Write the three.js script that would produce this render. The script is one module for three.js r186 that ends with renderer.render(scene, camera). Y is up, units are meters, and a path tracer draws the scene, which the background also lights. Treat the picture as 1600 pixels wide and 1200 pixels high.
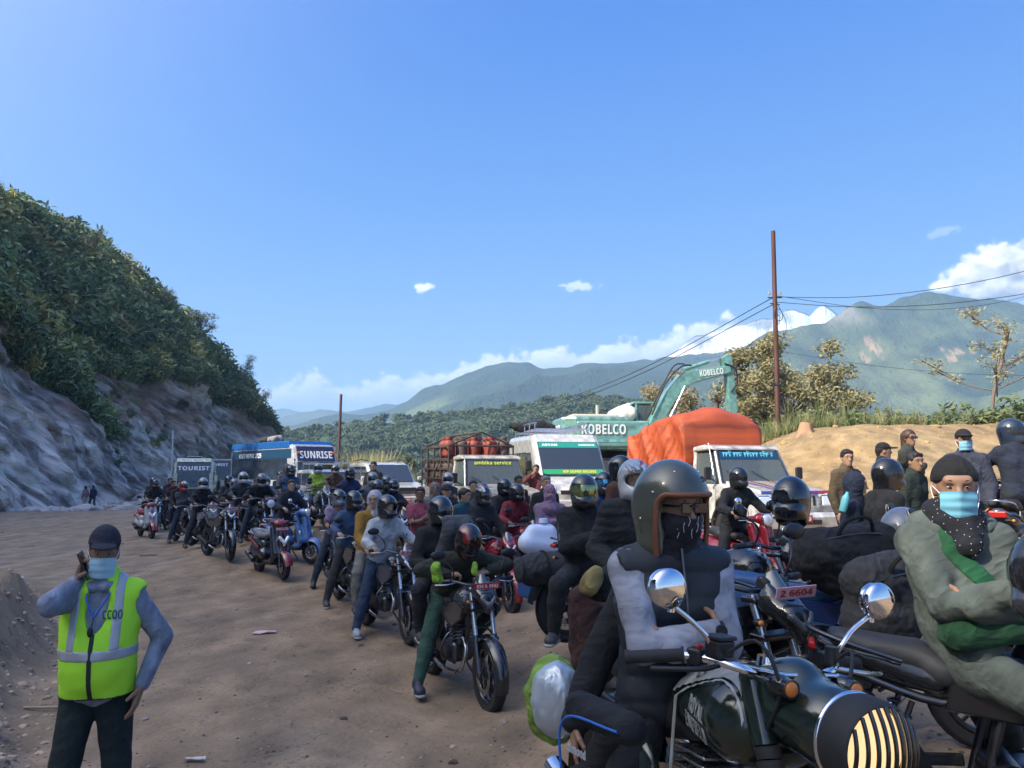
import * as THREE from 'three';
import { mergeGeometries, toCreasedNormals } from 'three/addons/utils/BufferGeometryUtils.js';
import { RoundedBoxGeometry } from 'three/addons/geometries/RoundedBoxGeometry.js';
import { FontLoader } from 'three/addons/loaders/FontLoader.js';

// ---------- camera, sky, sun, exposure ----------
const scene = new THREE.Scene();
const F = 1186, PITCH = 6.5 * Math.PI / 180, EYE = 2.0;
const camera = new THREE.PerspectiveCamera(2 * Math.atan(600 / F) * 180 / Math.PI, 4 / 3, 0.05, 30000);
camera.position.set(0, EYE, 0); camera.rotation.x = PITCH;
const renderer = new THREE.WebGLRenderer({ antialias: true });
renderer.toneMapping = THREE.LinearToneMapping;
renderer.toneMappingExposure = 1.95;
renderer.shadowMap.enabled = true;
const SE = 43 * Math.PI / 180, SA = 20 * Math.PI / 180;
const SUN = new THREE.Vector3(-Math.cos(SE) * Math.cos(SA), Math.sin(SE), Math.cos(SE) * Math.sin(SA));
const sun = new THREE.DirectionalLight(new THREE.Color(1, 0.91, 0.76), 5);
sun.position.copy(SUN).multiplyScalar(150); sun.target.position.set(0, 0, -30); scene.add(sun, sun.target);
sun.castShadow = true; sun.shadow.mapSize.set(4096, 4096);
Object.assign(sun.shadow.camera, { left: -90, right: 90, top: 90, bottom: -90, near: 1, far: 400 });
scene.fog = new THREE.FogExp2(new THREE.Color(0.40, 0.66, 1.0), 0.00036);

// ---------- numbers ----------
let seed = 12345;
const rnd = () => { seed = (seed * 1664525 + 1013904223) >>> 0; return seed / 4294967296; };
const rr = (a, b) => a + (b - a) * rnd();
const clamp = (x, a, b) => x < a ? a : x > b ? b : x;
const lerp = (a, b, t) => a + (b - a) * t;
const S = (a, b, x) => { const t = clamp((x - a) / (b - a), 0, 1); return t * t * (3 - 2 * t); };
const hsh = (x, y, z) => { let h = (x * 374761393 + y * 668265263 + z * 1442695041) | 0; h = Math.imul(h ^ (h >>> 13), 1274126177); return ((h ^ (h >>> 16)) >>> 0) / 4294967296; };
function n3(x, y, z) {
  const xi = Math.floor(x), yi = Math.floor(y), zi = Math.floor(z); let u = x - xi, v = y - yi, w = z - zi;
  u = u * u * (3 - 2 * u); v = v * v * (3 - 2 * v); w = w * w * (3 - 2 * w);
  const L = (a, b, t) => a + (b - a) * t;
  return L(L(L(hsh(xi, yi, zi), hsh(xi + 1, yi, zi), u), L(hsh(xi, yi + 1, zi), hsh(xi + 1, yi + 1, zi), u), v),
    L(L(hsh(xi, yi, zi + 1), hsh(xi + 1, yi, zi + 1), u), L(hsh(xi, yi + 1, zi + 1), hsh(xi + 1, yi + 1, zi + 1), u), v), w) * 2 - 1;
}
function fbm(x, y, z, o = 4, g = 0.5) { let s = 0, a = 1, t = 0; for (let i = 0; i < o; i++) { s += a * n3(x, y, z); t += a; a *= g; x = x * 2.03 + 7.1; y = y * 2.03 + 3.7; z = z * 2.03 + 1.3; } return s / t; }
function table(t, x) { if (x <= t[0][0]) return t[0][1]; for (let i = 1; i < t.length; i++) if (x <= t[i][0]) { const [a, b] = t[i - 1], [c, d] = t[i]; const k = (x - a) / (c - a); return lerp(b, d, k * k * (3 - 2 * k)); } return t[t.length - 1][1]; }
function lin(t, x) { if (x <= t[0][0]) return t[0][1]; for (let i = 1; i < t.length; i++) if (x <= t[i][0]) { const [a, b] = t[i - 1], [c, d] = t[i]; return lerp(b, d, (x - a) / (c - a)); } return t[t.length - 1][1]; }
// a direction seen in the photograph, at a distance in metres from the eye
function at(px, py, D) { const cx = (px - 800) / F, cy = (600 - py) / F, t = D / (Math.cos(PITCH) - cy * Math.sin(PITCH)); return [cx * t, EYE + t * (Math.sin(PITCH) + cy * Math.cos(PITCH)), -D]; }
const xAt = (px, D) => (px - 800) / F * D * 0.998;

// ---------- sky: air and clouds ----------
{
  const W = 4096, H = 2048, d = new Float32Array(W * H * 4);
  const deg = 180 / Math.PI;
  const ang = (px, py) => { const [x, y, z] = at(px, py, 100); return [Math.atan2(x, -z) * deg, Math.atan2(y - EYE, Math.hypot(x, z)) * deg]; };
  // tops of the cloud bank along the hills, then single clouds: direction, half width, half height
  const bank = [[380, 625], [430, 604], [470, 585], [495, 572], [520, 592], [560, 598], [600, 590], [630, 594], [665, 575], [700, 572], [730, 560], [800, 556], [850, 545], [900, 548], [935, 536], [990, 532], [1040, 520], [1090, 502], [1150, 500], [1200, 520], [1260, 540], [1700, 560]].map(p => ang(...p));
  const puffs = [[1620, 405, 80, 34], [1560, 412, 52, 28], [1515, 432, 38, 24], [1475, 447, 20, 10], [1640, 440, 70, 28], [1555, 445, 55, 20], [665, 450, 20, 8, .8], [905, 447, 27, 8, .5], [890, 452, 14, 5, .35], [1475, 362, 18, 8, .18], [1120, 560, 60, 30, .6]].map(([x, y, w, h, o]) => [...ang(x, y), w * .0475, h * .0475, o ?? 1]);
  const bankTop = az => lin(bank, az);
  const dens = (az, el) => {
    const n = fbm(az * .55, el * .8, 3.3, 5, .55), m = fbm(az * 2.2, el * 2.6, 9.1, 4, .6);
    let b = -9; const bt = bankTop(az);
    if (el < bt + 3 && el > -3) { const k = (bt - el) / 1.0 + n * 1.2 + m * .6 + .12; b = Math.min(k, 1.1) * S(-2, 1.2, el) ; }
    let o = .8;
    for (const [a, e, w, h, q] of puffs) { if (Math.abs(az - a) > w * 2.2 || Math.abs(el - e) > h * 2.4) continue; const r = 1 - Math.hypot((az - a) / w, (el - e) / h); const k = r * 1.6 + n * .5 + m * (q < 1 ? 1.7 : .7); if (k > b) { b = k; o = q; } }
    return [b, o];
  };
  for (let j = 0; j < H; j++) {
    const el = ((j + .5) / H - .5) * 180, ce = Math.cos(el / deg), se = Math.sin(el / deg);
    for (let i = 0; i < W; i++) {
      const phi = ((i + .5) / W - .5) * 2 * Math.PI, x = Math.cos(phi) * ce, z = Math.sin(phi) * ce;
      const t = Math.pow(clamp(1 - Math.max(0, el) / 46, 0, 1), 1.9), t2 = Math.exp(-Math.max(0, el) / 5.5);
      let r = lerp(.012, .12, t), g = lerp(.095, .315, t), b = lerp(.40, .575, t);
      r += .36 * t2; g += .28 * t2; b += .12 * t2;
      const c = Math.max(0, x * SUN.x + se * SUN.y + z * SUN.z), mie = 1.25 * Math.pow(c, 3) + 2.2 * Math.pow(c, 12);
      r += mie * .95; g += mie * .93; b += mie * .85;
      const az = ((phi * deg + 90 + 540) % 360) - 180;
      if (el > -3 && el < 24 && Math.abs(az) < 48) {
        const [q, o] = dens(az, el);
        if (q > -.1) {
          const a = S(-.05, .55, q) * o, [q2] = dens(az - .9, el + .8), [q3] = dens(az - .25, el + .3);
          const l = clamp(.62 + (q - q2) * .22 + (q - q3) * .30, .3, 1.12);
          const far = S(8, 1, el) * .3;
          r = lerp(r, lerp(.80 * l, r + .1, far), a); g = lerp(g, lerp(.775 * l + .02, g + .08, far), a); b = lerp(b, lerp(.76 * l + .065, b + .03, far), a);
        }
      }
      if (el < 0) { r = .30; g = .30; b = .28; }
      const k = (j * W + i) * 4; d[k] = r; d[k + 1] = g; d[k + 2] = b; d[k + 3] = 1;
    }
  }
  const t = new THREE.DataTexture(d, W, H, THREE.RGBAFormat, THREE.FloatType);
  t.mapping = THREE.EquirectangularReflectionMapping; t.magFilter = THREE.LinearFilter; t.colorSpace = THREE.LinearSRGBColorSpace; t.needsUpdate = true;
  scene.background = t; scene.environment = t;
}

// ---------- materials ----------
function noiseTex(n, fn, srgb = false, rep = true) {
  const d = new Uint8Array(n * n * 4);
  for (let j = 0; j < n; j++) for (let i = 0; i < n; i++) { const v = fn(i / n, j / n, i, j), k = (j * n + i) * 4; if (v.length) { d[k] = v[0]; d[k + 1] = v[1]; d[k + 2] = v[2]; } else d[k] = d[k + 1] = d[k + 2] = clamp(v * 255, 0, 255); d[k + 3] = 255; }
  const t = new THREE.DataTexture(d, n, n); t.magFilter = THREE.LinearFilter; t.minFilter = THREE.LinearFilter; if (rep) t.wrapS = t.wrapT = THREE.RepeatWrapping;
  if (srgb) t.colorSpace = THREE.SRGBColorSpace; t.needsUpdate = true; return t;
}
// noise that tiles over one unit square
const tile = (u, v, f, o, zz = 0) => { const a = (x, y) => fbm(x * f, y * f, zz, o, .55); const U = u, V = v; return a(U, V) * (1 - U) * (1 - V) + a(U - 1, V) * U * (1 - V) + a(U, V - 1) * (1 - U) * V + a(U - 1, V - 1) * U * V; };
const T = {
  soil: noiseTex(512, (u, v) => .5 + .6 * tile(u, v, 9, 6)),
  soilCol: noiseTex(512, (u, v) => { const a = .80 + .35 * tile(u, v, 6, 6, 4), b = tile(u, v, 60, 2, 8) > .42 ? -.2 : 0; const q = clamp((a + b) * 215, 0, 255); return [q, q, q]; }, true),
  rock: noiseTex(512, (u, v) => { const a = tile(u, v, 5, 6, 2), b = 1 - Math.abs(tile(u, v, 9, 5, 5)) * 2.4; return .45 + .5 * a + .3 * b; }),
  rockCol: noiseTex(512, (u, v) => { const a = .95 + .5 * tile(u, v, 7, 6, 12); const q = clamp(a * 225, 0, 255); return [q, q, q]; }, true),
  cloth: noiseTex(256, (u, v, i, j) => .5 + .38 * tile(u, v, 7, 4, 6) + .12 * ((i % 4 < 2) === (j % 4 < 2) ? 1 : -1)),
  crease: noiseTex(512, (u, v, i, j) => { const w = .25 * tile(u, v, 4, 2, 31), a = 1 - Math.abs(tile(u, v, 6, 3, 33) + w) * 3.2, b = 1 - Math.abs(tile(u, v, 11, 3, 37) - w) * 3; return .45 + .28 * Math.max(-.6, a) + .16 * Math.max(-.6, b) + .02 * ((i % 4 < 2) === (j % 4 < 2) ? 1 : -1); }),
  dust: noiseTex(256, (u, v) => { const q = clamp((.86 + .35 * tile(u, v, 6, 6, 3)) * 235, 0, 255); return [q, q, q]; }, true),
  rough: noiseTex(256, (u, v) => .75 + .5 * tile(u, v, 5, 5, 21)),
  tread: noiseTex(128, (u, v, i, j) => (((i + j) % 16 < 4 || (i - j + 256) % 32 < 4)) ? .1 : .8),
};
const rep = (t, x, y = x) => { const c = t.clone(); c.repeat.set(x, y); c.needsUpdate = true; return c; };
const mats = {};
const col = c => Array.isArray(c) ? new THREE.Color().setRGB(...c) : new THREE.Color(c);
function mat(c, rough = .6, metal = 0, extra = {}) {
  const key = JSON.stringify([c, rough, metal, Object.keys(extra).map(k => [k, extra[k]?.uuid ?? extra[k]])]);
  if (!mats[key]) { const P = 'clearcoat' in extra || 'transmission' in extra || 'sheen' in extra; mats[key] = new (P ? THREE.MeshPhysicalMaterial : THREE.MeshStandardMaterial)({ color: col(c), roughness: rough, metalness: metal, side: THREE.DoubleSide, ...extra }); }
  return mats[key];
}
const clothBump = rep(T.cloth, 9), dustMap = rep(T.dust, 1.7);
const cloth = (c, r = .9) => mat(c, r, 0, { bumpMap: rep1('crs', T.crease, 1.9), bumpScale: .026, map: rep1('clothc', T.dust, 3) });
const reps = {}; function rep1(k, t, x) { return reps[k] ??= rep(t, x); }
const paint = (c, r = .32) => mat(c, r, 0, { clearcoat: .7, clearcoatRoughness: .15, map: rep1('dirt', T.dust, 1.3), roughnessMap: rep1('rgh', T.rough, 2) });
const plastic = (c, r = .5) => mat(c, r, 0, { map: rep1('dirt', T.dust, 1.3) });
const metal = (c, r = .35) => mat(c, r, 1, { roughnessMap: rep1('rgh', T.rough, 2) });
const K = {
  chrome: metal([.78, .78, .8], .09), steel: metal([.5, .5, .52], .35), alu: metal([.62, .62, .64], .38), iron: metal([.12, .12, .13], .5),
  rubber: mat([.022, .022, .024], .82, 0, { bumpMap: rep1('trd', T.tread, 6), bumpScale: .006 }), black: plastic([.02, .02, .022], .45), gloss: paint([.016, .016, .02], .2), matte: plastic([.03, .03, .033], .75),
  seat: mat([.028, .028, .03], .55, 0, { bumpMap: clothBump, bumpScale: .001 }), glass: mat([.05, .07, .08], .05, 0, { clearcoat: 1, clearcoatRoughness: .03 }),
  lens: mat([.85, .87, .9], .06, .25, { clearcoat: 1 }), amber: mat([.75, .22, .02], .2), red: mat([.5, .02, .02], .25), mirror: mat([.85, .87, .9], .03, 1), pane: mat([.75, .82, .82], .03, 0, { transmission: 1, thickness: 0, ior: 1.5 }),
};

// ---------- geometry helpers ----------
const norm = g => { const q = g.index ? g.toNonIndexed() : g; for (const a of Object.keys(q.attributes)) if (!['position', 'normal', 'uv'].includes(a)) q.deleteAttribute(a); if (!q.attributes.uv) q.setAttribute('uv', new THREE.BufferAttribute(new Float32Array(q.attributes.position.count * 2), 2)); if (!q.attributes.normal) q.computeVertexNormals(); q.morphAttributes = {}; q.groups = []; return q; };
const merge = gs => gs.length === 1 ? gs[0] : mergeGeometries(gs.map(norm));
const E = new THREE.Euler(), Q = new THREE.Quaternion(), V3 = (x, y, z) => new THREE.Vector3(x, y, z);
function put(g, x = 0, y = 0, z = 0, rx = 0, ry = 0, rz = 0) { if (rx || ry || rz) g.applyQuaternion(Q.setFromEuler(E.set(rx, ry, rz))); return g.translate(x, y, z); }
const bx = (w, h, d, x, y, z, rx, ry, rz, r = .012) => put(r ? new RoundedBoxGeometry(w, h, d, 1, Math.min(r, w / 2.1, h / 2.1, d / 2.1)) : new THREE.BoxGeometry(w, h, d), x, y, z, rx, ry, rz);
const cy = (r1, r2, h, x, y, z, rx, ry, rz, n = 16) => put(new THREE.CylinderGeometry(r1, r2, h, n), x, y, z, rx, ry, rz);
const sp = (a, b, c, x, y, z, n = 8) => put(new THREE.SphereGeometry(1, n * 2, n).scale(a, b, c), x, y, z);
const to = (R, r, x, y, z, rx, ry, rz, n = 32, arc = Math.PI * 2, m = 10) => put(new THREE.TorusGeometry(R, r, m, n, arc), x, y, z, rx, ry, rz);
const tb = (pts, r, n = 16, m = 8) => new THREE.TubeGeometry(new THREE.CatmullRomCurve3(pts.map(p => V3(...p)), false, 'centripetal'), n, r, m);
const rod = (a, b, r1, r2 = r1, n = 10) => { const A = V3(...a), B = V3(...b), d = B.clone().sub(A), g = new THREE.CylinderGeometry(r2, r1, d.length(), n); g.applyQuaternion(Q.setFromUnitVectors(V3(0, 1, 0), d.normalize())); return g.translate((A.x + B.x) / 2, (A.y + B.y) / 2, (A.z + B.z) / 2); };
const la = (pts, n = 24) => new THREE.LatheGeometry(pts.map(p => new THREE.Vector2(...p)), n);
// side profile in x,y pulled across z, centred
function ex(pts, w, b = .015, curve = false, x = 0, y = 0, z = 0) {
  const s = new THREE.Shape(); if (curve) s.setFromPoints(new THREE.SplineCurve([...pts, pts[0]].map(p => new THREE.Vector2(...p))).getPoints(pts.length * 5)); else s.setFromPoints(pts.map(p => new THREE.Vector2(...p)));
  const g = new THREE.ExtrudeGeometry(s, { depth: Math.max(.001, w - 2 * b), bevelEnabled: b > 0, bevelSize: b, bevelThickness: b, bevelOffset: -b, bevelSegments: 2, curveSegments: 6 });
  g.translate(x, y, z - (w - 2 * b) / 2); return curve ? toCreasedNormals(g, .7) : g;
}
const names = {};
const uniq = n => { const k = names[n] = (names[n] ?? -1) + 1; return k ? `${n}_${String(k).padStart(3, '0')}` : n; };
function thing(name, label, category, pos = [0, 0, 0], yaw = 0, group) { const o = new THREE.Group(); o.name = uniq(name); o.position.set(...pos); o.rotation.y = yaw; o.userData = { label, category }; if (group) o.userData.group = group; scene.add(o); return o; }
function part(parent, name, geo, m, label) { const o = new THREE.Mesh(Array.isArray(geo) ? merge(geo) : geo, m); o.name = name; o.castShadow = o.receiveShadow = true; if (label) o.userData.label = label; parent.add(o); return o; }
function single(name, label, category, geo, m, group) { const o = part(scene, uniq(name), geo, m); o.userData = { label, category }; if (group) o.userData.group = group; return o; }
function setting(name, geo, m, kind = 'structure', label, category) { const o = part(scene, uniq(name), geo, m); o.userData.kind = kind; if (label) o.userData.label = label; if (category) o.userData.category = category; return o; }
const heading = deg => { const a = deg * Math.PI / 180; return Math.atan2(-Math.cos(a), Math.sin(a)); };   // 0 faces the camera, 90 faces right
const cache = {}; const memo = (k, f) => cache[k] ??= f();
const font = await new FontLoader().loadAsync('fonts/droid/droid_sans_bold.typeface.json');
// flat lettering in the x,y plane, centred, of a given cap height and width
function letters(str, h, w, depth = .004, slant = 0) {
  const g = new THREE.ExtrudeGeometry(font.generateShapes(str, h), { depth, bevelEnabled: false, curveSegments: 3 }); g.computeBoundingBox(); const b = g.boundingBox;
  g.translate(-(b.min.x + b.max.x) / 2, -(b.min.y + b.max.y) / 2, 0); if (w) g.scale(w / (b.max.x - b.min.x), 1, 1);
  if (slant) g.applyMatrix4(new THREE.Matrix4().makeShear(0, 0, slant, 0, 0, 0)); return g;
}
// a sheet over a grid of parameters
function sheet(nu, nv, fn, colour, uvs = 1) {
  const P = new Float32Array((nu + 1) * (nv + 1) * 3), U = new Float32Array((nu + 1) * (nv + 1) * 2), C = colour ? new Float32Array(P.length) : null, I = []; let k = 0;
  for (let j = 0; j <= nv; j++) for (let i = 0; i <= nu; i++, k++) { const p = fn(i / nu, j / nv); P.set([p[0], p[1], p[2]], k * 3); U[k * 2] = p[3] ?? p[0] * uvs; U[k * 2 + 1] = p[4] ?? p[2] * uvs; if (C) C.set(colour(p, i / nu, j / nv), k * 3); }
  for (let j = 0; j < nv; j++) for (let i = 0; i < nu; i++) { const a = j * (nu + 1) + i, b = a + 1, c = a + nu + 1, e = c + 1; I.push(a, c, b, b, c, e); }
  const g = new THREE.BufferGeometry(); g.setAttribute('position', new THREE.BufferAttribute(P, 3)); g.setAttribute('uv', new THREE.BufferAttribute(U, 2)); if (C) g.setAttribute('color', new THREE.BufferAttribute(C, 3)); g.setIndex(I); g.computeVertexNormals(); return g;
}
// ---------- the ground ----------
const edgeD = x => lin([[-60, 150], [-28, 125], [-20, 88], [-12, 60], [-5, 46], [2, 36], [8, 28], [13, 26.5], [20, 25], [60, 24]], x);
function groundBase(x, z) {
  const D = -z, a = .5 * S(12, 21, D) * S(-9, -5, x), xr = .5 * S(-.6, 1.6, x) * (1 - .25 * S(5, 9, D)) + .8 * S(3, 7.5, x);
  let y = a * (1 - xr) + xr - .4 * S(-16, -24, x) * S(36, 48, D) * S(75, 55, D);
  y += 2.3 * S(13, 25, D + n3(x * .3, D * .3, 5) * 1.5) * S(4, 10.5, x);
  const over = D - edgeD(x); if (over > 0) y -= Math.min(45, over * over * .05 + over * .55);
  return y;
}
function ground(x, z) {
  const D = -z; let y = groundBase(x, z);
  const xb = -2.65 - .58 * (D - 4) + .4 * n3(D * .8, 2, 3), bank = S(xb + .25, xb - .55, x) * S(2, 3.5, D) * S(15, 10.5, D) * S(xb - 7, xb - 3, x);
  y += bank * (.55 + .5 * fbm(x * 1.3, D * 1.3, 8, 4)) + bank * .20 * (.5 - Math.abs(fbm(x * 3.2, D * 3.2, 1, 4)));
  const q = x + .36 * D, tracks = S(.05, .5, fbm(q * .35, D * .05, 7, 2)) * S(-1, -3, x);
  y += .05 * fbm(x * .45, D * .45, 2, 3) + .016 * fbm(x * 2.6, D * 2.6, 3, 4) + tracks * .018 * Math.sin(q * 7.5 + n3(D * .5, q, 1) * 2);
  y += .05 * S(5, 9, x) * S(10, 16, D) * fbm(x * 2.5, D * 2.5, 17, 4) + .32 * S(6, 12, x) * S(14, 24, D) * fbm(x * .55, D * .55, 14, 5);
  return y;
}
const soilMix = (x, z) => {
  const D = -z, n = fbm(x * .35, D * .35, 21, 4), m = fbm(x * 1.7, D * 1.7, 31, 4);
  const grey = clamp(S(-5, -16, x) * .6 + S(.05, .45, n) * .45 * S(2, -3, x) + S(-.25, -.6, m) * .25, 0, 1), orange = clamp(S(1, 7, x) * S(8, 15, D) + S(17, 24, D) * S(-9, -4, x), 0, 1), k = .92 + .28 * m;
  const c = [.62, .42, .25].map((v, i) => lerp(lerp(v, [.62, .50, .38][i], grey * .7), lerp([.64, .41, .18][i], [.68, .49, .25][i], clamp(.5 + n, 0, 1)), orange * (1 - grey * .3)) * k);
  return c;
};
const soilMat = new THREE.MeshStandardMaterial({ vertexColors: true, roughness: .96, map: rep(T.soilCol, .55), bumpMap: rep(T.soil, .8), bumpScale: .06, side: THREE.DoubleSide });
setting('dirt_road', sheet(280, 370, (u, v) => {
  const s = u * 2 - 1, x = 50 * (.22 * s + .78 * s * s * s), D = v < .07 ? lerp(-14, 2, v / .07) : 2 + 140 * Math.pow((v - .07) / .93, 2); return [x, ground(x, -D), -D];
}, p => soilMix(p[0], p[2])), soilMat);
setting('valley_floor', sheet(60, 60, (u, v) => { const x = (u - .5) * 9000, z = 800 - v * 7500; return [x, -46 - S(100, 800, Math.hypot(x, z)) * 40, z]; }, (p) => { const n = fbm(p[0] * .004, p[2] * .004, 1, 4); return [.06 + .03 * n, .085 + .03 * n, .035]; }), new THREE.MeshStandardMaterial({ vertexColors: true, roughness: 1, side: THREE.DoubleSide }));

// ---------- the cut hillside on the left; its unseen part behind the camera is added and raised to shade the road ----------
const footX = [[-60, -24], [20, -23.5], [36, -24.5], [47, -27], [56, -28.6], [63, -30.5], [70, -35.5], [80, -35], [90, -32], [100, -29.3], [108, -30], [116, -38]];
const rockY = [[-60, 18], [30, 18], [40, 16.5], [50, 13.6], [56, 9.5], [61, 5], [66, 7.5], [72, 12], [85, 12.6], [95, 11], [102, 8.4], [107, 3], [112, -6]];
const rockW = [[-60, 11], [30, 11], [45, 10], [56, 7], [61, 4], [70, 6], [85, 5], [95, 4.5], [104, 4], [116, 4]];
const ridgeY = [[-60, 62], [-25, 55], [-11, 49], [-4, 45], [8, 37], [20, 32], [31, 30], [60, 28], [80, 28.5], [92, 29], [101, 27], [106, 18.5], [111, 5], [118, -10]];
function hill(D, t) {
  const f = table(footX, D), ry = table(rockY, D), rw = table(rockW, D), gy = table(ridgeY, D); let x, y;
  if (t < .5) { const k = t / .5; x = f - rw * Math.pow(k, .85); y = lerp(-.5, ry, Math.pow(k, 1.08)); }
  else if (t < .9) { const k = (t - .5) / .4; x = lerp(f - rw, -53, k); y = lerp(ry, gy, k * (1 + .12 * (1 - k))); }
  else { const k = (t - .9) / .1; x = lerp(-53, -90, k); y = lerp(gy, gy - 16, k); }
  const w = S(0, .06, t), st = x * .5 + y * .9 + D * .55, r1 = 1 - Math.abs(fbm(st * .16, (D - y) * .07, 4, 4)) * 2, r2 = fbm(st * .55, (D - y * .6) * .16, 9, 5), r3 = fbm(x * .12, y * .12, D * .12, 4);
  const amp = t < .5 ? 1 : lerp(1, .35, S(.5, .56, t)), d = w * amp * 1.25 * (1.5 * (r1 - .5) + 1.15 * r2 + 1.5 * r3 + .4 * fbm(st * 1.9, D * .6 - y * .5, 3, 3) + .5 * (.6 - Math.abs(fbm(st * 1.1, D * .35 - y * .3, 13, 4)) * 2) + .3 * (.6 - Math.abs(fbm(st * .4 + D, y * .9, D * .9, 3)) * 2));
  return [x + d * .85, y + d * .3 * S(.05, .2, t), -D + d * .25];
}
const rockTone = (p, D, t) => {
  const [x, y, z] = p, st = x * .5 + y * .9 - z * .55, s = fbm(st * .5, (z + y) * .12, 5, 5), b = fbm(x * .25, y * .25, z * .12, 4), c = fbm(st * 2.2, z * .8, y * .6, 4);
  let q = [.58, .53, .49].map((v, i) => lerp(v, [.82, .76, .68][i], S(-.05, .4, s)));
  q = q.map((v, i) => lerp(v, [.26, .225, .205][i], S(.0, .25, -s * .5 - c * .8)));
  const red = clamp(S(.30, .48, t + b * .14) * .9 + S(.1, .4, b) * .45 + S(-.1, .35, b + .5 * c) * S(-78, -96, z) * .9, 0, 1); q = q.map((v, i) => lerp(v, [.31, .19, .14][i], red * .8));
  const veg = S(.47, .54, t + b * .06); return q.map((v, i) => lerp(v, [.045, .06, .028][i], veg) * (1 + .22 * c));
};
setting('hillside', sheet(440, 150, (u, v) => { const D = u < .18 ? lerp(-60, 26, u / .18) : lerp(26, 118, (u - .18) / .82), p = hill(D, v); return [...p, p[2] * .16 + p[0] * .05, p[1] * .16 + p[0] * .09]; }, (p, u, v) => rockTone(p, 0, v)),
  new THREE.MeshStandardMaterial({ vertexColors: true, roughness: .93, bumpMap: rep(T.rock, 2), bumpScale: .35, map: rep(T.rockCol, 1.5), side: THREE.DoubleSide }));

// ---------- leaves ----------
function leafGeo(n, place, size, long = 1.7) {
  const P = new Float32Array(n * 12), I = [], N = new Float32Array(n * 12), UV = new Float32Array(n * 8), a = V3(), b = V3(), m = V3();
  for (let k = 0; k < n; k++) {
    const p = place(k), s = size * rr(.6, 1.3); a.set(rr(-1, 1), rr(-.8, .6), rr(-1, 1)).normalize(); b.set(rr(-1, 1), rr(-1, 1), rr(-1, 1)).cross(a).normalize(); m.crossVectors(a, b);
    [[-long, 0], [0, -.5], [long, 0], [0, .5]].forEach(([u, v], i) => { P.set([p[0] + (a.x * u + b.x * v) * s, p[1] + (a.y * u + b.y * v) * s - (u > 0 ? s * .35 : 0), p[2] + (a.z * u + b.z * v) * s], k * 12 + i * 3); N.set([m.x, m.y, m.z], k * 12 + i * 3); UV.set([u, v], k * 8 + i * 2); });
    const o = k * 4; I.push(o, o + 1, o + 2, o, o + 2, o + 3);
  }
  const g = new THREE.BufferGeometry(); g.setAttribute('position', new THREE.BufferAttribute(P, 3)); g.setAttribute('normal', new THREE.BufferAttribute(N, 3)); g.setAttribute('uv', new THREE.BufferAttribute(UV, 2)); g.setIndex(I); return g;
}
const inBall = (r, sq = .8) => { let x, y, z, l; do { x = rr(-1, 1); y = rr(-1, 1); z = rr(-1, 1); l = Math.hypot(x, y, z); } while (l > 1 || l < .45 * rnd()); return [x * r, y * r * sq, z * r]; };
const lumpy = (n, size, lumps) => { const L = []; for (let i = 0; i < lumps; i++) { const p = inBall(.62); L.push([...p, rr(.32, .5)]); } return leafGeo(n, () => { const c = L[Math.floor(rnd() * lumps)], p = inBall(c[3]); return [c[0] + p[0], c[1] + p[1] + .35, c[2] + p[2]]; }, size); };
const leafM = c => mat(c, .85, 0, { transmission: .25, thickness: 0 });
function scatter(name, geo, m, list, label, category) {   // list of [x, y, z, scale, yaw, tint]
  const o = new THREE.InstancedMesh(geo, m, list.length), M = new THREE.Matrix4(), c = new THREE.Color();
  list.forEach(([x, y, z, s, r, t], i) => { M.compose(V3(x, y, z), Q.setFromEuler(E.set(rr(-.15, .15), r, rr(-.15, .15))).clone(), V3(s * rr(.85, 1.2), s * rr(.8, 1.25), s * rr(.85, 1.2))); o.setMatrixAt(i, M); o.setColorAt(i, c.setRGB(...t)); });
  o.name = uniq(name); o.userData = { kind: 'stuff', label, category }; o.castShadow = o.receiveShadow = true; scene.add(o); return o;
}
const white = [1, 1, 1];
{
  const tint = () => { const k = rr(.55, 1.35), w = rnd(); return w < .14 ? [.36 * k, .33 * k, .11 * k] : w < .38 ? [.20 * k, .24 * k, .085 * k] : [.10 * k, .16 * k, .065 * k]; };
  const L = [[], [], []];
  for (let i = 0; i < 5200; i++) { const D = i < 800 ? rr(-30, 36) : rr(34, 113), t = .475 + Math.pow(rnd(), 1.2) * .44, p = hill(D, t); L[i % 3].push([p[0], p[1] - .2, p[2], (.6 + 1.9 * Math.pow(rnd(), 1.8)) * (1 + .4 * S(.5, .6, t)), rr(0, 6.3), tint()]); }
  for (let i = 0; i < 130; i++) { const D = rr(36, 104), t = rr(.16, .5), p = hill(D, t); if (n3(D * .2, t * 9, 3) > .1) L[i % 3].push([p[0], p[1] - .2, p[2], rr(.35, .9), rr(0, 6.3), tint()]); }
  L.forEach((l, i) => scatter('hillside_shrubs', lumpy(480, .08, 9 + i), leafM([1, 1, 1]), l, 'dense green scrub covering the slope above the cut rock', 'shrubs'));
}
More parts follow.
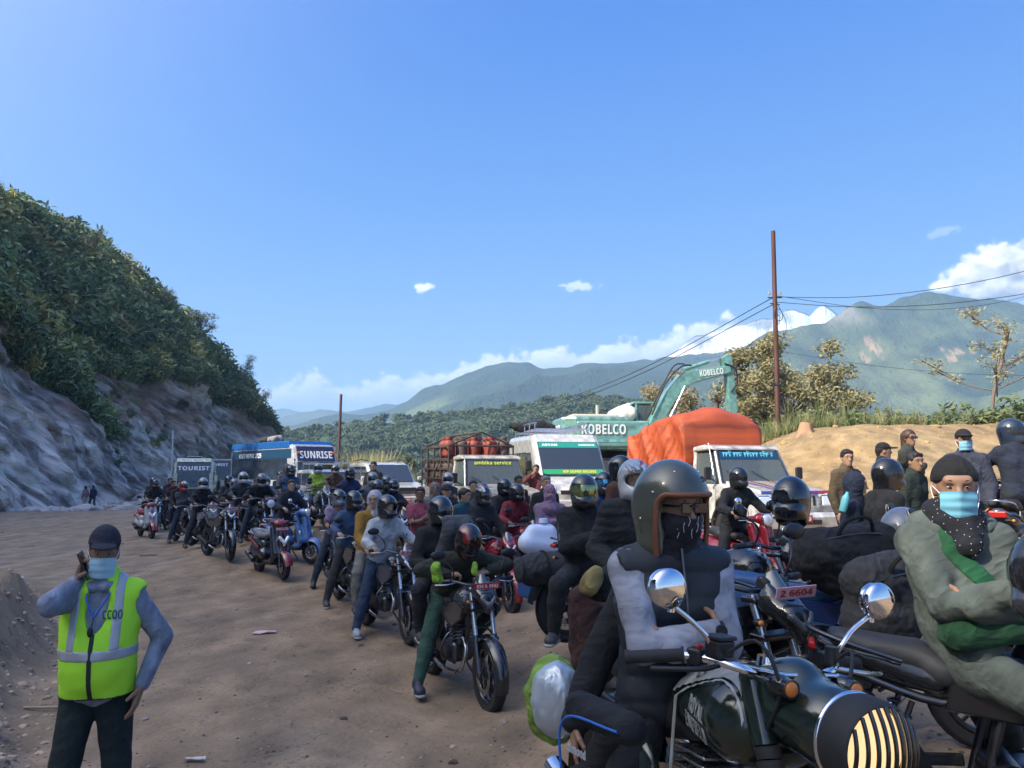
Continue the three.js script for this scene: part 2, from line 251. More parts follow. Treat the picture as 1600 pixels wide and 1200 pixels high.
// ---------- trees ----------
function treeShape(h, spread, leaves, leafSize, o = {}) {
  const wood = [], tips = [], lean = o.lean ?? [.1, .05], nb = o.branches ?? 7, top = [lean[0] * h, h * .8, lean[1] * h];
  wood.push(tb([[0, -.4, 0], [top[0] * .2, h * .3, top[2] * .5], [top[0] * .7, h * .55, top[2] * .7], top], h * (o.thick ?? .022), 12, 7)); 
  for (let i = 0; i < nb; i++) {
    const k = rr(o.low ?? .35, .95), a = i * 2.4 + rr(-.4, .4), s = spread * rr(.6, 1) * (1.15 - k * .5), b = [top[0] * k, h * .8 * k, top[2] * k], e = [b[0] + Math.cos(a) * s, b[1] + rr(.15, .5) * s + .1 * h, b[2] + Math.sin(a) * s];
    wood.push(tb([b, [lerp(b[0], e[0], .5), lerp(b[1], e[1], .35), lerp(b[2], e[2], .5)], e], h * .009 * (o.thick ? .6 : 1), 7, 5)); tips.push(e, [lerp(b[0], e[0], .65), lerp(b[1], e[1], .6), lerp(b[2], e[2], .65)]);
    for (let q = 0; q < 3; q++) { const f = [e[0] + rr(-.4, .4) * s, e[1] + rr(-.1, .45) * s, e[2] + rr(-.4, .4) * s]; wood.push(tb([[lerp(b[0], e[0], .6), lerp(b[1], e[1], .55), lerp(b[2], e[2], .6)], [lerp(e[0], f[0], .4), lerp(e[1], f[1], .6), lerp(e[2], f[2], .4)], f], h * .004, 5, 4)); tips.push(f); }
  }
  tips.push(top); const cr = o.clump ?? spread * .34;
  const crown = leafGeo(leaves, () => { const c = tips[Math.floor(rnd() * tips.length)], p = inBall(cr * rr(.5, 1.1), .75); return [c[0] + p[0], c[1] + p[1], c[2] + p[2]]; }, leafSize, o.long ?? 1.7);
  return { wood: merge(wood), crown };
}
const bark = mat([.16, .125, .10], .95, 0, { bumpMap: rep1('bark', T.rock, 1), bumpScale: .02 });
function tree(name, label, shape, leaf, pos, scale, yaw, group) { const t = thing(name, label, 'tree', pos, yaw, group); t.scale.setScalar(scale); part(t, 'trunk', shape.wood, bark); if (shape.crown) part(t, 'crown', shape.crown, leaf); return t; }
{
  const A = [treeShape(5.5, 2.3, 3600, .06), treeShape(6.5, 2.1, 3000, .06, { low: .5 }), treeShape(5, 2.6, 4000, .06, { low: .3 })];
  const onHill = (px, D, t) => { const p = hill(D, t); return [p[0], p[1] - .3, p[2]]; };
  const spots = [[62, .83, 0, 1, 'spreading tree near the top of the left skyline of the hill', [.10, .13, .05]], [96, .60, 1, 1.15, 'tall thin tree sticking up from the middle of the hill skyline', [.07, .10, .045]], [104, .53, 2, 1, 'rounded tree at the cliff end of the hill above the drop', [.055, .085, .04]], [100, .56, 0, .95, 'dark tree just left of the cliff end of the hill', [.055, .085, .04]], [52, .66, 2, .95, 'yellow green tree on the hillside catching sunlight', [.30, .28, .08]], [58, .60, 0, .8, 'pale leaved tree low on the hillside above the rock', [.26, .25, .10]], [48, .78, 1, .9, 'sunlit tree by the left picture edge on the hillside', [.27, .26, .08]], [70, .80, 2, .95, 'bushy tree on the upper hillside ridge line', [.07, .11, .045]], [82, .74, 1, 1.05, 'leaning tree on the hillside between the skyline trees', [.08, .115, .05]], [90, .66, 2, 1, 'broad dark tree halfway down the hill skyline', [.06, .09, .04]], [56, .54, 1, .6, 'cream flowering tree at the upper edge of the rock', [.36, .31, .17]]];
  for (const [D, t, v, s, label, c] of spots) tree('hillside_tree', label, A[v], leafM(c), onHill(0, D, t), s, rr(0, 6), 'trees on the left hillside');
  const R = treeShape(7.2, 3.6, 15000, .075, { low: .28, branches: 11, lean: [-.05, .02], clump: .75 }), olive = leafM([.27, .24, .11]);
  const p1 = at(1215, 700, 33); tree('valley_tree', 'brownish leaved tree behind the tall rusty pole', R, olive, [p1[0] + .4, p1[1] - 2.6, p1[2]], 1, .4);
  const p2 = at(1110, 690, 36); tree('valley_tree', 'sparse brownish tree behind the raised excavator boom', R, leafM([.28, .24, .13]), [p2[0], p2[1] - 3, p2[2]], .9, 2.6);
  const B = treeShape(5.2, 2.4, 1100, .055, { low: .35, branches: 8, lean: [.16, 0], clump: .4, thick: .012 });
  const p3 = at(1548, 655, 26); tree('bare_tree', 'nearly bare pale tree by the right picture edge', B, leafM([.30, .28, .14]), [p3[0], p3[1] - .6, p3[2]], .92, 0);
  // bushes and grass along the edge of the drop
  const bush = [lumpy(1900, .05, 12), lumpy(1700, .055, 14)];
  [[1245, 28, 1.7], [1290, 27.6, 1.3], [1340, 27, 1.25], [1395, 26.9, 1.35], [1445, 26.8, 1.2], [1490, 26.6, 1.55], [1535, 26.4, 1.35], [1580, 26, 1.6], [1620, 26, 1.8], [1185, 29, 1.7], [1130, 31, 2]].forEach(([px, D, s], i) => {
    const x = xAt(px, D), t = thing('bush', ['leafy bush left of the tree stump at the edge of the drop', 'low bush just right of the tree stump', 'round bush behind the orange soil, third from the rusty pole', 'wide green bush behind the person in sunglasses', 'green bush behind the orange soil mound', 'tall green bush left of the nearly bare tree', 'green bush at the foot of the nearly bare tree', 'thick bush at the right picture edge', 'outermost bush cut by the right picture edge', 'bush at the foot of the rusty pole', 'bush behind the orange tarpaulin'][i], 'bush', [x, groundBase(x, -D) - .15, -D], i, 'bushes along the drop');
    part(t, 'foliage', bush[i % 2], leafM(i % 3 ? [.13, .17, .06] : [.20, .20, .08])); t.scale.set(s, s * .85, s);
  });
  const tuft = (() => { const gs = []; for (let i = 0; i < 16; i++) { const a = rr(0, 6.3), h = rr(.7, 1.25), l = rr(.1, .5), w = .016; const P = [[-w, 0], [w, 0], [w * .8, .5], [-w * .8, .5], [0, 1]], g = new THREE.BufferGeometry(), q = []; for (const [u, v] of P) { const b = l * v * v; q.push(Math.cos(a) * b - Math.sin(a) * u + rr(-.004, .004), h * v * (1 - .2 * l * v), Math.sin(a) * b + Math.cos(a) * u); } g.setAttribute('position', new THREE.Float32BufferAttribute(q, 3)); g.setIndex([0, 1, 2, 0, 2, 3, 3, 2, 4]); g.computeVertexNormals(); gs.push(norm(g)); } return mergeGeometries(gs); })();
  const L = [], L2 = [];
  for (let i = 0; i < 2400; i++) { const px = rr(1190, 1640), D = rr(26, 31), x = xAt(px, D); L.push([x, groundBase(x, -D) - .1, -D, rr(.35, .75) * (rnd() < .04 ? 1.8 : 1), rr(0, 6.3), [[.22, .25, .09], [.34, .31, .14], [.14, .19, .06]][i % 3]]); }
  for (let i = 0; i < 900; i++) { const px = rr(535, 640), D = rr(41, 47), x = xAt(px, D); L2.push([x, groundBase(x, -D) + .1, -D, rr(1.2, 2.5) * (1 - .35 * S(590, 640, px)), rr(0, 6.3), [[.42, .37, .18], [.30, .30, .13]][i % 2]]); }
  scatter('edge_grass', tuft, leafM(white), L, 'tall green grass along the edge of the drop', 'grass');
  scatter('dry_grass', tuft, leafM(white), L2, 'tall dry sunlit grass behind the parked cars', 'grass');
  const dk = at(625, 715, 52); const db = thing('bush', 'dark bush beside the dry grass, left of the caged truck', 'bush', [dk[0], dk[1] - 2, dk[2]], 0, 'bushes along the drop'); part(db, 'foliage', bush[0], leafM([.06, .09, .04])); db.scale.setScalar(2.2);
}
// ---------- hills across the valley ----------
function ridge(name, D, line, base, run, rough, tone, nx = 260, nz = 80) {
  const pts = line.map(([px, py]) => { const p = at(px, py, D); return [p[0], p[1]]; });
  return setting(name, sheet(nx, nz, (u, v) => {
    const x = lerp(pts[0][0], pts[pts.length - 1][0], u), top = lin(pts, x); let k, y, z;
    if (v < .1) { k = 1 - v / .1; z = -D - k * run * .4; y = top - k * (top - base) * .5; }
    else { k = (v - .1) / .9; z = -D + k * run; const sp = 1 - Math.abs(fbm(x / rough * .55 + k * .5, k * 1.1, D, 4)) * 2; y = lerp(top, base, Math.pow(k, .85)) + (sp - .45) * rough * .38 * Math.sin(Math.PI * Math.min(1, k * 1.25 + .02)) + fbm(x / rough * 3, z / rough * 3, 4, 4) * rough * .07; }
    return [x, y + rough * .012 * fbm(x / rough * 14, 1, D, 3), z];
  }, tone, .01), new THREE.MeshStandardMaterial({ vertexColors: true, roughness: 1, side: THREE.DoubleSide, bumpMap: rep(T.rock, 2.2), bumpScale: rough * .035 }));
}
const forestTone = (f, lush = 0) => p => { const n = fbm(p[0] * f, p[1] * f * 1.6, p[2] * f, 5), m = fbm(p[0] * f * 6, p[1] * f * 6, p[2] * f * 6, 3), k = S(-.02, .35, n - lush), s = 1 + .5 * m; return [lerp(.025, .095, k) * s, lerp(.045, .115, k) * s, lerp(.02, .045, k) * s]; };
ridge('forest_ridge', 380, [[300, 705], [430, 678], [560, 664], [640, 652], [720, 650], [790, 640], [850, 628], [900, 622], [960, 624], [1050, 640], [1160, 650], [1300, 655], [1500, 650], [1800, 640]], -45, 230, 60, forestTone(.012, .25));
ridge('middle_hill', 1500, [[350, 680], [440, 664], [520, 648], [580, 640], [620, 632], [660, 612], [700, 600], [735, 585], [765, 575], [800, 570], [850, 573], [900, 566], [955, 563], [1000, 566], [1060, 560], [1110, 556], [1150, 548], [1250, 545], [1500, 560], [1700, 580]], -70, 900, 260, forestTone(.004));
const scars = [[1372, 540, 12, 22, -.5], [1358, 556, 8, 14, -.5], [1505, 548, 22, 9, .3], [1480, 545, 10, 6, 0], [1492, 560, 12, 6, .4]];
ridge('right_mountain', 1150, [[1000, 640], [1080, 585], [1130, 553], [1170, 535], [1200, 518], [1260, 506], [1290, 502], [1308, 492], [1330, 474], [1345, 470], [1365, 476], [1385, 474], [1400, 468], [1430, 461], [1470, 460], [1510, 462], [1560, 468], [1600, 476], [1680, 500], [1800, 530]], -80, 700, 210, p => {
  const c = forestTone(.006)(p), D = -p[2], px = 800 + p[0] / D * F, py = 735 - (p[1] - EYE) / D * F, cl = S(.05, .35, fbm(p[0] * .02, p[1] * .012, 3, 4)) * S(515, 490, py) * S(1290, 1310, px) * S(1450, 1400, px); let q = c.map((v, i) => lerp(v, [.20, .185, .16][i], cl * .8));
  for (const [a, b, w, h, k] of scars) { const dx = px - a, dy = py - b, u = (dx + k * dy) / w, v = (dy - k * dx * .4) / h; q = q.map((v0, i) => lerp(v0, [.34, .22, .13][i], .7 * S(.85, .45, Math.hypot(u, v) + 1.1 * fbm(px * .16, py * .2, 1, 3)))); } return q;
}, 280, 100);
ridge('far_hill', 2600, [[380, 668], [430, 652], [470, 641], [510, 637], [545, 640], [600, 632], [680, 640], [800, 650], [900, 660]], -90, 900, 250, forestTone(.003), 140, 40);
ridge('farthest_hill', 3600, [[350, 660], [430, 641], [450, 637], [480, 645], [520, 652], [600, 660]], -90, 900, 250, forestTone(.003), 100, 30);
ridge('snow_mountain', 2050, [[1040, 560], [1090, 525], [1130, 512], [1165, 505], [1190, 498], [1205, 500], [1228, 484], [1240, 482], [1256, 486], [1266, 492], [1280, 480], [1287, 477], [1300, 484], [1315, 494], [1340, 510], [1420, 540]], 60, 150, 160, p => { const n = S(.0, .3, fbm(p[0] * .012, p[1] * .022, p[2] * .008, 5)); return [lerp(.72, .26, n), lerp(.74, .28, n), lerp(.78, .32, n)]; }, 200, 60);
{
  const L = []; for (let i = 0; i < 5200; i++) { const u = rnd(), px = rr(400, 1500), D = 380 - 200 * Math.pow(u, 1.3); const x0 = xAt(px, D); L.push([x0, D]); }
  const line = [[300, 705], [430, 678], [560, 664], [640, 652], [720, 650], [790, 640], [850, 628], [900, 622], [960, 624], [1050, 640], [1160, 650], [1300, 655], [1500, 650], [1800, 640]].map(([px, py]) => { const p = at(px, py, 380); return [p[0], p[1]]; });
  const hy = (x, D) => { const k = (380 - D) / 230, top = lin(line, x), sp = 1 - Math.abs(fbm(x / 60 * .55 + k * .5, k * 1.1, 380, 4)) * 2; return lerp(top, -45, Math.pow(clamp(k, 0, 1), .85)) + (sp - .45) * 60 * .38 * Math.sin(Math.PI * Math.min(1, k * 1.25 + .02)); };
  scatter('valley_forest', lumpy(120, .16, 6), leafM(white), L.map(([x, D]) => [x, hy(x, D) - .5, -D, rr(1.8, 3.6), rr(0, 6), (k => [.075 * k, .11 * k, .045 * k])(rr(.6, 1.4))]), 'forest covering the ridge across the valley', 'forest');
}
// ---------- smooth bodies: tapered capsules and ellipsoids joined by a smooth minimum, meshed on a grid ----------
function sdf(prims, cell, k = .03, o = {}) {
  const lo = [1e9, 1e9, 1e9], hi = [-1e9, -1e9, -1e9], box = p => { const a = [], b = []; for (let i = 0; i < 3; i++) { if (p.c) { a[i] = p.c[i] - p.r[i]; b[i] = p.c[i] + p.r[i]; } else { a[i] = Math.min(p.a[i] - p.ra, p.b[i] - p.rb); b[i] = Math.max(p.a[i] + p.ra, p.b[i] + p.rb); } } return [a, b]; };
  for (const p of prims) if (!p.sub) { const [a, b] = box(p); for (let i = 0; i < 3; i++) { lo[i] = Math.min(lo[i], a[i]); hi[i] = Math.max(hi[i], b[i]); } }
  const pad = 2.5 * cell + (o.pad ?? .012); for (let i = 0; i < 3; i++) { lo[i] -= pad; hi[i] += pad; }
  const n = [0, 1, 2].map(i => Math.ceil((hi[i] - lo[i]) / cell) + 1), [nx, ny, nz] = n, f = new Float32Array(nx * ny * nz).fill(9);
  for (const p of prims) {
    const [a, b] = box(p), kk = p.k ?? k, m = kk + 2 * cell + .01, i0 = [], i1 = []; for (let i = 0; i < 3; i++) { i0[i] = Math.max(0, Math.floor((a[i] - m - lo[i]) / cell)); i1[i] = Math.min(n[i] - 1, Math.ceil((b[i] + m - lo[i]) / cell)); }
    let bx, by, bz, bb; if (!p.c) { bx = p.b[0] - p.a[0]; by = p.b[1] - p.a[1]; bz = p.b[2] - p.a[2]; bb = bx * bx + by * by + bz * bz || 1e-9; }
    for (let z = i0[2]; z <= i1[2]; z++) for (let y = i0[1]; y <= i1[1]; y++) for (let x = i0[0]; x <= i1[0]; x++) {
      const X = lo[0] + x * cell, Y = lo[1] + y * cell, Z = lo[2] + z * cell; let d;
      if (p.h) { const qx = Math.abs(X - p.c[0]) - p.h[0] + p.rd, qy = Math.abs(Y - p.c[1]) - p.h[1] + p.rd, qz = Math.abs(Z - p.c[2]) - p.h[2] + p.rd; d = Math.hypot(Math.max(qx, 0), Math.max(qy, 0), Math.max(qz, 0)) + Math.min(0, Math.max(qx, qy, qz)) - p.rd; }
      else if (p.c) { const u = (X - p.c[0]) / p.r[0], v = (Y - p.c[1]) / p.r[1], w = (Z - p.c[2]) / p.r[2], k0 = Math.sqrt(u * u + v * v + w * w) || 1e-6, k1 = Math.sqrt((u / p.r[0]) ** 2 + (v / p.r[1]) ** 2 + (w / p.r[2]) ** 2) || 1e-6; d = k0 * (k0 - 1) / k1; }
      else { const ax = X - p.a[0], ay = Y - p.a[1], az = Z - p.a[2], t = clamp((ax * bx + ay * by + az * bz) / bb, 0, 1); d = Math.sqrt((ax - bx * t) ** 2 + (ay - by * t) ** 2 + (az - bz * t) ** 2) - (p.ra + (p.rb - p.ra) * t); }
      const q = (z * ny + y) * nx + x, v = f[q];
      if (p.sub) f[q] = Math.max(v, -d); else if (v > 8) f[q] = d; else { const h = Math.max(kk - Math.abs(v - d), 0) / kk; f[q] = Math.min(v, d) - h * h * kk * .25; }
    }
  }
  if (o.fold || o.clip) for (let z = 0, q = 0; z < nz; z++) for (let y = 0; y < ny; y++) for (let x = 0; x < nx; x++, q++) {
    const X = lo[0] + x * cell, Y = lo[1] + y * cell, Z = lo[2] + z * cell;
    if (o.fold && Math.abs(f[q]) < 4 * cell + .03) f[q] += o.fold(X, Y, Z);
    if (o.clip) for (const c of o.clip) f[q] = Math.max(f[q], X * c[0] + Y * c[1] + Z * c[2] - c[3]);
  }
  const id = new Int32Array(f.length).fill(-1), P = [], I = [], sx = 1, sy = nx, sz = nx * ny, C = [0, sx, sy, sx + sy, sz, sx + sz, sy + sz, sx + sy + sz], ED = [[0, 1], [2, 3], [4, 5], [6, 7], [0, 2], [1, 3], [4, 6], [5, 7], [0, 4], [1, 5], [2, 6], [3, 7]];
  for (let z = 0; z < nz - 1; z++) for (let y = 0; y < ny - 1; y++) for (let x = 0; x < nx - 1; x++) {
    const q = x + y * sy + z * sz; let m = 0; for (let i = 0; i < 8; i++) if (f[q + C[i]] < 0) m |= 1 << i; if (m === 0 || m === 255) continue;
    let c = 0, X = 0, Y = 0, Z = 0;
    for (const [i, j] of ED) { const a = f[q + C[i]], b = f[q + C[j]]; if ((a < 0) === (b < 0)) continue; const t = clamp(a / (a - b), .02, .98); c++; X += (i & 1) + t * ((j & 1) - (i & 1)); Y += (i >> 1 & 1) + t * ((j >> 1 & 1) - (i >> 1 & 1)); Z += (i >> 2) + t * ((j >> 2) - (i >> 2)); }
    id[q] = P.length / 3; P.push(lo[0] + (x + X / c) * cell, lo[1] + (y + Y / c) * cell, lo[2] + (z + Z / c) * cell);
  }
  const quad = (a, b, c, d, flip) => { if (a < 0 || b < 0 || c < 0 || d < 0) return; flip ? I.push(a, c, b, a, d, c) : I.push(a, b, c, a, c, d); };
  for (let z = 1; z < nz - 1; z++) for (let y = 1; y < ny - 1; y++) for (let x = 1; x < nx - 1; x++) {
    const q = x + y * sy + z * sz, s = f[q] < 0;
    if (s !== (f[q + sx] < 0)) quad(id[q - sy - sz], id[q - sz], id[q], id[q - sy], !s);
    if (s !== (f[q + sy] < 0)) quad(id[q - sx - sz], id[q - sx], id[q], id[q - sz], !s);
    if (s !== (f[q + sz] < 0)) quad(id[q - sx - sy], id[q - sy], id[q], id[q - sx], !s);
  }
  const g = new THREE.BufferGeometry(), U = new Float32Array(P.length / 3 * 2); for (let i = 0; i < U.length / 2; i++) { U[i * 2] = P[i * 3] * .8 + P[i * 3 + 2]; U[i * 2 + 1] = P[i * 3 + 1] + P[i * 3 + 2] * .3; }
  g.setAttribute('position', new THREE.Float32BufferAttribute(P, 3)); g.setAttribute('uv', new THREE.BufferAttribute(U, 2)); g.setIndex(I); g.computeVertexNormals(); return g;
}
const boxp = (c, h, rd, o = {}) => ({ c, r: h, h, rd, ...o });
const cap = (a, b, ra, rb = ra, o = {}) => ({ a, b, ra, rb, ...o }), ell = (c, r, o = {}) => ({ c, r, ...o });
const add = (a, b, s = 1) => [a[0] + b[0] * s, a[1] + b[1] * s, a[2] + b[2] * s], sub3 = (a, b) => add(a, b, -1), dot = (a, b) => a[0] * b[0] + a[1] * b[1] + a[2] * b[2], len = a => Math.hypot(...a), unit = a => { const l = len(a) || 1; return [a[0] / l, a[1] / l, a[2] / l]; }, cross = (a, b) => [a[1] * b[2] - a[2] * b[1], a[2] * b[0] - a[0] * b[2], a[0] * b[1] - a[1] * b[0]], mix = (a, b, t) => add(a, sub3(b, a), t);
function ik(a, t, l1, l2, pole) { let d = sub3(t, a), L = len(d); const m = (l1 + l2) * .995; if (L > m) { d = d.map(v => v * m / L); L = m; t = add(a, d); } const u = unit(d), x = (l1 * l1 - l2 * l2 + L * L) / (2 * L), h = Math.sqrt(Math.max(0, l1 * l1 - x * x)), p = unit(sub3(pole, u.map(v => v * dot(pole, u)))); return [add(add(a, u, x), p, h), t]; }

// ---------- heads and headgear (x forward, y up, centred between the ears) ----------
const headGeo = c => memo('head' + c, () => sdf([ell([-.012, .03, 0], [.094, .09, .075]), ell([.02, -.03, 0], [.066, .088, .06]), ell([.055, -.095, 0], [.028, .024, .03]), cap([.083, .012, 0], [.102, -.03, 0], .008, .014, { k: .012 }), cap([.076, .034, -.036], [.076, .034, .036], .014), ell([-.005, -.008, .074], [.022, .032, .011], { k: .008 }), ell([-.005, -.008, -.074], [.022, .032, .011], { k: .008 }), cap([.08, -.068, -.017], [.08, -.068, .017], .009, .009, { k: .01 }), cap([-.018, -.07, 0], [-.04, -.17, 0], .056, .06), ell([.094, .008, .031], [.018, .013, .017], { sub: 1 }), ell([.094, .008, -.031], [.018, .013, .017], { sub: 1 })], c, .03));
const gear = {
  hair: c => memo('hair' + c, () => sdf([ell([-.018, .04, 0], [.102, .094, .086]), cap([.06, .085, -.04], [.06, .085, .04], .022), cap([-.075, .0, 0], [-.07, -.05, 0], .05, .04), ell([.09, -.05, 0], [.10, .115, .09], { sub: 1 })], c, .025, { fold: (x, y, z) => .004 * n3(x * 60, y * 60, z * 60) })),
  longhair: c => memo('lhair' + c, () => sdf([ell([-.018, .04, 0], [.106, .098, .092]), cap([-.05, .02, -.04], [-.06, -.20, -.05], .06, .045), cap([-.05, .02, .04], [-.06, -.20, .05], .06, .045), ell([.10, -.06, 0], [.11, .125, .085], { sub: 1 })], c, .03, { fold: (x, y, z) => .005 * n3(x * 60, y * 20, z * 60) })),
  beanie: c => memo('bean' + c, () => sdf([ell([-.014, .036, 0], [.100, .102, .0795]), cap([.0, .035, -.01], [.0, .035, .01], .078, .078)], c, .02, { clip: [[.1, -1, 0, -.024]] })),
  hood: c => memo('hood' + c, () => sdf([ell([-.02, .02, 0], [.118, .125, .10]), cap([-.03, -.05, 0], [-.04, -.17, 0], .09, .115), ell([.115, -.02, 0], [.08, .085, .062], { sub: 1 })], c, .04, { fold: (x, y, z) => .006 * n3(x * 14, y * 10, z * 14) })),
  scarf: c => memo('scarf' + c, () => sdf([ell([-.015, .03, 0], [.112, .11, .092]), ell([.03, -.05, 0], [.085, .085, .078]), cap([-.01, -.09, 0], [.01, -.22, 0], .085, .13), ell([.105, .012, 0], [.05, .022, .06], { sub: 1 })], c, .04, { fold: (x, y, z) => .007 * n3(x * 20, y * 26, z * 20) })),
  cap: c => memo('capg' + c, () => sdf([ell([-.012, .045, 0], [.106, .092, .088]), ell([.118, .05, 0], [.085, .013, .07], { k: .02 })], c, .02, { clip: [[0, -1, 0, -.036]] })),
  full: c => memo('full' + c, () => sdf([ell([-.008, .022, 0], [.147, .145, .126]), ell([.045, -.075, 0], [.118, .075, .103]), cap([-.02, -.05, 0], [-.02, -.1, 0], .115, .11), ell([.18, .012, 0], [.125, .052, .145], { sub: 1 }), ell([.0, -.01, 0], [.118, .125, .10], { sub: 1 }), cap([-.0, -.1, 0], [.0, -.26, 0], .092, .1, { sub: 1 })], c, .03)),
};
gear.capHair = c => memo('chair' + c, () => sdf([ell([-.018, .04, 0], [.100, .09, .083]), cap([-.075, .0, 0], [-.07, -.05, 0], .048, .04), ell([.09, -.05, 0], [.10, .125, .09], { sub: 1 })], c, .025, { clip: [[0, 1, 0, .045]] }));
const visorGeo = (up = 0) => memo('vis' + up, () => { const g = sheet(16, 7, (u, v) => { const a = lerp(-1.35, 1.35, u), e = lerp(-.40, .36, v) * (1 - .18 * Math.abs(a) / 1.35) + up; return [-.008 + Math.cos(a) * Math.cos(e) * .150, .016 + Math.sin(e) * .150, Math.sin(a) * Math.cos(e) * .130]; }); return g; });
const visors = { dark: mat([.012, .013, .016], .06, 0, { clearcoat: 1, clearcoatRoughness: .03 }), green: mat([.30, .34, .16], .12, .85), clear: mat([.6, .66, .7], .04, 0, { transmission: 1, thickness: 0 }), blue: mat([.12, .34, .50], .1, .8), smoke: mat([.10, .11, .12], .04, 0, { transmission: .8, thickness: 0 }) };
const SKIN = [[.33, .195, .125], [.25, .14, .088], [.40, .25, .17], [.18, .10, .065]];
function handPrims(w, d, n, side, curl, fat = 0) {   // wrist, direction, way the palm faces, +1 when the thumb leaves along cross(n, d)
  const s = cross(n, d), P = [], r = .0088 + fat; for (const o of [-.026, -.009, .009, .026]) P.push(cap(add(w, s, o * .55), add(add(w, d, .088), s, o), .017 + fat * .5, .0125 + fat * .5, { k: .018 }));
  [[.028, .070], [.010, .078], [-.009, .072], [-.027, .056]].forEach(([o, L]) => { let p = add(add(w, d, .088), s, o * side), a = 0; for (let i = 0; i < 3; i++) { a += curl * [.55, .95, .6][i]; const v = add(d.map(q => q * Math.cos(a)), n, Math.sin(a)), e = add(p, v, L * [.46, .31, .23][i]); P.push(cap(p, e, r * [1.05, .95, .88][i], r * [.95, .88, .78][i], { k: .004 })); p = e; } });
  let p = add(add(w, d, .022), s, .026 * side), v = unit(add(add(d.map(q => q * .75), s, .65 * side), n, .3 + curl * .3)); for (let i = 0; i < 2; i++) { const e = add(p, v, [.046, .034][i]); P.push(cap(p, e, [.0125, .0105][i] + fat, [.0105, .0088][i] + fat, { k: .006 })); p = e; v = unit(add(add(v, s, -.35 * side), n, curl * .4)); }
  return P;
}
// pose: pelvis, lean, side, twist, hand targets, feet, poles; all in the person's own axes, 1.70 m tall
function skeleton(p) {
  const P = p.pelvis ?? [0, .92, 0], L = p.lean ?? .04, sd = p.side ?? 0, up = unit([Math.sin(L), Math.cos(L), sd]), tw = p.twist ?? 0, right = unit([-Math.sin(tw), -sd * .6, Math.cos(tw)]), fwd = unit(cross(up, right)).map(v => v), N = add(P, up, .50), J = { belly: p.belly, P, N, up, right, fwd, C: add(P, up, .33), W: add(P, up, .14) };
  J.hd = { yaw: p.headYaw ?? 0, pitch: p.headPitch ?? 0, roll: p.headRoll ?? 0 }; J.H = add(add(N, unit([Math.sin(L * .45), 1, sd * .5]), .165), fwd, .03);
  for (const [k, s] of [['R', 1], ['L', -1]]) {
    J['sh' + k] = add(add(N, up, -.055), right, .158 * s); J['hip' + k] = add(add(P, up, -.02), [0, 0, s], .088);
    const h = p['hand' + k] ?? add(J['sh' + k], [.06, -.51, .07 * s]); [J['el' + k], J['wr' + k]] = ik(J['sh' + k], h, .285, .25, p['pole' + k] ?? [-.6, -.6, .5 * s]);
    const f = p['foot' + k] ?? [0, .085, .10 * s]; [J['kn' + k], J['an' + k]] = ik(J['hip' + k], f, .425, .42, p['knee' + k] ?? [1, .1, .25 * s]); J['toe' + k] = p['toe' + k] ?? [.98, -.05, .18 * s];
  }
  return J;
}
const legPrims = (J, k, g) => [cap(J['hip' + k], J['kn' + k], .084 + g, .056 + g), cap(J['kn' + k], mix(J['kn' + k], J['an' + k], .35), .055 + g, .056 + g), cap(mix(J['kn' + k], J['an' + k], .35), J['an' + k], .055 + g, .036 + g)];
const torsoPrims = (J, g) => { const P = []; for (const s of [-1, 1]) { P.push(cap(add(J.P, [0, 0, s], .07), add(J.W, J.right, .055 * s), .098 + g, .088 + g), cap(add(J.W, J.right, .055 * s), add(J.C, J.right, .075 * s), .088 + g, .093 + g), cap(add(J.C, J.right, .075 * s), add(add(J.N, J.up, -.06), J.right, .075 * s), .093 + g, .055 + g)); } P.push(cap(add(J.N, J.up, -.05), add(J.N, J.up, .03), .07 + g, .055 + g)); if (J.belly) P.push(ell(add(add(J.W, J.fwd, .045), J.up, .02), [J.belly + g, .17 + g, .155 + g], { k: .07 })); return P; };
const armPrims = (J, k, g, cut = 1) => { const s = k === 'R' ? 1 : -1, P = [cap(add(add(J.N, J.up, -.06), J.right, .08 * s), J['sh' + k], .056 + g, .054 + g)]; if (cut < .5) { P.push(cap(J['sh' + k], mix(J['sh' + k], J['el' + k], cut * 2), .058 + g, .056 + g)); return P; } P.push(cap(J['sh' + k], J['el' + k], .054 + g, .042 + g, { k: .03 }), cap(J['el' + k], mix(J['el' + k], J['wr' + k], (cut - .5) * 2), .044 + g, .031 + g, { k: .006 })); return P; };
const headMatrix = J => new THREE.Matrix4().compose(V3(...J.H), new THREE.Quaternion().setFromEuler(new THREE.Euler(J.hd.roll, -J.hd.yaw, J.hd.pitch, 'YZX')), V3(.97, .97, .97));
const poseCache = {};
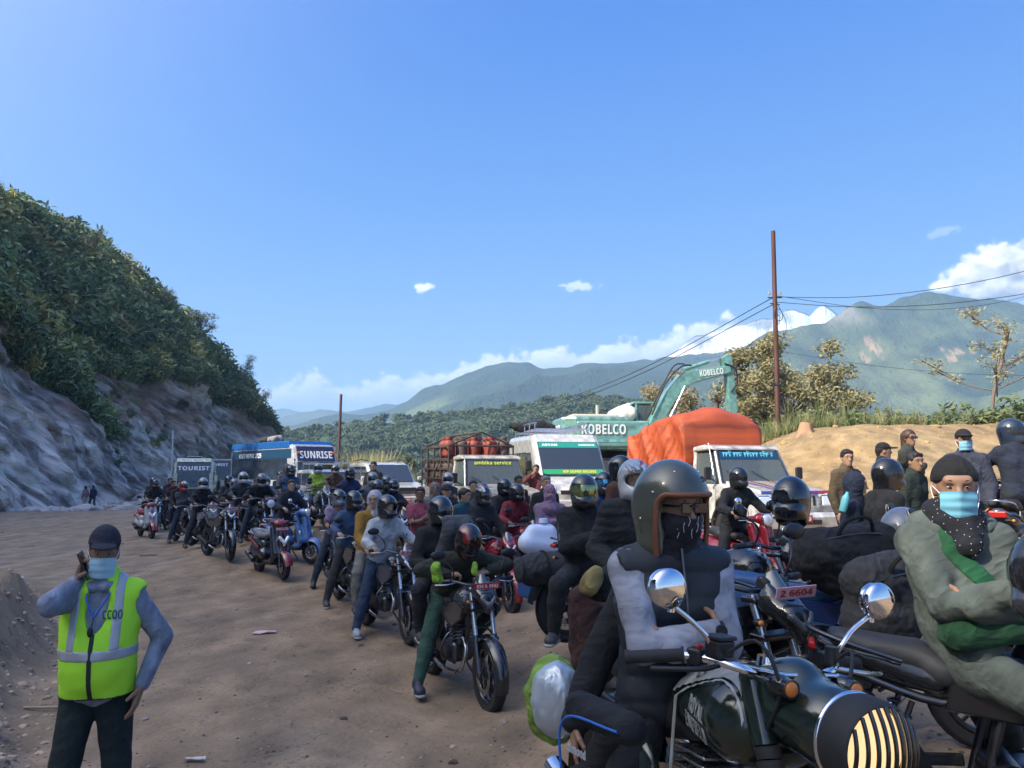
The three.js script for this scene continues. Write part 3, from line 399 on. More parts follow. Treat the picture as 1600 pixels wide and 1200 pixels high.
/* o: label, at [x, y, z] of the base, face (degrees, 0 to the camera, 90 to the right), D for detail, pose, key (poses that repeat), skin, top/topKind, legs, shoe, head, headColor, visor, mask ... */
function person(o) {
  const t = thing('person', o.label, 'person', o.at, heading(o.face ?? 0), o.group); if (o.size) t.scale.setScalar(o.size);
  const J = skeleton(o.pose), D = o.D ?? 10, cell = clamp(D * .0032, .0108, .046), hc = o.head === 'full' ? clamp(D * .0016, .010, .022) : clamp(D * .0012, .005, .018), kind = o.topKind ?? 'jacket', skin = mat(SKIN[o.skin ?? 0], .55, 0, { sheen: .15, bumpMap: clothBump, bumpScale: .0006 }), M = headMatrix(J);
  const wr = (amp, f) => (x, y, z) => { const q = .5 * n3(x * 5 + 3, y * 5, z * 5); return amp * (.9 * (.5 - Math.abs(n3(x * f * .6 + q, y * f * .75 - q * 2, z * f * .6 + q)) * 1.5) + .45 * n3(x * f * 1.6 + 5, y * f * 1.7, z * f * 1.6)); }, near = D < 8;
  const geo = (k, f) => o.key ? memo([o.key, k, kind, cell, o.open].join(), f) : f();
  const hidden = kind === 'tshirt' ? -.004 : -.014;
  part(t, 'body', geo('body', () => {
    const prims = [...torsoPrims(J, -.014)]; for (const k of ['R', 'L']) { prims.push(...legPrims(J, k, -.012), ...armPrims(J, k, hidden)); prims.push(cap(mix(J['el' + k], J['wr' + k], .8), J['wr' + k], .03, .026)); }
    prims.push(cap(J.N, add(J.H, [-.03, -.1, 0]), .055, .055));
    const gs = [sdf(prims, clamp(cell * 1.7, .022, .05), .04), headGeo(hc).clone().applyMatrix4(M)];
    for (const [k, s] of [['R', 1], ['L', -1]]) { const fd = unit(sub3(J['wr' + k], J['el' + k])), d = o.pose['dir' + k] ? unit(o.pose['dir' + k]) : fd; let n = o.pose['palm' + k] ?? [0, 0, -s]; n = unit(sub3(n, d.map(v => v * dot(n, d)))); const sg = dot(cross(n, d), o.pose['thumb' + k] ?? [.5, .8, 0]) > 0 ? 1 : -1; gs.push(sdf(handPrims(J['wr' + k], d, n, sg, o.pose['curl' + k] ?? .45, D < 9 ? 0 : D < 16 ? .003 : .007), D < 5 ? .0046 : D < 9 ? .006 : D < 16 ? .011 : .022, .01)); }
    return merge(gs);
  }), skin);
  const tg = o.puff ?? (kind === 'tshirt' ? .010 : .022), folds = near ? wr(o.fold ?? .007, 13) : wr(.006, 9), ring = o.puffer ? (x, y, z) => .011 * Math.abs(Math.sin((y + .02 * n3(x * 8, 0, z * 8)) * Math.PI / o.puffer)) * -1 + wr(.004, 14)(x, y, z) : folds;
  const topM = o.topMat ?? cloth(o.top ?? [.03, .03, .035]);
  const top = part(t, o.topName ?? (kind === 'tshirt' ? 'shirt' : 'jacket'), geo('top', () => { const c = kind === 'tshirt' ? .3 : .97, P = [...torsoPrims(J, tg), ...armPrims(J, 'R', tg, c), ...armPrims(J, 'L', tg, c)]; if (o.hoodie) P.push(cap(add(J.N, J.right, -.07), add(J.N, J.right, .07), .055), cap(add(J.N, J.fwd, -.07), add(add(J.N, J.fwd, -.09), J.up, -.06), .07)); else if (kind === 'jacket') P.push(cap(J.N, add(J.N, J.up, .045), .078, .072)); return sdf(P, cell, .045, { fold: ring }); }), topM);
  part(t, 'trousers', geo('legs', () => { const P = []; for (const k of ['R', 'L']) P.push(...legPrims(J, k, .017), cap(add(J.P, [0, 0, k === 'R' ? .07 : -.07]), J['hip' + k], .108, .10)); return sdf(P, cell, .03, { fold: near ? wr(o.fold ?? .006, 12) : null }); }), o.legMat ?? cloth(o.legs ?? [.025, .028, .035]));
  const sole = mat([.30, .29, .28], .8);
  if (!o.noShoes) for (const k of ['R', 'L']) { const a = J['an' + k], d = unit(J['toe' + k]), dn = [0, -1, 0]; const sh = part(t, 'shoe', geo('shoe' + k, () => sdf([cap(add(a, [0, .02, 0]), add(a, d, -.015), .047, .047), cap(add(add(a, dn, .035), d, -.04), add(add(a, dn, .04), d, .14), .045, .042), ell(add(add(a, dn, .04), d, .10), [.06, .042, .048])], clamp(cell, .012, .026), .03, { clip: [[0, -1, 0, -(a[1] - .078)]] })), o.shoeMat ?? mat(o.shoe ?? [.05, .05, .055], .6)); if (D < 12) part(sh, 'sole', geo('sole' + k, () => sdf([cap(add(add(a, dn, .07), d, -.05), add(add(a, dn, .07), d, .15), .046, .046)], .012, .02, { clip: [[0, 1, 0, a[1] - .062], [0, -1, 0, -(a[1] - .088)]] })), sole); }
  if (o.sleeve) { const a = J.shR, e = J.elR, n = unit(add(J.right, [.55, .35, 0])); part(t, 'sleeve_panel', sdf([cap(add(mix(a, e, -.05), n, .052), add(mix(a, e, .8), n, .046), .036, .03)], .011, .02), cloth(o.sleeve)); }
  if (o.vest) { const v = part(t, 'vest', sdf([...torsoPrims(J, tg + .016)], cell, .045, { fold: ring, clip: o.vest.clip }), o.vest.mat); o.vest.part = v; }
  const head = new THREE.Group(); head.name = 'head_wear'; M.decompose(head.position, head.quaternion, head.scale);
  const wear = (name, g, m, label) => { const q = part(t, name, g, m, label); q.applyMatrix4(M); return q; };
  const hk = o.head ?? 'hair';
  if (hk === 'full') { const h = wear('helmet', gear.full(clamp(D * .0015, .0085, .022)), o.helmetMat ?? paint(o.headColor ?? [.015, .015, .018], .22)); if (o.visor !== 'none') part(h, 'visor', visorGeo(o.visorUp ? .62 : 0), visors[o.visor ?? 'dark']); if (o.stripe) part(h, 'helmet_stripe', sheet(4, 20, (u, v) => { const e = lerp(.5, 2.9, v), z = lerp(-1, 1, u) * (o.stripe.w ?? .03) + (o.stripe.z ?? 0); const k = Math.sqrt(Math.max(0, 1 - (z / .1275) ** 2)); return [-.008 + Math.cos(e) * .1492 * k, .022 + Math.sin(e) * .1472 * k, z]; }), paint(o.stripe.c)); if (D < 14) { for (const s of [-1, 1]) part(h, 'visor_hinge', memo('vh' + s, () => cy(.018, .018, .012, -.01, .012, s * .1265, Math.PI / 2)), K.matte); part(h, 'chin_vent', bx(.012, .016, .06, .163, -.078, 0), K.matte); } }
  else if (hk !== 'none') { const h = wear({ hair: 'hair', longhair: 'hair', beanie: 'beanie', hood: 'headscarf', scarf: 'headscarf', cap: 'cap' }[hk], gear[hk](clamp(D * .0013, .0065, .018)), o.headMat ?? (hk.includes('hair') ? mat(o.headColor ?? [.012, .010, .009], .6) : cloth(o.headColor ?? [.02, .02, .025]))); if (hk === 'cap') wear('hair', gear.capHair(clamp(D * .0012, .007, .014)), mat([.012, .01, .009], .7)); }
  if (D < 16 && !(hk === 'full' && (o.visor ?? 'dark') === 'dark' && !o.visorUp)) for (const s of [-1, 1]) { const e = wear('eye', memo('eye', () => sp(.0125, .0105, .0135, 0, 0, 0, 8)), mat([.42, .39, .36], .3)); e.geometry = memo('eye' + s, () => sp(.0115, .0042, .011, .0750, .006, s * .031, 8)); part(e, 'iris', memo('iris' + s, () => sp(.004, .0042, .0062, .0842, .006, s * .031, 6)), mat([.02, .012, .008], .15)); wear('eyebrow', memo('brow' + s, () => tb([[.088, .028, s * .015], [.09, .034, s * .032], [.075, .030, s * .050]], .0045, 6, 5)), mat([.012, .01, .009], .8)); }
  if (o.mask) { const m = wear('face_mask', memo('mask' + (D < 6), () => { const f = (x, y) => { const ns = Math.exp(-((x) ** 2) / .0006) * S(-.06, -.005, y); return .112 + ns * .012 - Math.abs(x) * .25 - x * x * 5.2 - Math.max(0, -y - .06) * .35; }; return sheet(20, 14, (u, v) => { const z = lerp(-.068, .068, u), y = lerp(-.118, -.006 - Math.abs(z) * .12, v); return [f(z, y) + .0022 * Math.sin(v * 19), y, z]; }); }), mat(o.mask, .85, 0, { bumpMap: clothBump, bumpScale: .0008 })); for (const s of [-1, 1]) { part(m, 'ear_loop', memo('loop' + s, () => tb([[.072, -.02, s * .068], [.03, -.002, s * .079], [-.012, .005, s * .088], [.02, -.05, s * .082], [.06, -.10, s * .064]], .0018, 12, 4)), mat([.75, .78, .8], .8)); } }
  t.userData.J = undefined; delete t.userData.J; return { t, J, M, wear };
}
// ---------- motorbikes (x forward, y up, z to the rider's right; origin on the ground between the wheels) ----------
function wheelGeo(R, w, rim, spokes) {
  return memo(['wheel', R, w, rim, spokes].join(), () => {
    const pts = []; for (let i = 0; i <= 12; i++) { const a = lerp(-1.25, 1.25, i / 12); pts.push([R - w * .62 * (1 - Math.cos(a) * 1) * .8, Math.sin(a) * w * .5]); } pts.unshift([rim, -w * .36]); pts.push([rim, w * .36]);
    const tyre = la(pts, 40).rotateX(Math.PI / 2); const p = tyre.attributes.uv; for (let i = 0; i < p.count; i++) p.setXY(i, p.getX(i) * 5, p.getY(i));
    const rm = [la([[rim - .022, -w * .34], [rim + .006, -w * .37], [rim + .006, w * .37], [rim - .022, w * .34], [rim - .03, 0], [rim - .022, -w * .34]], 36).rotateX(Math.PI / 2), cy(.045, .045, w * .9, 0, 0, 0, Math.PI / 2)];
    for (let i = 0; i < spokes; i++) { const a = i / spokes * Math.PI * 2; if (spokes > 12) rm.push(rod([Math.cos(a) * .03, Math.sin(a) * .03, i % 2 ? .03 : -.03], [Math.cos(a + .3) * (rim - .02), Math.sin(a + .3) * (rim - .02), 0], .0022, .0022, 5)); else rm.push(put(new THREE.BoxGeometry(rim - .04, .022, .03), 0, 0, 0).translate((rim - .02) / 2 + .02, 0, 0).applyMatrix4(new THREE.Matrix4().makeRotationZ(a)), put(new THREE.BoxGeometry((rim - .04) * .6, .014, .022), 0, 0, 0).translate(rim * .62, .02, 0).applyMatrix4(new THREE.Matrix4().makeRotationZ(a + .16))); }
    return { tyre, rim: merge(rm), disc: merge([la([[rim * .48, -.002], [rim * .70, -.002], [rim * .70, .002], [rim * .48, .002], [rim * .48, -.002]], 32).rotateX(Math.PI / 2), ...[0, 1, 2, 3, 4].map(i => put(new THREE.BoxGeometry(rim * .5, .014, .003), rim * .25, 0, 0).applyMatrix4(new THREE.Matrix4().makeRotationZ(i * 1.2566)))]) };
  });
}
function wheel(parent, name, x, y, R, w, rim, spokes, rimM, disc = 1) { const g = wheelGeo(R, w, rim, spokes), o = part(parent, name, g.rim, rimM); o.position.set(x, y, 0); part(o, 'tyre', g.tyre, K.rubber); if (disc) { const d = part(o, 'brake_disc', g.disc, K.steel); d.position.z = disc * .055; } return o; }
const plateM = { red: mat([.42, .03, .03], .5), pink: mat([.62, .34, .36], .5), white: mat([.75, .75, .74], .5) };
function plate(parent, kind, x, y, z, tilt, txt = '034 9542', w = .24, h = .055, ry = 0) {
  const p = part(parent, 'number_plate', memo(['plate', w, h].join(), () => bx(.006, h, w, 0, 0, 0, 0, 0, 0, .002)), plateM[kind]); p.position.set(x, y, z); p.rotation.set(0, ry, tilt);
  part(p, 'plate_lettering', memo('pl' + txt + w, () => letters(txt, h * .55, w * .82, .002).rotateY(Math.PI / 2).translate(.0032, 0, 0)), kind === 'red' ? mat([.8, .8, .8], .5) : mat([.35, .03, .03], .5));
}
function mirrors(parent, px, py, pz, hgt, headR, m, glassM = K.mirror, round = false) {
  for (const s of [-1, 1]) { const e = [px - .05, py + hgt, s * (pz + .10)], st = part(parent, 'mirror', [tb([[px, py, s * pz], [px + .03, py + hgt * .5, s * (pz + .02)], e], .0065, 10, 6), round ? sp(.022, headR, headR, e[0] - .008, e[1] + headR * .4, e[2]) : sp(.022, headR * .72, headR * 1.25, e[0], e[1] + .02, e[2] + s * .03)], m); part(st, 'mirror_glass', round ? cy(headR * .92, headR * .92, .002, e[0] - .026, e[1] + headR * .4, e[2], 0, 0, Math.PI / 2, 24) : put(sp(.002, headR * .58, headR * 1.08, 0, 0, 0), e[0] - .021, e[1] + .02, e[2] + s * .03), glassM); }
}
function indicator(parent, x, y, z, s) { const i = part(parent, 'indicator', [rod([x, y, z], [x, y, z + s * .06], .008), sp(.026, .017, .02, x, y, z + s * .075)], K.black); part(i, 'indicator_lens', sp(.012, .013, .016, x + .018 * Math.sign(x), y, z + s * .075), K.amber); }
function motorbike(o) {
  const t = thing('motorcycle', o.label, 'motorcycle', o.at, heading(o.face), o.group ?? 'motorcycles waiting on the dirt road'), c1 = paint(o.tank ?? [.02, .02, .024]), c2 = paint(o.accent ?? o.tank ?? [.03, .03, .035]), rimM = o.rim ? paint(o.rim) : K.black, st = o.steer ?? 0;
  const front = new THREE.Group(); front.name = 'front_assembly'; front.position.set(.42, 0, 0); front.rotation.y = st; t.add(front); const fx = .26;
  wheel(front, 'front_wheel', fx, .305, .305, .105, .222, 5, rimM); wheel(t, 'rear_wheel', -.68, .305, .305, .125, .222, 5, rimM, -1);
  for (const s of [-1, 1]) { const f = part(front, 'fork_leg', [rod([fx, .305, s * .085], [fx - .10, .62, s * .085], .027, .027), bx(.05, .07, .03, fx, .31, s * .085)], K.iron); part(f, 'fork_tube', rod([fx - .09, .60, s * .085], [fx - .235, 1.0, s * .085], .0205), o.chromeFork === false ? K.iron : K.alu); }
  part(front, 'front_fender', memo('ffend', () => { const g = sheet(14, 6, (u, v) => { const a = lerp(-.25, 2.35, u), z = lerp(-1, 1, v), r = .335 - .03 * z * z; return [Math.cos(a) * r, Math.sin(a) * r, z * .062 * (1 - .35 * Math.abs(u - .5))]; }); return merge([g, bx(.16, .03, .19, -.07, .27, 0, 0, 0, .4)]); }), c2).position.set(fx, .305, 0);
  for (const g of [bx(.10, .03, .22, .02, .98, 0), bx(.10, .03, .22, .07, .82, 0)]) part(front, 'fork_clamp', g, K.iron);
  if (o.lamp === 'round') { const h = part(front, 'headlight', [la([[0, -.12], [.06, -.115], [.09, -.06], [.098, 0], [.10, .02]], 24).rotateZ(-Math.PI / 2).translate(.24, .92, 0), rod([.05, .92, -.1], [.20, .92, -.085], .01), rod([.05, .92, .1], [.20, .92, .085], .01)], o.lampM ?? K.chrome); part(h, 'headlight_lens', sp(.03, .092, .092, .255, .92, 0), K.lens); }
  else {
    const h = part(front, 'headlight', memo('hl', () => sdf([cap([.10, .98, -.045], [.20, .93, -.03], .06, .05), cap([.10, .98, .045], [.20, .93, .03], .06, .05), cap([.20, .92, 0], [.24, .83, 0], .055, .03), cap([.12, 1.02, -.05], [.06, 1.09, -.06], .025, .012), cap([.12, 1.02, .05], [.06, 1.09, .06], .025, .012)], .016, .03)), c2);
    part(h, 'headlight_lens', memo('hlens', () => sdf([cap([.235, .935, -.055], [.265, .885, -.012], .02, .016), cap([.235, .935, .055], [.265, .885, .012], .02, .016), cap([.262, .885, 0], [.262, .86, 0], .024, .014)], .009, .015)), o.lens ?? K.lens);
    part(h, 'fly_screen', memo('fly', () => sheet(10, 8, (u, v) => { const z = lerp(-1, 1, u), q = z * z; return [.19 - .10 * v - .05 * q, 1.0 + .12 * v * (1 - .35 * q), z * .075 * (1 - .3 * v)]; })), K.glass);
  }
  part(front, 'handlebar', [tb([[-.13, 1.045, -.37], [-.06, 1.05, -.22], [.02, 1.02, -.09], [.02, 1.02, .09], [-.06, 1.05, .22], [-.13, 1.045, .37]], .0125, 24, 8)], K.iron);
  for (const s of [-1, 1]) { part(front, 'grip', rod([-.085, 1.047, s * .25], [-.135, 1.045, s * .385], .018), K.matte); part(front, 'lever', tb([[-.03, 1.04, s * .21], [-.01, 1.03, s * .28], [-.06, 1.025, s * .38]], .006, 8, 5), K.alu); part(front, 'switch_box', bx(.045, .04, .05, -.075, 1.05, s * .225), K.matte); }
  if (o.mirrors !== false) mirrors(front, -.06, 1.05, .21, .20, .058, K.black);
  part(front, 'instrument_panel', bx(.06, .05, .15, .07, 1.06, 0, 0, 0, -.5), K.matte);
  for (const s of [-1, 1]) indicator(front, .13, .90, s * .075, s);
  if (o.plate) plate(front, o.plate, .215, 1.035, 0, -.25, o.plateText);
  part(t, 'fuel_tank', memo('tank' + (o.fat ?? 0), () => sdf([cap([.27, .86, -.05], [-.02, .83, -.03], .125, .07), cap([.27, .86, .05], [-.02, .83, .03], .125, .07), cap([.20, .92, 0], [.0, .88, 0], .09, .06)], .021, .05)), c1);
  for (const s of [-1, 1]) { part(t, 'tank_shroud', memo('shr' + s, () => ex([[.02, .72], [.20, .62], [.44, .74], [.47, .84], [.30, .88], [.12, .84]], .035, .012).translate(0, 0, s * .165)), c2); part(t, 'side_panel', memo('sdp' + s, () => ex([[-.36, .66], [-.08, .62], [-.02, .76], [-.34, .78]], .03, .012).translate(0, 0, s * .12)), c1); }
  part(t, 'seat', memo('seat', () => sdf([cap([-.06, .80, -.05], [-.36, .79, -.09], .055, .06), cap([-.06, .80, .05], [-.36, .79, .09], .055, .06), cap([-.42, .83, -.06], [-.72, .88, -.04], .055, .04), cap([-.42, .83, .06], [-.72, .88, .04], .055, .04)], .022, .05)), o.seatM ?? K.seat);
  const tail = part(t, 'tail_panel', memo('tail', () => sdf([cap([-.38, .76, -.09], [-.78, .86, -.04], .05, .028), cap([-.38, .76, .09], [-.78, .86, .04], .05, .028)], .021, .03)), c2); part(tail, 'tail_lamp', bx(.03, .035, .10, -.815, .85, 0), K.red);
  part(t, 'grab_rail', tb([[-.50, .83, -.13], [-.75, .90, -.11], [-.83, .92, 0], [-.75, .90, .11], [-.50, .83, .13]], .011, 20, 6), K.iron);
  part(t, 'rear_fender', memo('rfend', () => merge([sheet(10, 4, (u, v) => { const a = lerp(1.3, 3.0, u), z = lerp(-1, 1, v); return [-.68 + Math.cos(a) * .36, .305 + Math.sin(a) * .36, z * .075]; }), bx(.02, .16, .15, -.98, .46, 0, 0, 0, -.5)])), K.matte);
  for (const s of [-1, 1]) indicator(t, -.84, .76, s * .05, s);
  part(t, 'frame', [tb([[.28, .92, 0], [.20, .70, 0], [.14, .40, 0], [-.10, .28, 0]], .026, 14, 8), tb([[.26, .88, .04], [-.1, .74, .1], [-.35, .68, .1], [-.72, .78, .06]], .018, 14, 6), tb([[.26, .88, -.04], [-.1, .74, -.1], [-.35, .68, -.1], [-.72, .78, -.06]], .018, 14, 6), rod([-.15, .72, .09], [-.25, .32, .09], .02), rod([-.15, .72, -.09], [-.25, .32, -.09], .02)], K.iron);
  const fins = []; for (let i = 0; i < 6; i++) fins.push(bx(.17, .012, .19, .085 - i * .006, .50 + i * .028, 0, 0, 0, .25, .004)); const en = part(t, 'engine', [bx(.30, .19, .22, -.04, .38, 0, 0, 0, 0, .05), cy(.085, .085, .30, -.02, .38, 0, Math.PI / 2), cy(.07, .07, .28, -.16, .42, 0, Math.PI / 2), bx(.14, .26, .15, .065, .57, 0, 0, 0, .25)], K.iron); part(en, 'cooling_fin', fins, K.steel);
  const exh = part(t, 'exhaust', [tb([[.13, .55, .03], [.27, .45, .05], [.24, .26, .09], [0, .22, .13], [-.25, .27, .15]], .02, 20, 8)], K.steel); part(exh, 'muffler', [rod([-.25, .27, .155], [-.72, .40, .175], .042, .055, 14), rod([-.72, .40, .175], [-.76, .41, .176], .03, .03)], o.muffler ?? K.matte);
  part(t, 'swingarm', [bx(.50, .045, .03, -.45, .31, .085), bx(.50, .045, .03, -.45, .31, -.085)], K.iron); part(t, 'chain_guard', bx(.40, .05, .02, -.46, .40, -.10, 0, 0, .08), K.matte);
  const sh = []; for (const s of [-1, 1]) for (let i = 0; i < 8; i++) sh.push(to(.024, .006, lerp(-.58, -.50, i / 7), lerp(.40, .62, i / 7), s * .115, Math.PI / 2, 0, 0, 9, 6.3, 4)); part(t, 'shock_absorber', [...sh, rod([-.60, .33, .115], [-.47, .68, .115], .011), rod([-.60, .33, -.115], [-.47, .68, -.115], .011)], o.shockM ?? K.iron);
  for (const s of [-1, 1]) { part(t, 'footpeg', rod([-.12, .33, s * .12], [-.12, .33, s * .24], .013), K.matte); part(t, 'footpeg', rod([-.42, .42, s * .11], [-.42, .42, s * .22], .012), K.matte); }
  part(t, 'crash_guard', [tb([[.20, .62, 0], [.22, .58, .20], [.20, .42, .26], [.14, .30, .10]], .012, 14, 6), tb([[.20, .62, 0], [.22, .58, -.20], [.20, .42, -.26], [.14, .30, -.10]], .012, 14, 6)], K.iron);
  part(t, 'side_stand', rod([-.12, .28, -.10], [-.05, .02, -.24], .012), K.iron); t.rotation.z = 0; if (o.scale) t.scale.setScalar(o.scale);
  flatten(front, t); return t;
}
// parts that steer together hang under the bike itself
function flatten(g, t) { g.updateMatrix(); for (const c of [...g.children]) { c.applyMatrix4(g.matrix); t.add(c); } t.remove(g); }
function scooter(o) {
  const t = thing('scooter', o.label, 'scooter', o.at, heading(o.face), o.group ?? 'scooters waiting on the dirt road'), c1 = paint(o.body), c2 = paint(o.accent ?? o.body), retro = o.retro, R = .225, st = o.steer ?? 0;
  const front = new THREE.Group(); front.position.set(.42, 0, 0); front.rotation.y = st; t.add(front);
  wheel(front, 'front_wheel', .20, R, R, .10, .135, retro ? 3 : 5, retro ? K.alu : K.black); wheel(t, 'rear_wheel', -.60, R, R, .10, .135, 5, K.black, 0);
  for (const s of [-1, 1]) part(front, 'fork_leg', rod([.20, R, s * .075], [.10, .56, s * .06], .02), K.iron);
  part(front, 'front_fender', memo('sf' + !!retro, () => sheet(16, 8, (u, v) => { const a = lerp(retro ? -.1 : .1, retro ? 2.9 : 2.6, u), z = lerp(-1, 1, v), r = .275 - (retro ? .07 : .04) * z * z; return [.20 + Math.cos(a) * r, R + Math.sin(a) * r + .015, z * (retro ? .10 : .075)]; })), c2);
  part(front, 'handlebar_cowl', memo('hc' + !!retro, () => retro ? sdf([cap([-.08, 1.0, -.17], [-.08, 1.0, .17], .036), cap([-.08, 1.0, 0], [.02, .99, 0], .07, .082)], .013, .05) : sdf([cap([-.10, 1.0, -.16], [-.10, 1.0, .16], .032), cap([-.10, 1.0, 0], [.0, .97, 0], .065, .05), cap([-.02, .98, -.07], [-.02, .98, .07], .04), cap([.0, .99, -.04], [-.05, 1.08, -.06], .02, .01), cap([.0, .99, .04], [-.05, 1.08, .06], .02, .01)], .013, .04)), o.cowlM ?? c1);
  if (retro) { const h = part(front, 'headlight', la([[.06, -.02], [.085, 0], [.088, .03], [.078, .035]], 24).rotateZ(-Math.PI / 2).translate(.055, .99, 0), K.chrome); part(h, 'headlight_lens', sp(.025, .076, .076, .085, .99, 0), K.lens); }
  for (const s of [-1, 1]) { part(front, 'grip', rod([-.10, 1.0, s * .20], [-.13, 1.0, s * .35], .019), K.matte); part(front, 'lever', tb([[-.05, .99, s * .19], [-.03, .985, s * .26], [-.08, .98, s * .34]], .006, 8, 5), K.alu); }
  mirrors(front, -.08, 1.01, .19, .19, .056, retro ? K.chrome : K.black, K.mirror, retro);
  part(t, 'front_apron', memo('apr' + !!retro, () => { const P = []; for (const s of [-1, 0, 1]) P.push(cap([.52 - Math.abs(s) * .06, .46, s * .10], [.40 - Math.abs(s) * .07, .90, s * (retro ? .14 : .12)], retro ? .075 : .08, .05)); P.push(cap([.44, .36, -.14], [.36, .34, -.14], .05), cap([.44, .36, .14], [.36, .34, .14], .05)); if (retro) P.push(cap([.56, .48, 0], [.46, .88, 0], .035, .028)); else P.push(cap([.50, .66, 0], [.57, .70, 0], .07, .035)); return sdf(P, .02, .05); }), c1);
  if (!retro) { const h = part(t, 'headlight', memo('sh', () => sdf([cap([.585, .745, -.075], [.615, .66, -.015], .03, .026), cap([.585, .745, .075], [.615, .66, .015], .03, .026), cap([.61, .66, 0], [.60, .60, 0], .03, .018)], .011, .02)), K.lens); part(t, 'apron_stripe', [ex([[.50, .50], [.58, .62], [.53, .84], [.48, .88]], .012, .003).rotateX(-.12).translate(0, .0, .125), ex([[.50, .50], [.58, .62], [.53, .84], [.48, .88]], .012, .003).rotateX(.12).translate(0, .0, -.125)], c2); }
  else { part(t, 'horn_cover', [bx(.02, .035, .05, .555, .74, 0, 0, 0, .25), bx(.02, .012, .06, .565, .69, 0, 0, 0, .25), bx(.02, .012, .045, .572, .66, 0, 0, 0, .25)], K.iron); for (const s of [-1, 1]) { const i = part(t, 'indicator', sp(.03, .05, .022, .475, .60, s * .145), K.chrome); part(i, 'indicator_lens', sp(.02, .036, .014, .492, .60, s * .15), mat([.8, .7, .5], .15)); } }
  if (o.plate) plate(t, o.plate, retro ? .50 : .49, retro ? .88 : .89, 0, .3, o.plateText, .22, .045);
  part(t, 'floorboard', [bx(.46, .05, .28, .16, .28, 0), bx(.10, .40, .26, .36, .48, 0, 0, 0, .22)], K.matte);
  part(t, 'rear_body', memo('rb' + !!retro, () => sdf([cap([-.12, .40, -.08], [-.50, .48, -.12], .10, retro ? .15 : .11), cap([-.12, .40, .08], [-.50, .48, .12], .10, retro ? .15 : .11), cap([-.18, .58, -.06], [-.62, .62, -.08], .09, .08), cap([-.18, .58, .06], [-.62, .62, .08], .09, .08), cap([-.60, .62, -.06], [-.86, .70, -.03], .075, .04), cap([-.60, .62, .06], [-.86, .70, .03], .075, .04), ell([-.60, .20, 0], [.25, .25, .09], { sub: 1 })], .023, .06)), c1);
  if (!retro) for (const s of [-1, 1]) part(t, 'side_stripe', memo('ss' + s, () => ex([[-.75, .66], [-.2, .50], [-.2, .55], [-.72, .71]], .012, .003).translate(0, 0, s * .178)), c2);
  part(t, 'seat', memo('sseat', () => sdf([cap([-.10, .74, -.05], [-.38, .73, -.10], .05, .065), cap([-.10, .74, .05], [-.38, .73, .10], .05, .065), cap([-.40, .76, -.09], [-.74, .79, -.06], .06, .045), cap([-.40, .76, .09], [-.74, .79, .06], .06, .045)], .021, .05)), o.seatM ?? K.seat);
  part(t, 'grab_rail', tb([[-.58, .74, -.14], [-.80, .80, -.12], [-.90, .82, 0], [-.80, .80, .12], [-.58, .74, .14]], .011, 18, 6), K.alu);
  part(t, 'tail_lamp', bx(.04, .07, .16, -.88, .68, 0, 0, 0, .3, .015), K.red); for (const s of [-1, 1]) indicator(t, -.86, .62, s * .06, s);
  const exh = part(t, 'exhaust', [tb([[-.1, .25, .05], [-.3, .2, .12], [-.5, .24, .15]], .02, 10, 8)], K.iron); part(exh, 'muffler', [rod([-.46, .27, .16], [-.82, .40, .165], .055, .05, 16), bx(.24, .02, .07, -.62, .39, .175, 0, 0, .3)], o.muffler ?? K.iron);
  part(t, 'engine_case', bx(.42, .16, .10, -.42, .24, -.12, 0, 0, .05, .04), K.iron); part(t, 'side_stand', rod([-.1, .24, -.1], [-.04, .02, -.22], .012), K.iron); if (o.scale) t.scale.setScalar(o.scale);
  flatten(front, t); return t;
}
// ---------- riders and bikes on the road ----------
const spot = (px, D) => { const x = xAt(px, D); return [x, ground(x, -D), -D]; };
const fromFront = (px, D, face, back = .68) => { const a = face * Math.PI / 180, x = xAt(px, D) - back * Math.sin(a), z = -D - back * Math.cos(a); return [x, ground(x, z), z]; };
const ride = (o = {}) => ({ pelvis: [o.x ?? -.24, .885, 0], lean: o.lean ?? .2, headYaw: o.yaw ?? 0, headPitch: o.pitch ?? 0, handR: [.245, 1.085, .315], handL: [.245, 1.085, -.315], dirR: [.9, -.25, -.1], dirL: [.9, -.25, .1], palmR: [-.2, -1, 0], palmL: [-.2, -1, 0], thumbR: [0, 0, -1], thumbL: [0, 0, 1], curlR: 1.05, curlL: 1.05, poleR: [-.5, -.7, .6], poleL: [-.5, -.7, -.6], footR: o.down === 'L' ? [-.16, .43, .21] : [-.10, .085, .37], footL: o.down === 'R' || o.up ? [-.16, .43, -.21] : [-.10, .085, -.37], kneeR: [1, .2, .5], kneeL: [1, .2, -.5], ...o.more });
const pillion = (o = {}) => ({ pelvis: [-.60, .95, 0], lean: o.lean ?? .14, headYaw: o.yaw ?? 0, headPitch: o.pitch ?? 0, handR: [-.20, 1.02, .22], handL: [-.20, 1.02, -.22], dirR: [1, -.3, 0], dirL: [1, -.3, 0], palmR: [0, -1, 0], palmL: [0, -1, 0], thumbR: [0, 0, -1], thumbL: [0, 0, 1], poleR: [-.4, -.8, .5], poleL: [-.4, -.8, -.5], footR: [-.36, .50, .25], footL: [-.36, .50, -.25], kneeR: [1, .3, .6], kneeL: [1, .3, -.6], ...o.more });
const turned = (v, a) => [v[0] * Math.cos(a) - v[2] * Math.sin(a), v[1], v[0] * Math.sin(a) + v[2] * Math.cos(a)];
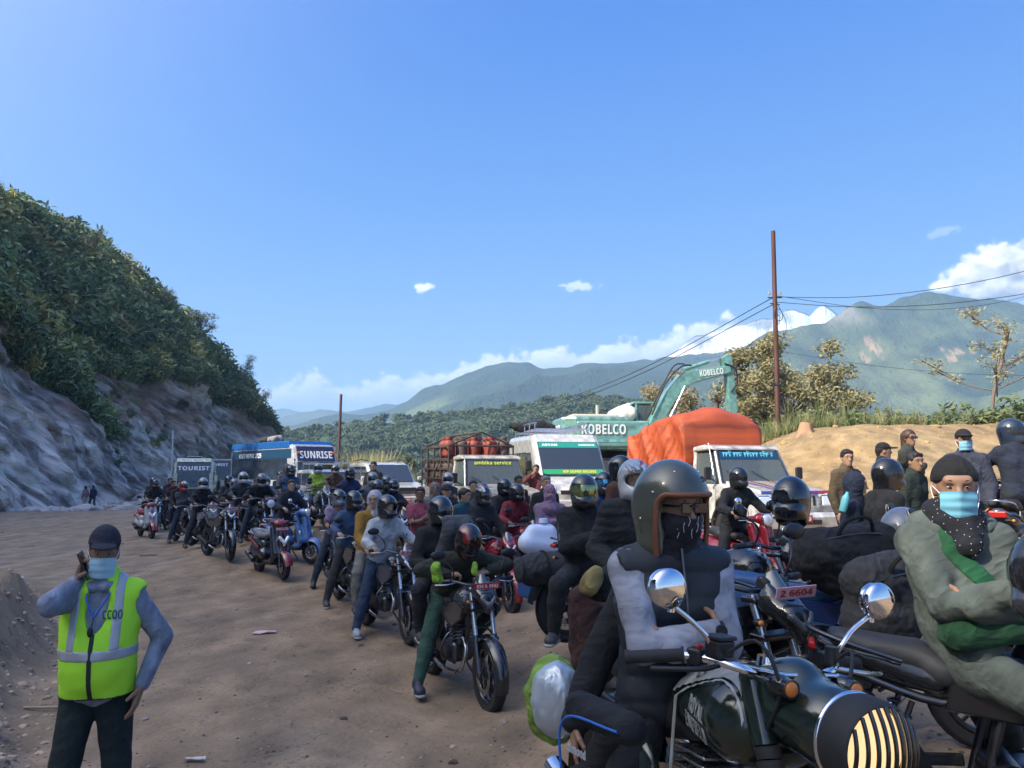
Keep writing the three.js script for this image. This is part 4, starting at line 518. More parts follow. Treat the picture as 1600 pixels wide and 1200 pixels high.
const crossed = (P = [0, .92, 0], o = {}) => { const a = o.twist ?? 0, r = v => turned(v, a); return { pelvis: P, handR: add(P, r([.205 + (o.reach ?? 0), .285 - (o.low ?? 0), -.075])), handL: add(P, r([.185 + (o.reach ?? 0), .225 - (o.low ?? 0), .085])), poleR: r([.1, -1, .9]), poleL: r([.1, -1, -.9]), dirR: r([-.45, .05, -.9]), dirL: r([-.5, .1, .85]), palmR: r([-1, 0, .3]), palmL: r([-1, 0, -.3]), thumbR: [0, 1, 0], thumbL: [0, 1, 0], curlR: .35, curlL: .5, ...o }; };
const stand = (o = {}) => ({ pelvis: [0, .92, 0], footR: [.03, .085, .12], footL: [-.04, .085, -.11], ...o });
const astride = (P = [-.24, .885, 0], o = {}) => crossed(P, { footR: [P[0] + .14, .085, .36], footL: [P[0] + .14, .085, -.36], kneeR: [1, .2, .5], kneeL: [1, .2, -.5], ...o });
const RG = 'riders waiting on their bikes', CG = 'people standing in the crowd';
const onBike = (b, f, o) => person({ at: b, face: f, ...o });

// leaning rider with green trousers, on the nearest bike of the middle row
{ const f = 27, b = fromFront(768, 6.62, f);
  motorbike({ label: 'grey and black naked motorcycle with a red number plate, nearest in the middle row', at: b, face: f, tank: [.09, .095, .10], accent: [.025, .025, .03], plate: 'red', plateText: '034 9. 9542', rim: [.02, .02, .02], steer: -.06, lens: mat([.12, .12, .14], .06, 0, { clearcoat: 1 }) });
  onBike(b, f, { label: 'rider in green trousers slumped forward over the handlebar of the nearest naked motorcycle', D: 6.9, pose: ride({ lean: .78, pitch: -.75, down: 'R', more: { handR: [.20, 1.09, .20], handL: [.20, 1.09, -.20], dirR: [.3, 0, -1], dirL: [.3, 0, 1], poleR: [.1, -.2, 1], poleL: [.1, -.2, -1], footR: [.02, .085, .42] } }), top: [.045, .05, .035], legs: [.045, .115, .085], shoe: [.03, .035, .05], head: 'full', headColor: [.03, .008, .01], visor: 'dark', stripe: { c: [.28, .015, .015], z: .07, w: .025 }, group: RG });
  onBike(b, f, { label: 'passenger in a black helmet sitting behind the slumped rider in green trousers', D: 8, pose: pillion({ more: { handR: [-.28, 1.1, .16], handL: [-.28, 1.1, -.16] } }), top: [.02, .022, .025], head: 'full', visor: 'dark', group: RG });
  const bp = thing('backpack', 'dark grey backpack on the back of the slumped rider', 'backpack', b, heading(f)); part(bp, 'pack', memo('bpk', () => sdf([cap([-.16, 1.20, -.09], [-.02, 1.47, -.08], .10, .085), cap([-.16, 1.20, .09], [-.02, 1.47, .08], .10, .085), cap([-.06, 1.50, -.07], [-.06, 1.50, .07], .07)], .013, .05, { fold: (x, y, z) => .007 * n3(x * 18, y * 18, z * 18) })), cloth([.075, .085, .10])); part(bp, 'top_flap', memo('bpf', () => sdf([cap([-.07, 1.545, -.10], [-.07, 1.545, .10], .055)], .013, .03)), cloth([.11, .12, .135]));
  for (const [px, py, D] of [[681, 893, 6.55], [742, 884, 6.3]]) { const g = single('glove', px < 700 ? 'crumpled lime green rain cover hanging from the right grip of the nearest motorcycle' : 'scrap of lime green cloth tied to the left grip of the nearest motorcycle', 'cloth', sdf(px < 700 ? [cap([0, .04, -.07], [0, .03, .07], .035), cap([0, .02, -.06], [.02, -.07, -.07], .035, .04), cap([0, .02, .04], [.01, -.06, .07], .035, .03)] : [cap([0, .02, 0], [0, -.05, .01], .02, .03)], .009, .03, { fold: (x, y, z) => .009 * n3(x * 30, y * 30, z * 30) }), cloth([.36, .62, .05])); g.position.set(...at(px, py, D)); }
}
{ const f = 33, b = fromFront(648, 9.0, f);
  motorbike({ label: 'black and blue motorcycle with a pink front plate ridden by the person in white hoodie', at: b, face: f, tank: [.014, .018, .03], accent: [.02, .04, .09], plate: 'pink', plateText: '9 1023', steer: -.1 });
  onBike(b, f, { label: 'rider in a white hoodie and jeans with a black helmet, gripping the handlebar', D: 9, pose: ride({ lean: .24, yaw: -.1, down: 'R' }), top: [.62, .64, .66], hoodie: 1, topName: 'hoodie', legs: [.04, .075, .15], shoe: [.30, .31, .33], head: 'full', visor: 'none', headColor: [.02, .021, .024], group: RG });
  onBike(b, f, { label: 'passenger in a white headscarf and mustard sleeves behind the white hoodie rider', D: 9.6, pose: pillion({ yaw: .7, more: { footR: [-.30, .30, .30] } }), top: [.42, .22, .03], legs: [.26, .25, .23], head: 'hood', headColor: [.62, .61, .64], skin: 0, group: RG });
  const gr = single('hoodie_emblem', 'small dark bird emblem printed on the white hoodie', 'print', merge([letters('V', .06, .07, .003), letters('~', .05, .08, .003).translate(0, -.03, 0)]), mat([.05, .06, .09], .8)); gr.position.set(b[0] + .22, b[1] + 1.2, b[2] + .17); gr.rotation.y = f * Math.PI / 180; gr.rotation.x = -.2; gr.visible = true; }
scooter({ label: 'dark grey scooter with a long silver muffler beside the mustard sleeved passenger', at: fromFront(541, 12.6, 22, .62), face: 22, body: [.03, .034, .04], accent: [.06, .065, .075], plate: 'pink', plateText: '3 4417', muffler: K.alu });
onBike(fromFront(541, 12.6, 22, .62), 22, { label: 'scooter rider in a lavender shirt with a blue face mask and raised visor', D: 12, pose: ride({ lean: .45, yaw: -.3, up: 1, more: { handR: [.28, 1.06, .06], handL: [.28, 1.06, -.10] } }), topKind: 'tshirt', top: [.44, .33, .47], legs: [.05, .06, .09], head: 'full', headColor: [.16, .17, .19], visor: 'dark', visorUp: 1, mask: [.06, .36, .60], group: RG });
scooter({ label: 'empty red and black scooter with grey seat before the light blue scooter', at: fromFront(450, 13.8, 38, .62), face: 38, body: [.03, .03, .034], accent: [.40, .02, .03], cowlM: paint([.40, .02, .03]), plate: 'pink', plateText: '5 2068', seatM: mat([.16, .16, .17], .6) });
scooter({ label: 'light blue rounded retro scooter with a three spoke front wheel', at: fromFront(489, 15.2, 52, .62), face: 52, body: [.14, .28, .62], retro: 1, steer: .35 });
onBike(fromFront(489, 15.2, 52, .62), 45, { label: 'bareheaded youth in a dark jacket sitting on the light blue retro scooter', D: 15, pose: ride({ lean: .3, yaw: .4, up: 1 }), top: [.03, .035, .05], head: 'hair', headColor: [.03, .018, .01], skin: 2, group: RG });
motorbike({ label: 'empty black motorcycle with a white headlamp cowl and pink plate, left of the red scooter', at: fromFront(371, 15.5, 42), face: 42, tank: [.02, .02, .023], accent: [.03, .03, .033], plate: 'pink', plateText: '7 7715', steer: -.2 });
scooter({ label: 'white and red scooter standing apart at the left end of the crowd', at: fromFront(245, 22.6, 40, .62), face: 40, body: [.64, .64, .65], accent: [.42, .02, .03], cowlM: paint([.42, .02, .03]), seatM: mat([.25, .02, .03], .6) });
const jackets = [[.02, .022, .026], [.07, .075, .085], [.035, .04, .055], [.05, .045, .04], [.10, .02, .03], [.03, .05, .08]];
// riders further back: bike front pixel, distance, heading, rider, optional passenger
const back = [
  [253, 25, 34, { label: 'rider in a black helmet just behind the white and red scooter', head: 'full', top: 0 }, { label: 'passenger in navy behind the rider by the white and red scooter', head: 'full', top: 2 }, 'dark motorcycle hidden behind the white and red scooter', { tank: [.02, .02, .024] }],
  [283, 27, 38, { label: 'rider in a maroon jacket at the far left of the bike crowd', head: 'hair', top: 4 }, { label: 'passenger in black behind the maroon jacket rider', head: 'hair', top: 0 }, 'silver fronted motorcycle under the maroon jacket rider', { tank: [.3, .3, .31] }],
  [308, 21, 42, { label: 'rider in a grey jacket and red and white helmet', head: 'full', hc: [.40, .04, .04], stripe: { c: [.7, .7, .7], w: .035 }, top: 1 }, { label: 'bareheaded passenger in black leaning beside the red and white helmet', head: 'hair', top: 0 }, 'black motorcycle with a chrome guard under the grey jacketed rider', { tank: [.03, .03, .035] }],
  [341, 18.2, 44, { label: 'rider with a silver helmet and dark jacket above the empty black motorcycle', head: 'full', hc: [.42, .43, .44], top: 0 }, null, 'motorcycle with a pale headlamp behind the empty black motorcycle', { tank: [.02, .02, .02], accent: [.25, .25, .27] }],
  [384, 21, 40, { label: 'rider in a grey helmet waiting left of the standing man in black', head: 'full', hc: [.25, .26, .28], top: 3 }, { label: 'passenger in a dark helmet behind the grey helmet rider', head: 'full', top: 2 }, 'red and white motorcycle in the second row of the crowd', { tank: [.42, .03, .04], accent: [.6, .6, .6] }],
  [425, 17.3, 38, { label: 'rider in black bent over a motorcycle with a round headlamp', head: 'full', hc: [.22, .23, .25], top: 0, lean: .6, pitch: -.4 }, null, 'black motorcycle with a round chrome headlamp beside the red scooter', { tank: [.02, .02, .022], lamp: 'round' }],
  [428, 21.5, 34, { label: 'rider in a pale blue shirt with a white mask and grey helmet', head: 'full', hc: [.30, .31, .33], visor: 'none', mask: [.75, .76, .78], c: [.30, .40, .55], pose: 'hang' }, null, 'motorcycle under the rider in the pale blue shirt', { tank: [.03, .03, .03] }],
  [458, 24, 34, { label: 'rider in an olive jacket near the front of the blue and white bus', head: 'full', hc: [.10, .11, .09], c: [.09, .10, .07] }, { label: 'passenger in teal behind the olive jacket rider', head: 'full', c: [.03, .10, .11] }, 'dark motorcycle below the front of the blue and white bus', { tank: [.03, .05, .04] }],
  [513, 19.6, 30, { label: 'rider in a bright lime rain jacket and silver helmet', head: 'full', hc: [.45, .45, .46], visor: 'smoke', c: [.46, .62, .07], legs: [.06, .10, .18] }, null, 'silver and black motorcycle of the lime jacketed rider', { tank: [.25, .25, .26], accent: [.3, .3, .31] }],
  [560, 17, 24, { label: 'rider in a navy jacket and black helmet in front of the white car', head: 'full', c: [.03, .05, .13] }, null, 'motorcycle half hidden in front of the white car', { tank: [.02, .02, .02] }],
  [581, 10.9, 30, { label: 'rider in a denim jacket and black helmet behind the white headscarf', head: 'full', c: [.06, .12, .24] }, null, 'black motorcycle hidden behind the white headscarf passenger', { tank: [.02, .02, .02] }],
  [614, 14.2, 28, { label: 'rider in a black helmet with a clear visor below the soldier', head: 'full', hc: [.08, .085, .09], visor: 'smoke', top: 0 }, null, 'motorcycle hidden behind the white hoodie rider', { tank: [.03, .03, .03] }],
  [637, 14.6, 28, { label: 'rider in a dark blue helmet left of the pink shirt', head: 'full', hc: [.02, .03, .06], top: 2 }, { label: 'passenger in a dull grey helmet left of the pink shirt', head: 'full', hc: [.09, .09, .08], top: 3 }, 'motorcycle hidden to the left of the pink shirt', { tank: [.05, .03, .03] }],
  [398, 18.6, 38, { label: 'rider in a charcoal jacket and white helmet between the black motorcycles', head: 'full', hc: [.55, .55, .56], top: 1 }, null, 'maroon motorcycle behind the empty black motorcycle', { tank: [.16, .02, .03] }],
  [474, 18.2, 34, { label: 'rider in a blue jacket behind the youth on the light blue scooter', head: 'full', hc: [.03, .03, .035], c: [.05, .10, .22] }, { label: 'passenger in a grey hood behind the blue jacket rider', head: 'hood', hc: [.20, .20, .21], c: [.20, .19, .20] }, 'dark blue motorcycle behind the light blue scooter', { tank: [.03, .06, .16] }],
  [538, 21.5, 30, { label: 'rider in an orange brown jacket right of the lime rain jacket', head: 'full', hc: [.20, .21, .22], c: [.22, .11, .05] }, null, 'motorcycle right of the lime jacketed rider', { tank: [.03, .03, .03] }],
  [598, 16.2, 26, { label: 'rider in a grey shirt and silver helmet in front of the soldier', head: 'full', hc: [.36, .37, .38], c: [.20, .21, .23] }, null, 'motorcycle hidden in front of the soldier', { tank: [.10, .02, .02] }],
  [722, 15.8, 24, { label: 'rider in a white helmet before the door of the caged truck', head: 'full', hc: [.50, .50, .51], c: [.05, .06, .09] }, null, 'motorcycle in front of the door of the caged truck', { tank: [.03, .03, .04] }],
  [782, 13.6, 26, { label: 'rider in a wine red helmet behind the black tracksuit', head: 'full', hc: [.22, .02, .03], c: [.06, .06, .07] }, null, 'motorcycle behind the red fronted sports motorcycle', { tank: [.03, .03, .04] }],
  [842, 12, 28, { label: 'rider in a red jacket and black helmet carrying a yellow bag', head: 'full', c: [.30, .03, .05], yellow: 1 }, { label: 'passenger in a black helmet behind the red jacketed rider', head: 'full', c: [.03, .03, .04] }, 'red motorcycle behind the white plastic container', { tank: [.42, .02, .03] }],
];
back.forEach(([px, D, f, r, p, ml, mo], i) => {
  const b = fromFront(px, D, f); motorbike({ label: ml, at: b, face: f, plate: i % 2 ? 'pink' : null, plateText: `${i + 2} ${3170 + i * 613}`, steer: (i % 3 - 1) * .12, ...mo });
  const mk = (q, pose, key) => onBike(b, f, { label: q.label, D: D, pose, key, top: q.c ?? jackets[q.top ?? 0], legs: q.legs ?? [[.03, .035, .05], [.05, .05, .055], [.04, .06, .10]][i % 3], head: q.head, headColor: q.hc ?? (q.head === 'hair' ? [.012, .01, .009] : [.018, .018, .02]), visor: q.visor ?? (i % 2 ? 'smoke' : 'dark'), stripe: q.stripe, mask: q.mask, skin: i % 4, group: RG });
  const v = i % 3, pose = r.pose === 'hang' ? ride({ lean: .55, up: 1, more: { handR: [.02, .92, .28], handL: [.02, .92, -.28] } }) : r.lean ? ride({ lean: r.lean, pitch: r.pitch }) : [ride({ lean: .2, yaw: .15 }), ride({ lean: .28, yaw: -.25, down: 'R' }), astride()][v];
  mk(r, pose, r.pose || r.lean ? null : 'rd' + v); if (p) mk(p, pillion({ yaw: v * .3 - .3 }), 'pl' + v);
});
// red front motorcycle, its tall rider and the loads beside it
{ const f = 34, b = fromFront(806, 10.7, f);
  motorbike({ label: 'red fronted sports motorcycle with big front wheel left of the white plastic container', at: b, face: f, tank: [.40, .025, .04], accent: [.42, .03, .05], steer: -.25, chromeFork: false });
  onBike(b, f, { label: 'tall rider in a black tracksuit with white piping and black and white helmet', D: 11, pose: stand({ pelvis: [-.24, .93, 0], footR: [-.2, .085, .33], footL: [-.2, .085, -.33], handR: [.12, .95, .25], handL: [.12, .95, -.25], headPitch: -.1 }), top: [.016, .018, .024], legs: [.02, .022, .03], head: 'full', headColor: [.03, .03, .034], visor: 'dark', stripe: { c: [.7, .72, .74], w: .016, z: .05 }, group: RG });
  const pc = single('plastic_container', 'rounded white plastic container standing left of the grey duffel bag', 'container', merge([sdf([cap([0, .0, -.14], [0, .03, .14], .13, .12), cap([0, .14, -.11], [0, .15, .08], .10, .09)], .014, .06), cy(.05, .055, .05, 0, .28, -.05)]), mat([.62, .68, .82], .45)); pc.position.set(...at(843, 852, 8.9)); pc.rotation.y = -1.2;
  const bl = single('blue_crate', 'blue plastic tub under the white plastic container', 'tub', bx(.34, .42, .40, 0, 0, 0, 0, .4, 0, .04), plastic([.03, .13, .42])); bl.position.set(...at(838, 905, 9.1)); }
// the loaded touring bike seen from behind and its riders
{ const f = 108, p = spot(1000, 7.5); const b = [p[0] - .05, p[1], p[2] - .1];
  motorbike({ label: 'black touring motorcycle seen from its rear wheel, behind the olive helmeted rider', at: b, face: f, tank: [.02, .02, .024], scale: 1.06 });
  person({ label: 'rider with a mirrored green visor and black jacket with grey sleeve panel, arms folded', at: spot(912, 6.75), face: -8, D: 6.5, pose: crossed([0, .90, 0], { footR: [.3, .42, .25], footL: [.25, .42, -.2], headYaw: .05 }), top: [.018, .02, .024], legs: [.03, .032, .036], head: 'full', headColor: [.045, .05, .045], visor: 'green', group: RG, puff: .03, sleeve: [.16, .165, .17] });
  const d = thing('duffel_bag', 'grey and black duffel bag strapped on the touring motorcycle', 'bag', at(862, 888, 7.3), .35); part(d, 'bag', sdf([cap([-.19, 0, 0], [.19, .01, 0], .155, .15)], .013, .05, { fold: (x, y, z) => .012 * n3(x * 11, y * 14, z * 11) + .004 * n3(x * 40, y * 40, z * 40) }), cloth([.055, .058, .065])); part(d, 'strap', [to(.162, .012, -.09, 0, 0, 0, Math.PI / 2, 0, 28), to(.162, .012, .10, 0, 0, 0, Math.PI / 2, 0, 28)], cloth([.015, .015, .017])); part(d, 'end_panel', sp(.03, .12, .12, -.33, 0, 0), cloth([.10, .105, .115]));
  const s = person({ label: 'rider in a white and red helmet and black quilted jacket behind the olive helmet', at: spot(988, 5.5), face: 4, D: 5.4, pose: stand({ pelvis: [0, .89, 0], headYaw: .1, handR: [.22, .98, .2], handL: [.22, .98, -.2], footR: [0, .085, .3], footL: [0, .085, -.3] }), top: [.02, .022, .026], puffer: .062, puff: .032, head: 'full', headColor: [.60, .61, .63], visor: 'none', stripe: { c: [.48, .06, .08], z: -.06, w: .03 }, group: RG });
  const pk = s.wear('helmet_peak', sdf([cap([.06, .115, -.06], [.20, .075, -.05], .018, .010), cap([.06, .115, .06], [.20, .075, .05], .018, .010), cap([.06, .12, 0], [.215, .085, 0], .02, .010)], .008, .05), paint([.6, .61, .63])); 
}
// ---------- people on foot in the crowd: pixel, distance, turn, look ----------
const walkers = [
  [658, 12.6, 4, { label: 'man in a pink T-shirt standing with folded arms', topKind: 'tshirt', top: [.44, .10, .15], legs: [.28, .05, .09], skin: 3, pose: crossed() }],
  [680, 14.2, 10, { label: 'person in a grey headscarf beside the man in the dark cap', top: [.24, .21, .22], head: 'hood', headColor: [.26, .23, .24], pose: stand() }],
  [698, 13.6, 14, { label: 'man in a dark cap and navy jacket in front of the caged truck', top: [.025, .03, .045], head: 'cap', headColor: [.02, .022, .03], pose: crossed() }],
  [724, 12.4, 40, { label: 'person in a teal top half hidden left of the black tracksuit', top: [.02, .10, .14], head: 'hair', pose: stand({ headYaw: -.4 }) }],
  [738, 14.8, 30, { label: 'young man with short hair by the wing mirror of the caged truck', top: [.08, .09, .08], head: 'hair', pose: stand({ headYaw: .3 }) }],
  [808, 15, 35, { label: 'young man with dark hair in front of the bonnet of the caged truck', top: [.02, .022, .028], head: 'hair', pose: stand({ headYaw: .3 }), skin: 3 }],
  [851, 12.5, 20, { label: 'older person with cropped grey hair in a dark jacket behind the lavender scarf', top: [.02, .022, .028], head: 'hair', headColor: [.16, .15, .14], pose: stand() }],
  [858, 10.4, 5, { label: 'person wrapped in a lavender headscarf and coat with folded arms', top: [.34, .22, .35], legs: [.30, .19, .31], head: 'scarf', headColor: [.36, .22, .36], pose: crossed(), size: .94 }],
  [941, 9.2, 15, { label: 'person in a helmet with a blue visor behind the mirrored green visor', top: [.03, .09, .30], head: 'full', visor: 'blue', headColor: [.03, .03, .035], pose: stand({ pelvis: [0, .88, 0] }), size: .97 }],
  [963, 9.0, 60, { label: 'tall person in a black helmet and brown jacket turned to the right', top: [.13, .055, .03], head: 'full', headColor: [.014, .018, .018], pose: stand(), size: 1.04 }],
  [585, 20.5, 0, { label: 'soldier in brown camouflage standing at the white car', top: [.10, .075, .05], legs: [.08, .065, .045], head: 'hair', pose: stand({ headYaw: .2 }), size: 1.02 }],
  [402, 24, 60, { label: 'bareheaded man in a black shirt beside the side of the blue and white bus', topKind: 'tshirt', top: [.03, .02, .025], head: 'hair', pose: stand() }],
  [325, 57, 200, { label: 'person in black standing beside the door of the cream bus', top: [.015, .015, .02], head: 'hair', pose: stand() }],
  [344, 50, 100, { label: 'person in dark clothes between the cream bus and the blue bus', top: [.02, .02, .03], head: 'hair', pose: stand() }],
  [139, 48, 250, { label: 'walker in a pink top and white trousers on the far left of the road', top: [.45, .22, .26], legs: [.6, .58, .55], head: 'longhair', pose: stand({ footR: [.16, .085, .09], footL: [-.16, .1, -.09] }), size: .84 }],
  [151, 48.3, 245, { label: 'walker in a navy top and shorts beside the pink top', top: [.03, .04, .09], legs: [.05, .06, .10], head: 'hair', pose: stand({ footR: [-.15, .085, .09], footL: [.15, .1, -.09] }), size: .86 }],
  [1318, 10.4, 20, { label: 'man in an olive brown shirt standing on the sunlit soil, left of the others', topKind: 'jacket', top: [.14, .10, .055], legs: [.04, .04, .045], head: 'hair', pose: stand({ headYaw: .4 }) }],
  [1374, 10.6, 70, { label: 'person in a black cap behind the shiny black helmet', top: [.02, .022, .025], head: 'cap', headColor: [.012, .012, .014], pose: stand(), size: .97 }],
  [1415, 10.9, 45, { label: 'long haired person with sunglasses and an open dark jacket over a white shirt', top: [.05, .055, .045], legs: [.04, .045, .05], head: 'longhair', headColor: [.05, .022, .014], pose: crossed([0, .92, 0], { headYaw: .55 }), skin: 1, glasses: 1 }],
  [1421, 9.0, 35, { label: 'man with dark hair in a dark green jacket looking to the right', top: [.02, .035, .03], head: 'hair', pose: stand({ pelvis: [0, .80, 0], headYaw: .4, footR: [.2, .085, .2], footL: [.1, .085, -.2] }), skin: 1 }],
  [1508, 8.6, -45, { label: 'man in a navy jacket, yellow shirt and black cap with a face mask', top: [.05, .06, .10], head: 'cap', headColor: [.014, .014, .018], mask: [.20, .42, .58], pose: stand({ headYaw: -.5, handR: [.25, 1.0, .1] }) }],
  [1326, 7.4, 60, { label: 'person in a navy hooded jacket holding a turquoise bottle', top: [.012, .025, .06], head: 'hood', headColor: [.012, .022, .055], pose: stand({ pelvis: [0, .82, 0], handR: [.26, .98, .08], handL: [.24, .96, -.05], footR: [.15, .085, .15] }), size: .97 }],
  [1366, 7.0, 95, { label: 'rider in a shiny black helmet and black jacket seen from the side', top: [.014, .015, .018], head: 'full', headColor: [.02, .02, .024], visor: 'smoke', pose: stand({ pelvis: [0, .86, 0], lean: .15 }), size: 1.0 }],
];
for (const [px, D, f, o] of walkers) { const q = person({ at: spot(px, D), face: f, D, group: CG, skin: Math.floor(rnd() * 3), ...o, key: o.mask || o.belly ? null : undefined }); if (o.glasses) q.wear('sunglasses', [bx(.008, .032, .05, .098, .008, .032), bx(.008, .032, .05, .098, .008, -.032), bx(.008, .006, .02, .1, .014, 0), rod([.095, .014, .056], [-.0, .012, .08], .003), rod([.095, .014, -.056], [-.0, .012, -.08], .003)], K.gloss); }
{ const bt = single('water_bottle', 'turquoise plastic bottle held by the person in the navy hood', 'bottle', la([[0, -.09], [.034, -.088], [.036, .04], [.02, .075], [.014, .08], [.014, .10], [0, .10]], 18), mat([.16, .50, .55], .2)); bt.position.set(...at(1320, 785, 7.15)); bt.rotation.z = -.3; }
// ---------- red retro scooter, bikes and riders on the right ----------
scooter({ label: 'glossy red retro scooter with a round headlamp in front of the tarpaulin truck', at: fromFront(1205, 9.9, 22, .62), face: 22, body: [.42, .012, .03], retro: 1 });
onBike(fromFront(1205, 9.9, 22, .62), 16, { label: 'rider in black with a black helmet on the red retro scooter', D: 10, pose: ride({ lean: .25, yaw: -.1, up: 1 }), top: [.02, .022, .027], head: 'full', headColor: [.03, .032, .035], visor: 'smoke', group: RG });
scooter({ label: 'dark scooter with a red rear plate standing on the sunlit soil, seen from behind', at: spot(1570, 8.6), face: 140, body: [.05, .055, .07], accent: [.3, .3, .32] });
onBike(spot(1570, 8.6), 175, { label: 'rider in a navy helmet and jacket sitting on the dark scooter at the right', D: 8.6, pose: ride({ lean: .1, yaw: 2.2, up: 1 }), top: [.02, .03, .06], head: 'full', headColor: [.03, .045, .075], visor: 'smoke', group: RG });
{ motorbike({ label: 'black motorcycle with a long grey seat behind the grey sleeved rider', at: fromFront(1268, 4.9, 55), face: 55, tank: [.025, .025, .03], seatM: mat([.13, .14, .16], .5) });
  motorbike({ label: 'black motorcycle with smoked headlamp, chrome forks and pink plate beside the grey sleeve', at: fromFront(1246, 3.45, 26), face: 26, tank: [.018, .02, .025], accent: [.022, .024, .03], plate: 'pink', plateText: '2 6604', lens: mat([.06, .07, .08], .05, 0, { clearcoat: 1 }), fat: 1 });
  motorbike({ label: 'motorcycle with a blue seat and a silver muffler under the black bags', at: spot(1310, 4.5), face: 72, tank: [.02, .05, .22], accent: [.05, .055, .07], seatM: mat([.02, .07, .19], .5), muffler: K.alu });
  const hel = thing('helmet', 'glossy black helmet hanging on a handlebar mirror above the grey motorcycle seat', 'helmet', at(1236, 782, 5.2), heading(-30)); part(hel, 'shell', gear.full(.008), K.gloss); part(hel, 'visor', visorGeo(0), visors.dark); hel.rotation.z = .15;
  const h2 = thing('helmet', 'silver grey helmet resting behind the olive jacket', 'helmet', at(1412, 838, 4.4), heading(150)); part(h2, 'shell', gear.full(.008), paint([.30, .32, .35])); part(h2, 'visor', visorGeo(0), visors.dark);
  const bag = (label, px, py, D, prims, c, ry = 0) => { const g = thing('travel_bag', label, 'bag', at(px, py, D), ry); part(g, 'bag', sdf(prims, .0095, .05, { fold: (x, y, z) => .012 * n3(x * 7, y * 9, z * 7) + .010 * (.5 - Math.abs(n3(x * 12 + y * 6, y * 20, z * 12)) * 1.6) + .003 * n3(x * 45, y * 50, z * 45) }), cloth(c)); part(g, 'handle_strap', [tb([[-.12, .12, .09], [-.08, .20, .13], [.06, .21, .13], [.12, .13, .09]], .011, 16, 6)], cloth([.02, .02, .022])); part(g, 'zip', tb([[-.22, .10, .10], [0, .13, .12], [.22, .12, .10]], .005, 12, 5), K.iron); return g; };
  bag('big black duffel bag lying across the blue seated motorcycle', 1320, 868, 4.3, [cap([-.18, 0, 0], [.22, .05, 0], .15, .14), cap([-.1, -.1, .02], [.15, -.1, .02], .12)], [.014, .015, .018], .3);
  bag('dark grey travel bag hanging beside the olive jacket', 1385, 935, 3.6, [cap([-.12, .08, 0], [.16, .10, 0], .12, .12), cap([-.10, -.10, 0], [.10, -.08, 0], .14, .13)], [.04, .043, .05], .5);
}
// ---------- vehicles (x forward, y up, z to the right) ----------
const VW = paint([.70, .69, .66], .3), dusty = paint([.62, .57, .50], .5), trim = plastic([.025, .025, .028], .6);
function carWheel(t, x, z, R = .36, w = .22, hub = K.alu) { const s = Math.sign(z), o = part(t, 'wheel', [la([[R * .58, -w / 2], [R * .93, -w / 2], [R, -w * .36], [R, w * .36], [R * .93, w / 2], [R * .58, w / 2]], 32).rotateX(Math.PI / 2)], K.rubber); o.position.set(x, R, z); part(o, 'hub', [cy(R * .60, R * .55, w * .5, 0, 0, s * .03, Math.PI / 2), ...[0, 1, 2, 3, 4].map(i => bx(R * .5, .05, .03, 0, 0, 0).translate(R * .3, 0, s * w * .3).applyMatrix4(new THREE.Matrix4().makeRotationZ(i * 1.256)))], hub); }
const quadPane = (a, b, c, d) => { const g = new THREE.BufferGeometry(); g.setAttribute('position', new THREE.Float32BufferAttribute([...a, ...b, ...c, ...d], 3)); g.setAttribute('uv', new THREE.Float32BufferAttribute([0, 0, 1, 0, 1, 1, 0, 1], 2)); g.setIndex([0, 1, 2, 0, 2, 3]); g.computeVertexNormals(); return g; };
const tintGlass = mat([.30, .36, .37], .03, 0, { transmission: .75, thickness: 0 }), darkGlass = mat([.02, .026, .032], .04, 0, { clearcoat: 1, clearcoatRoughness: .02 });
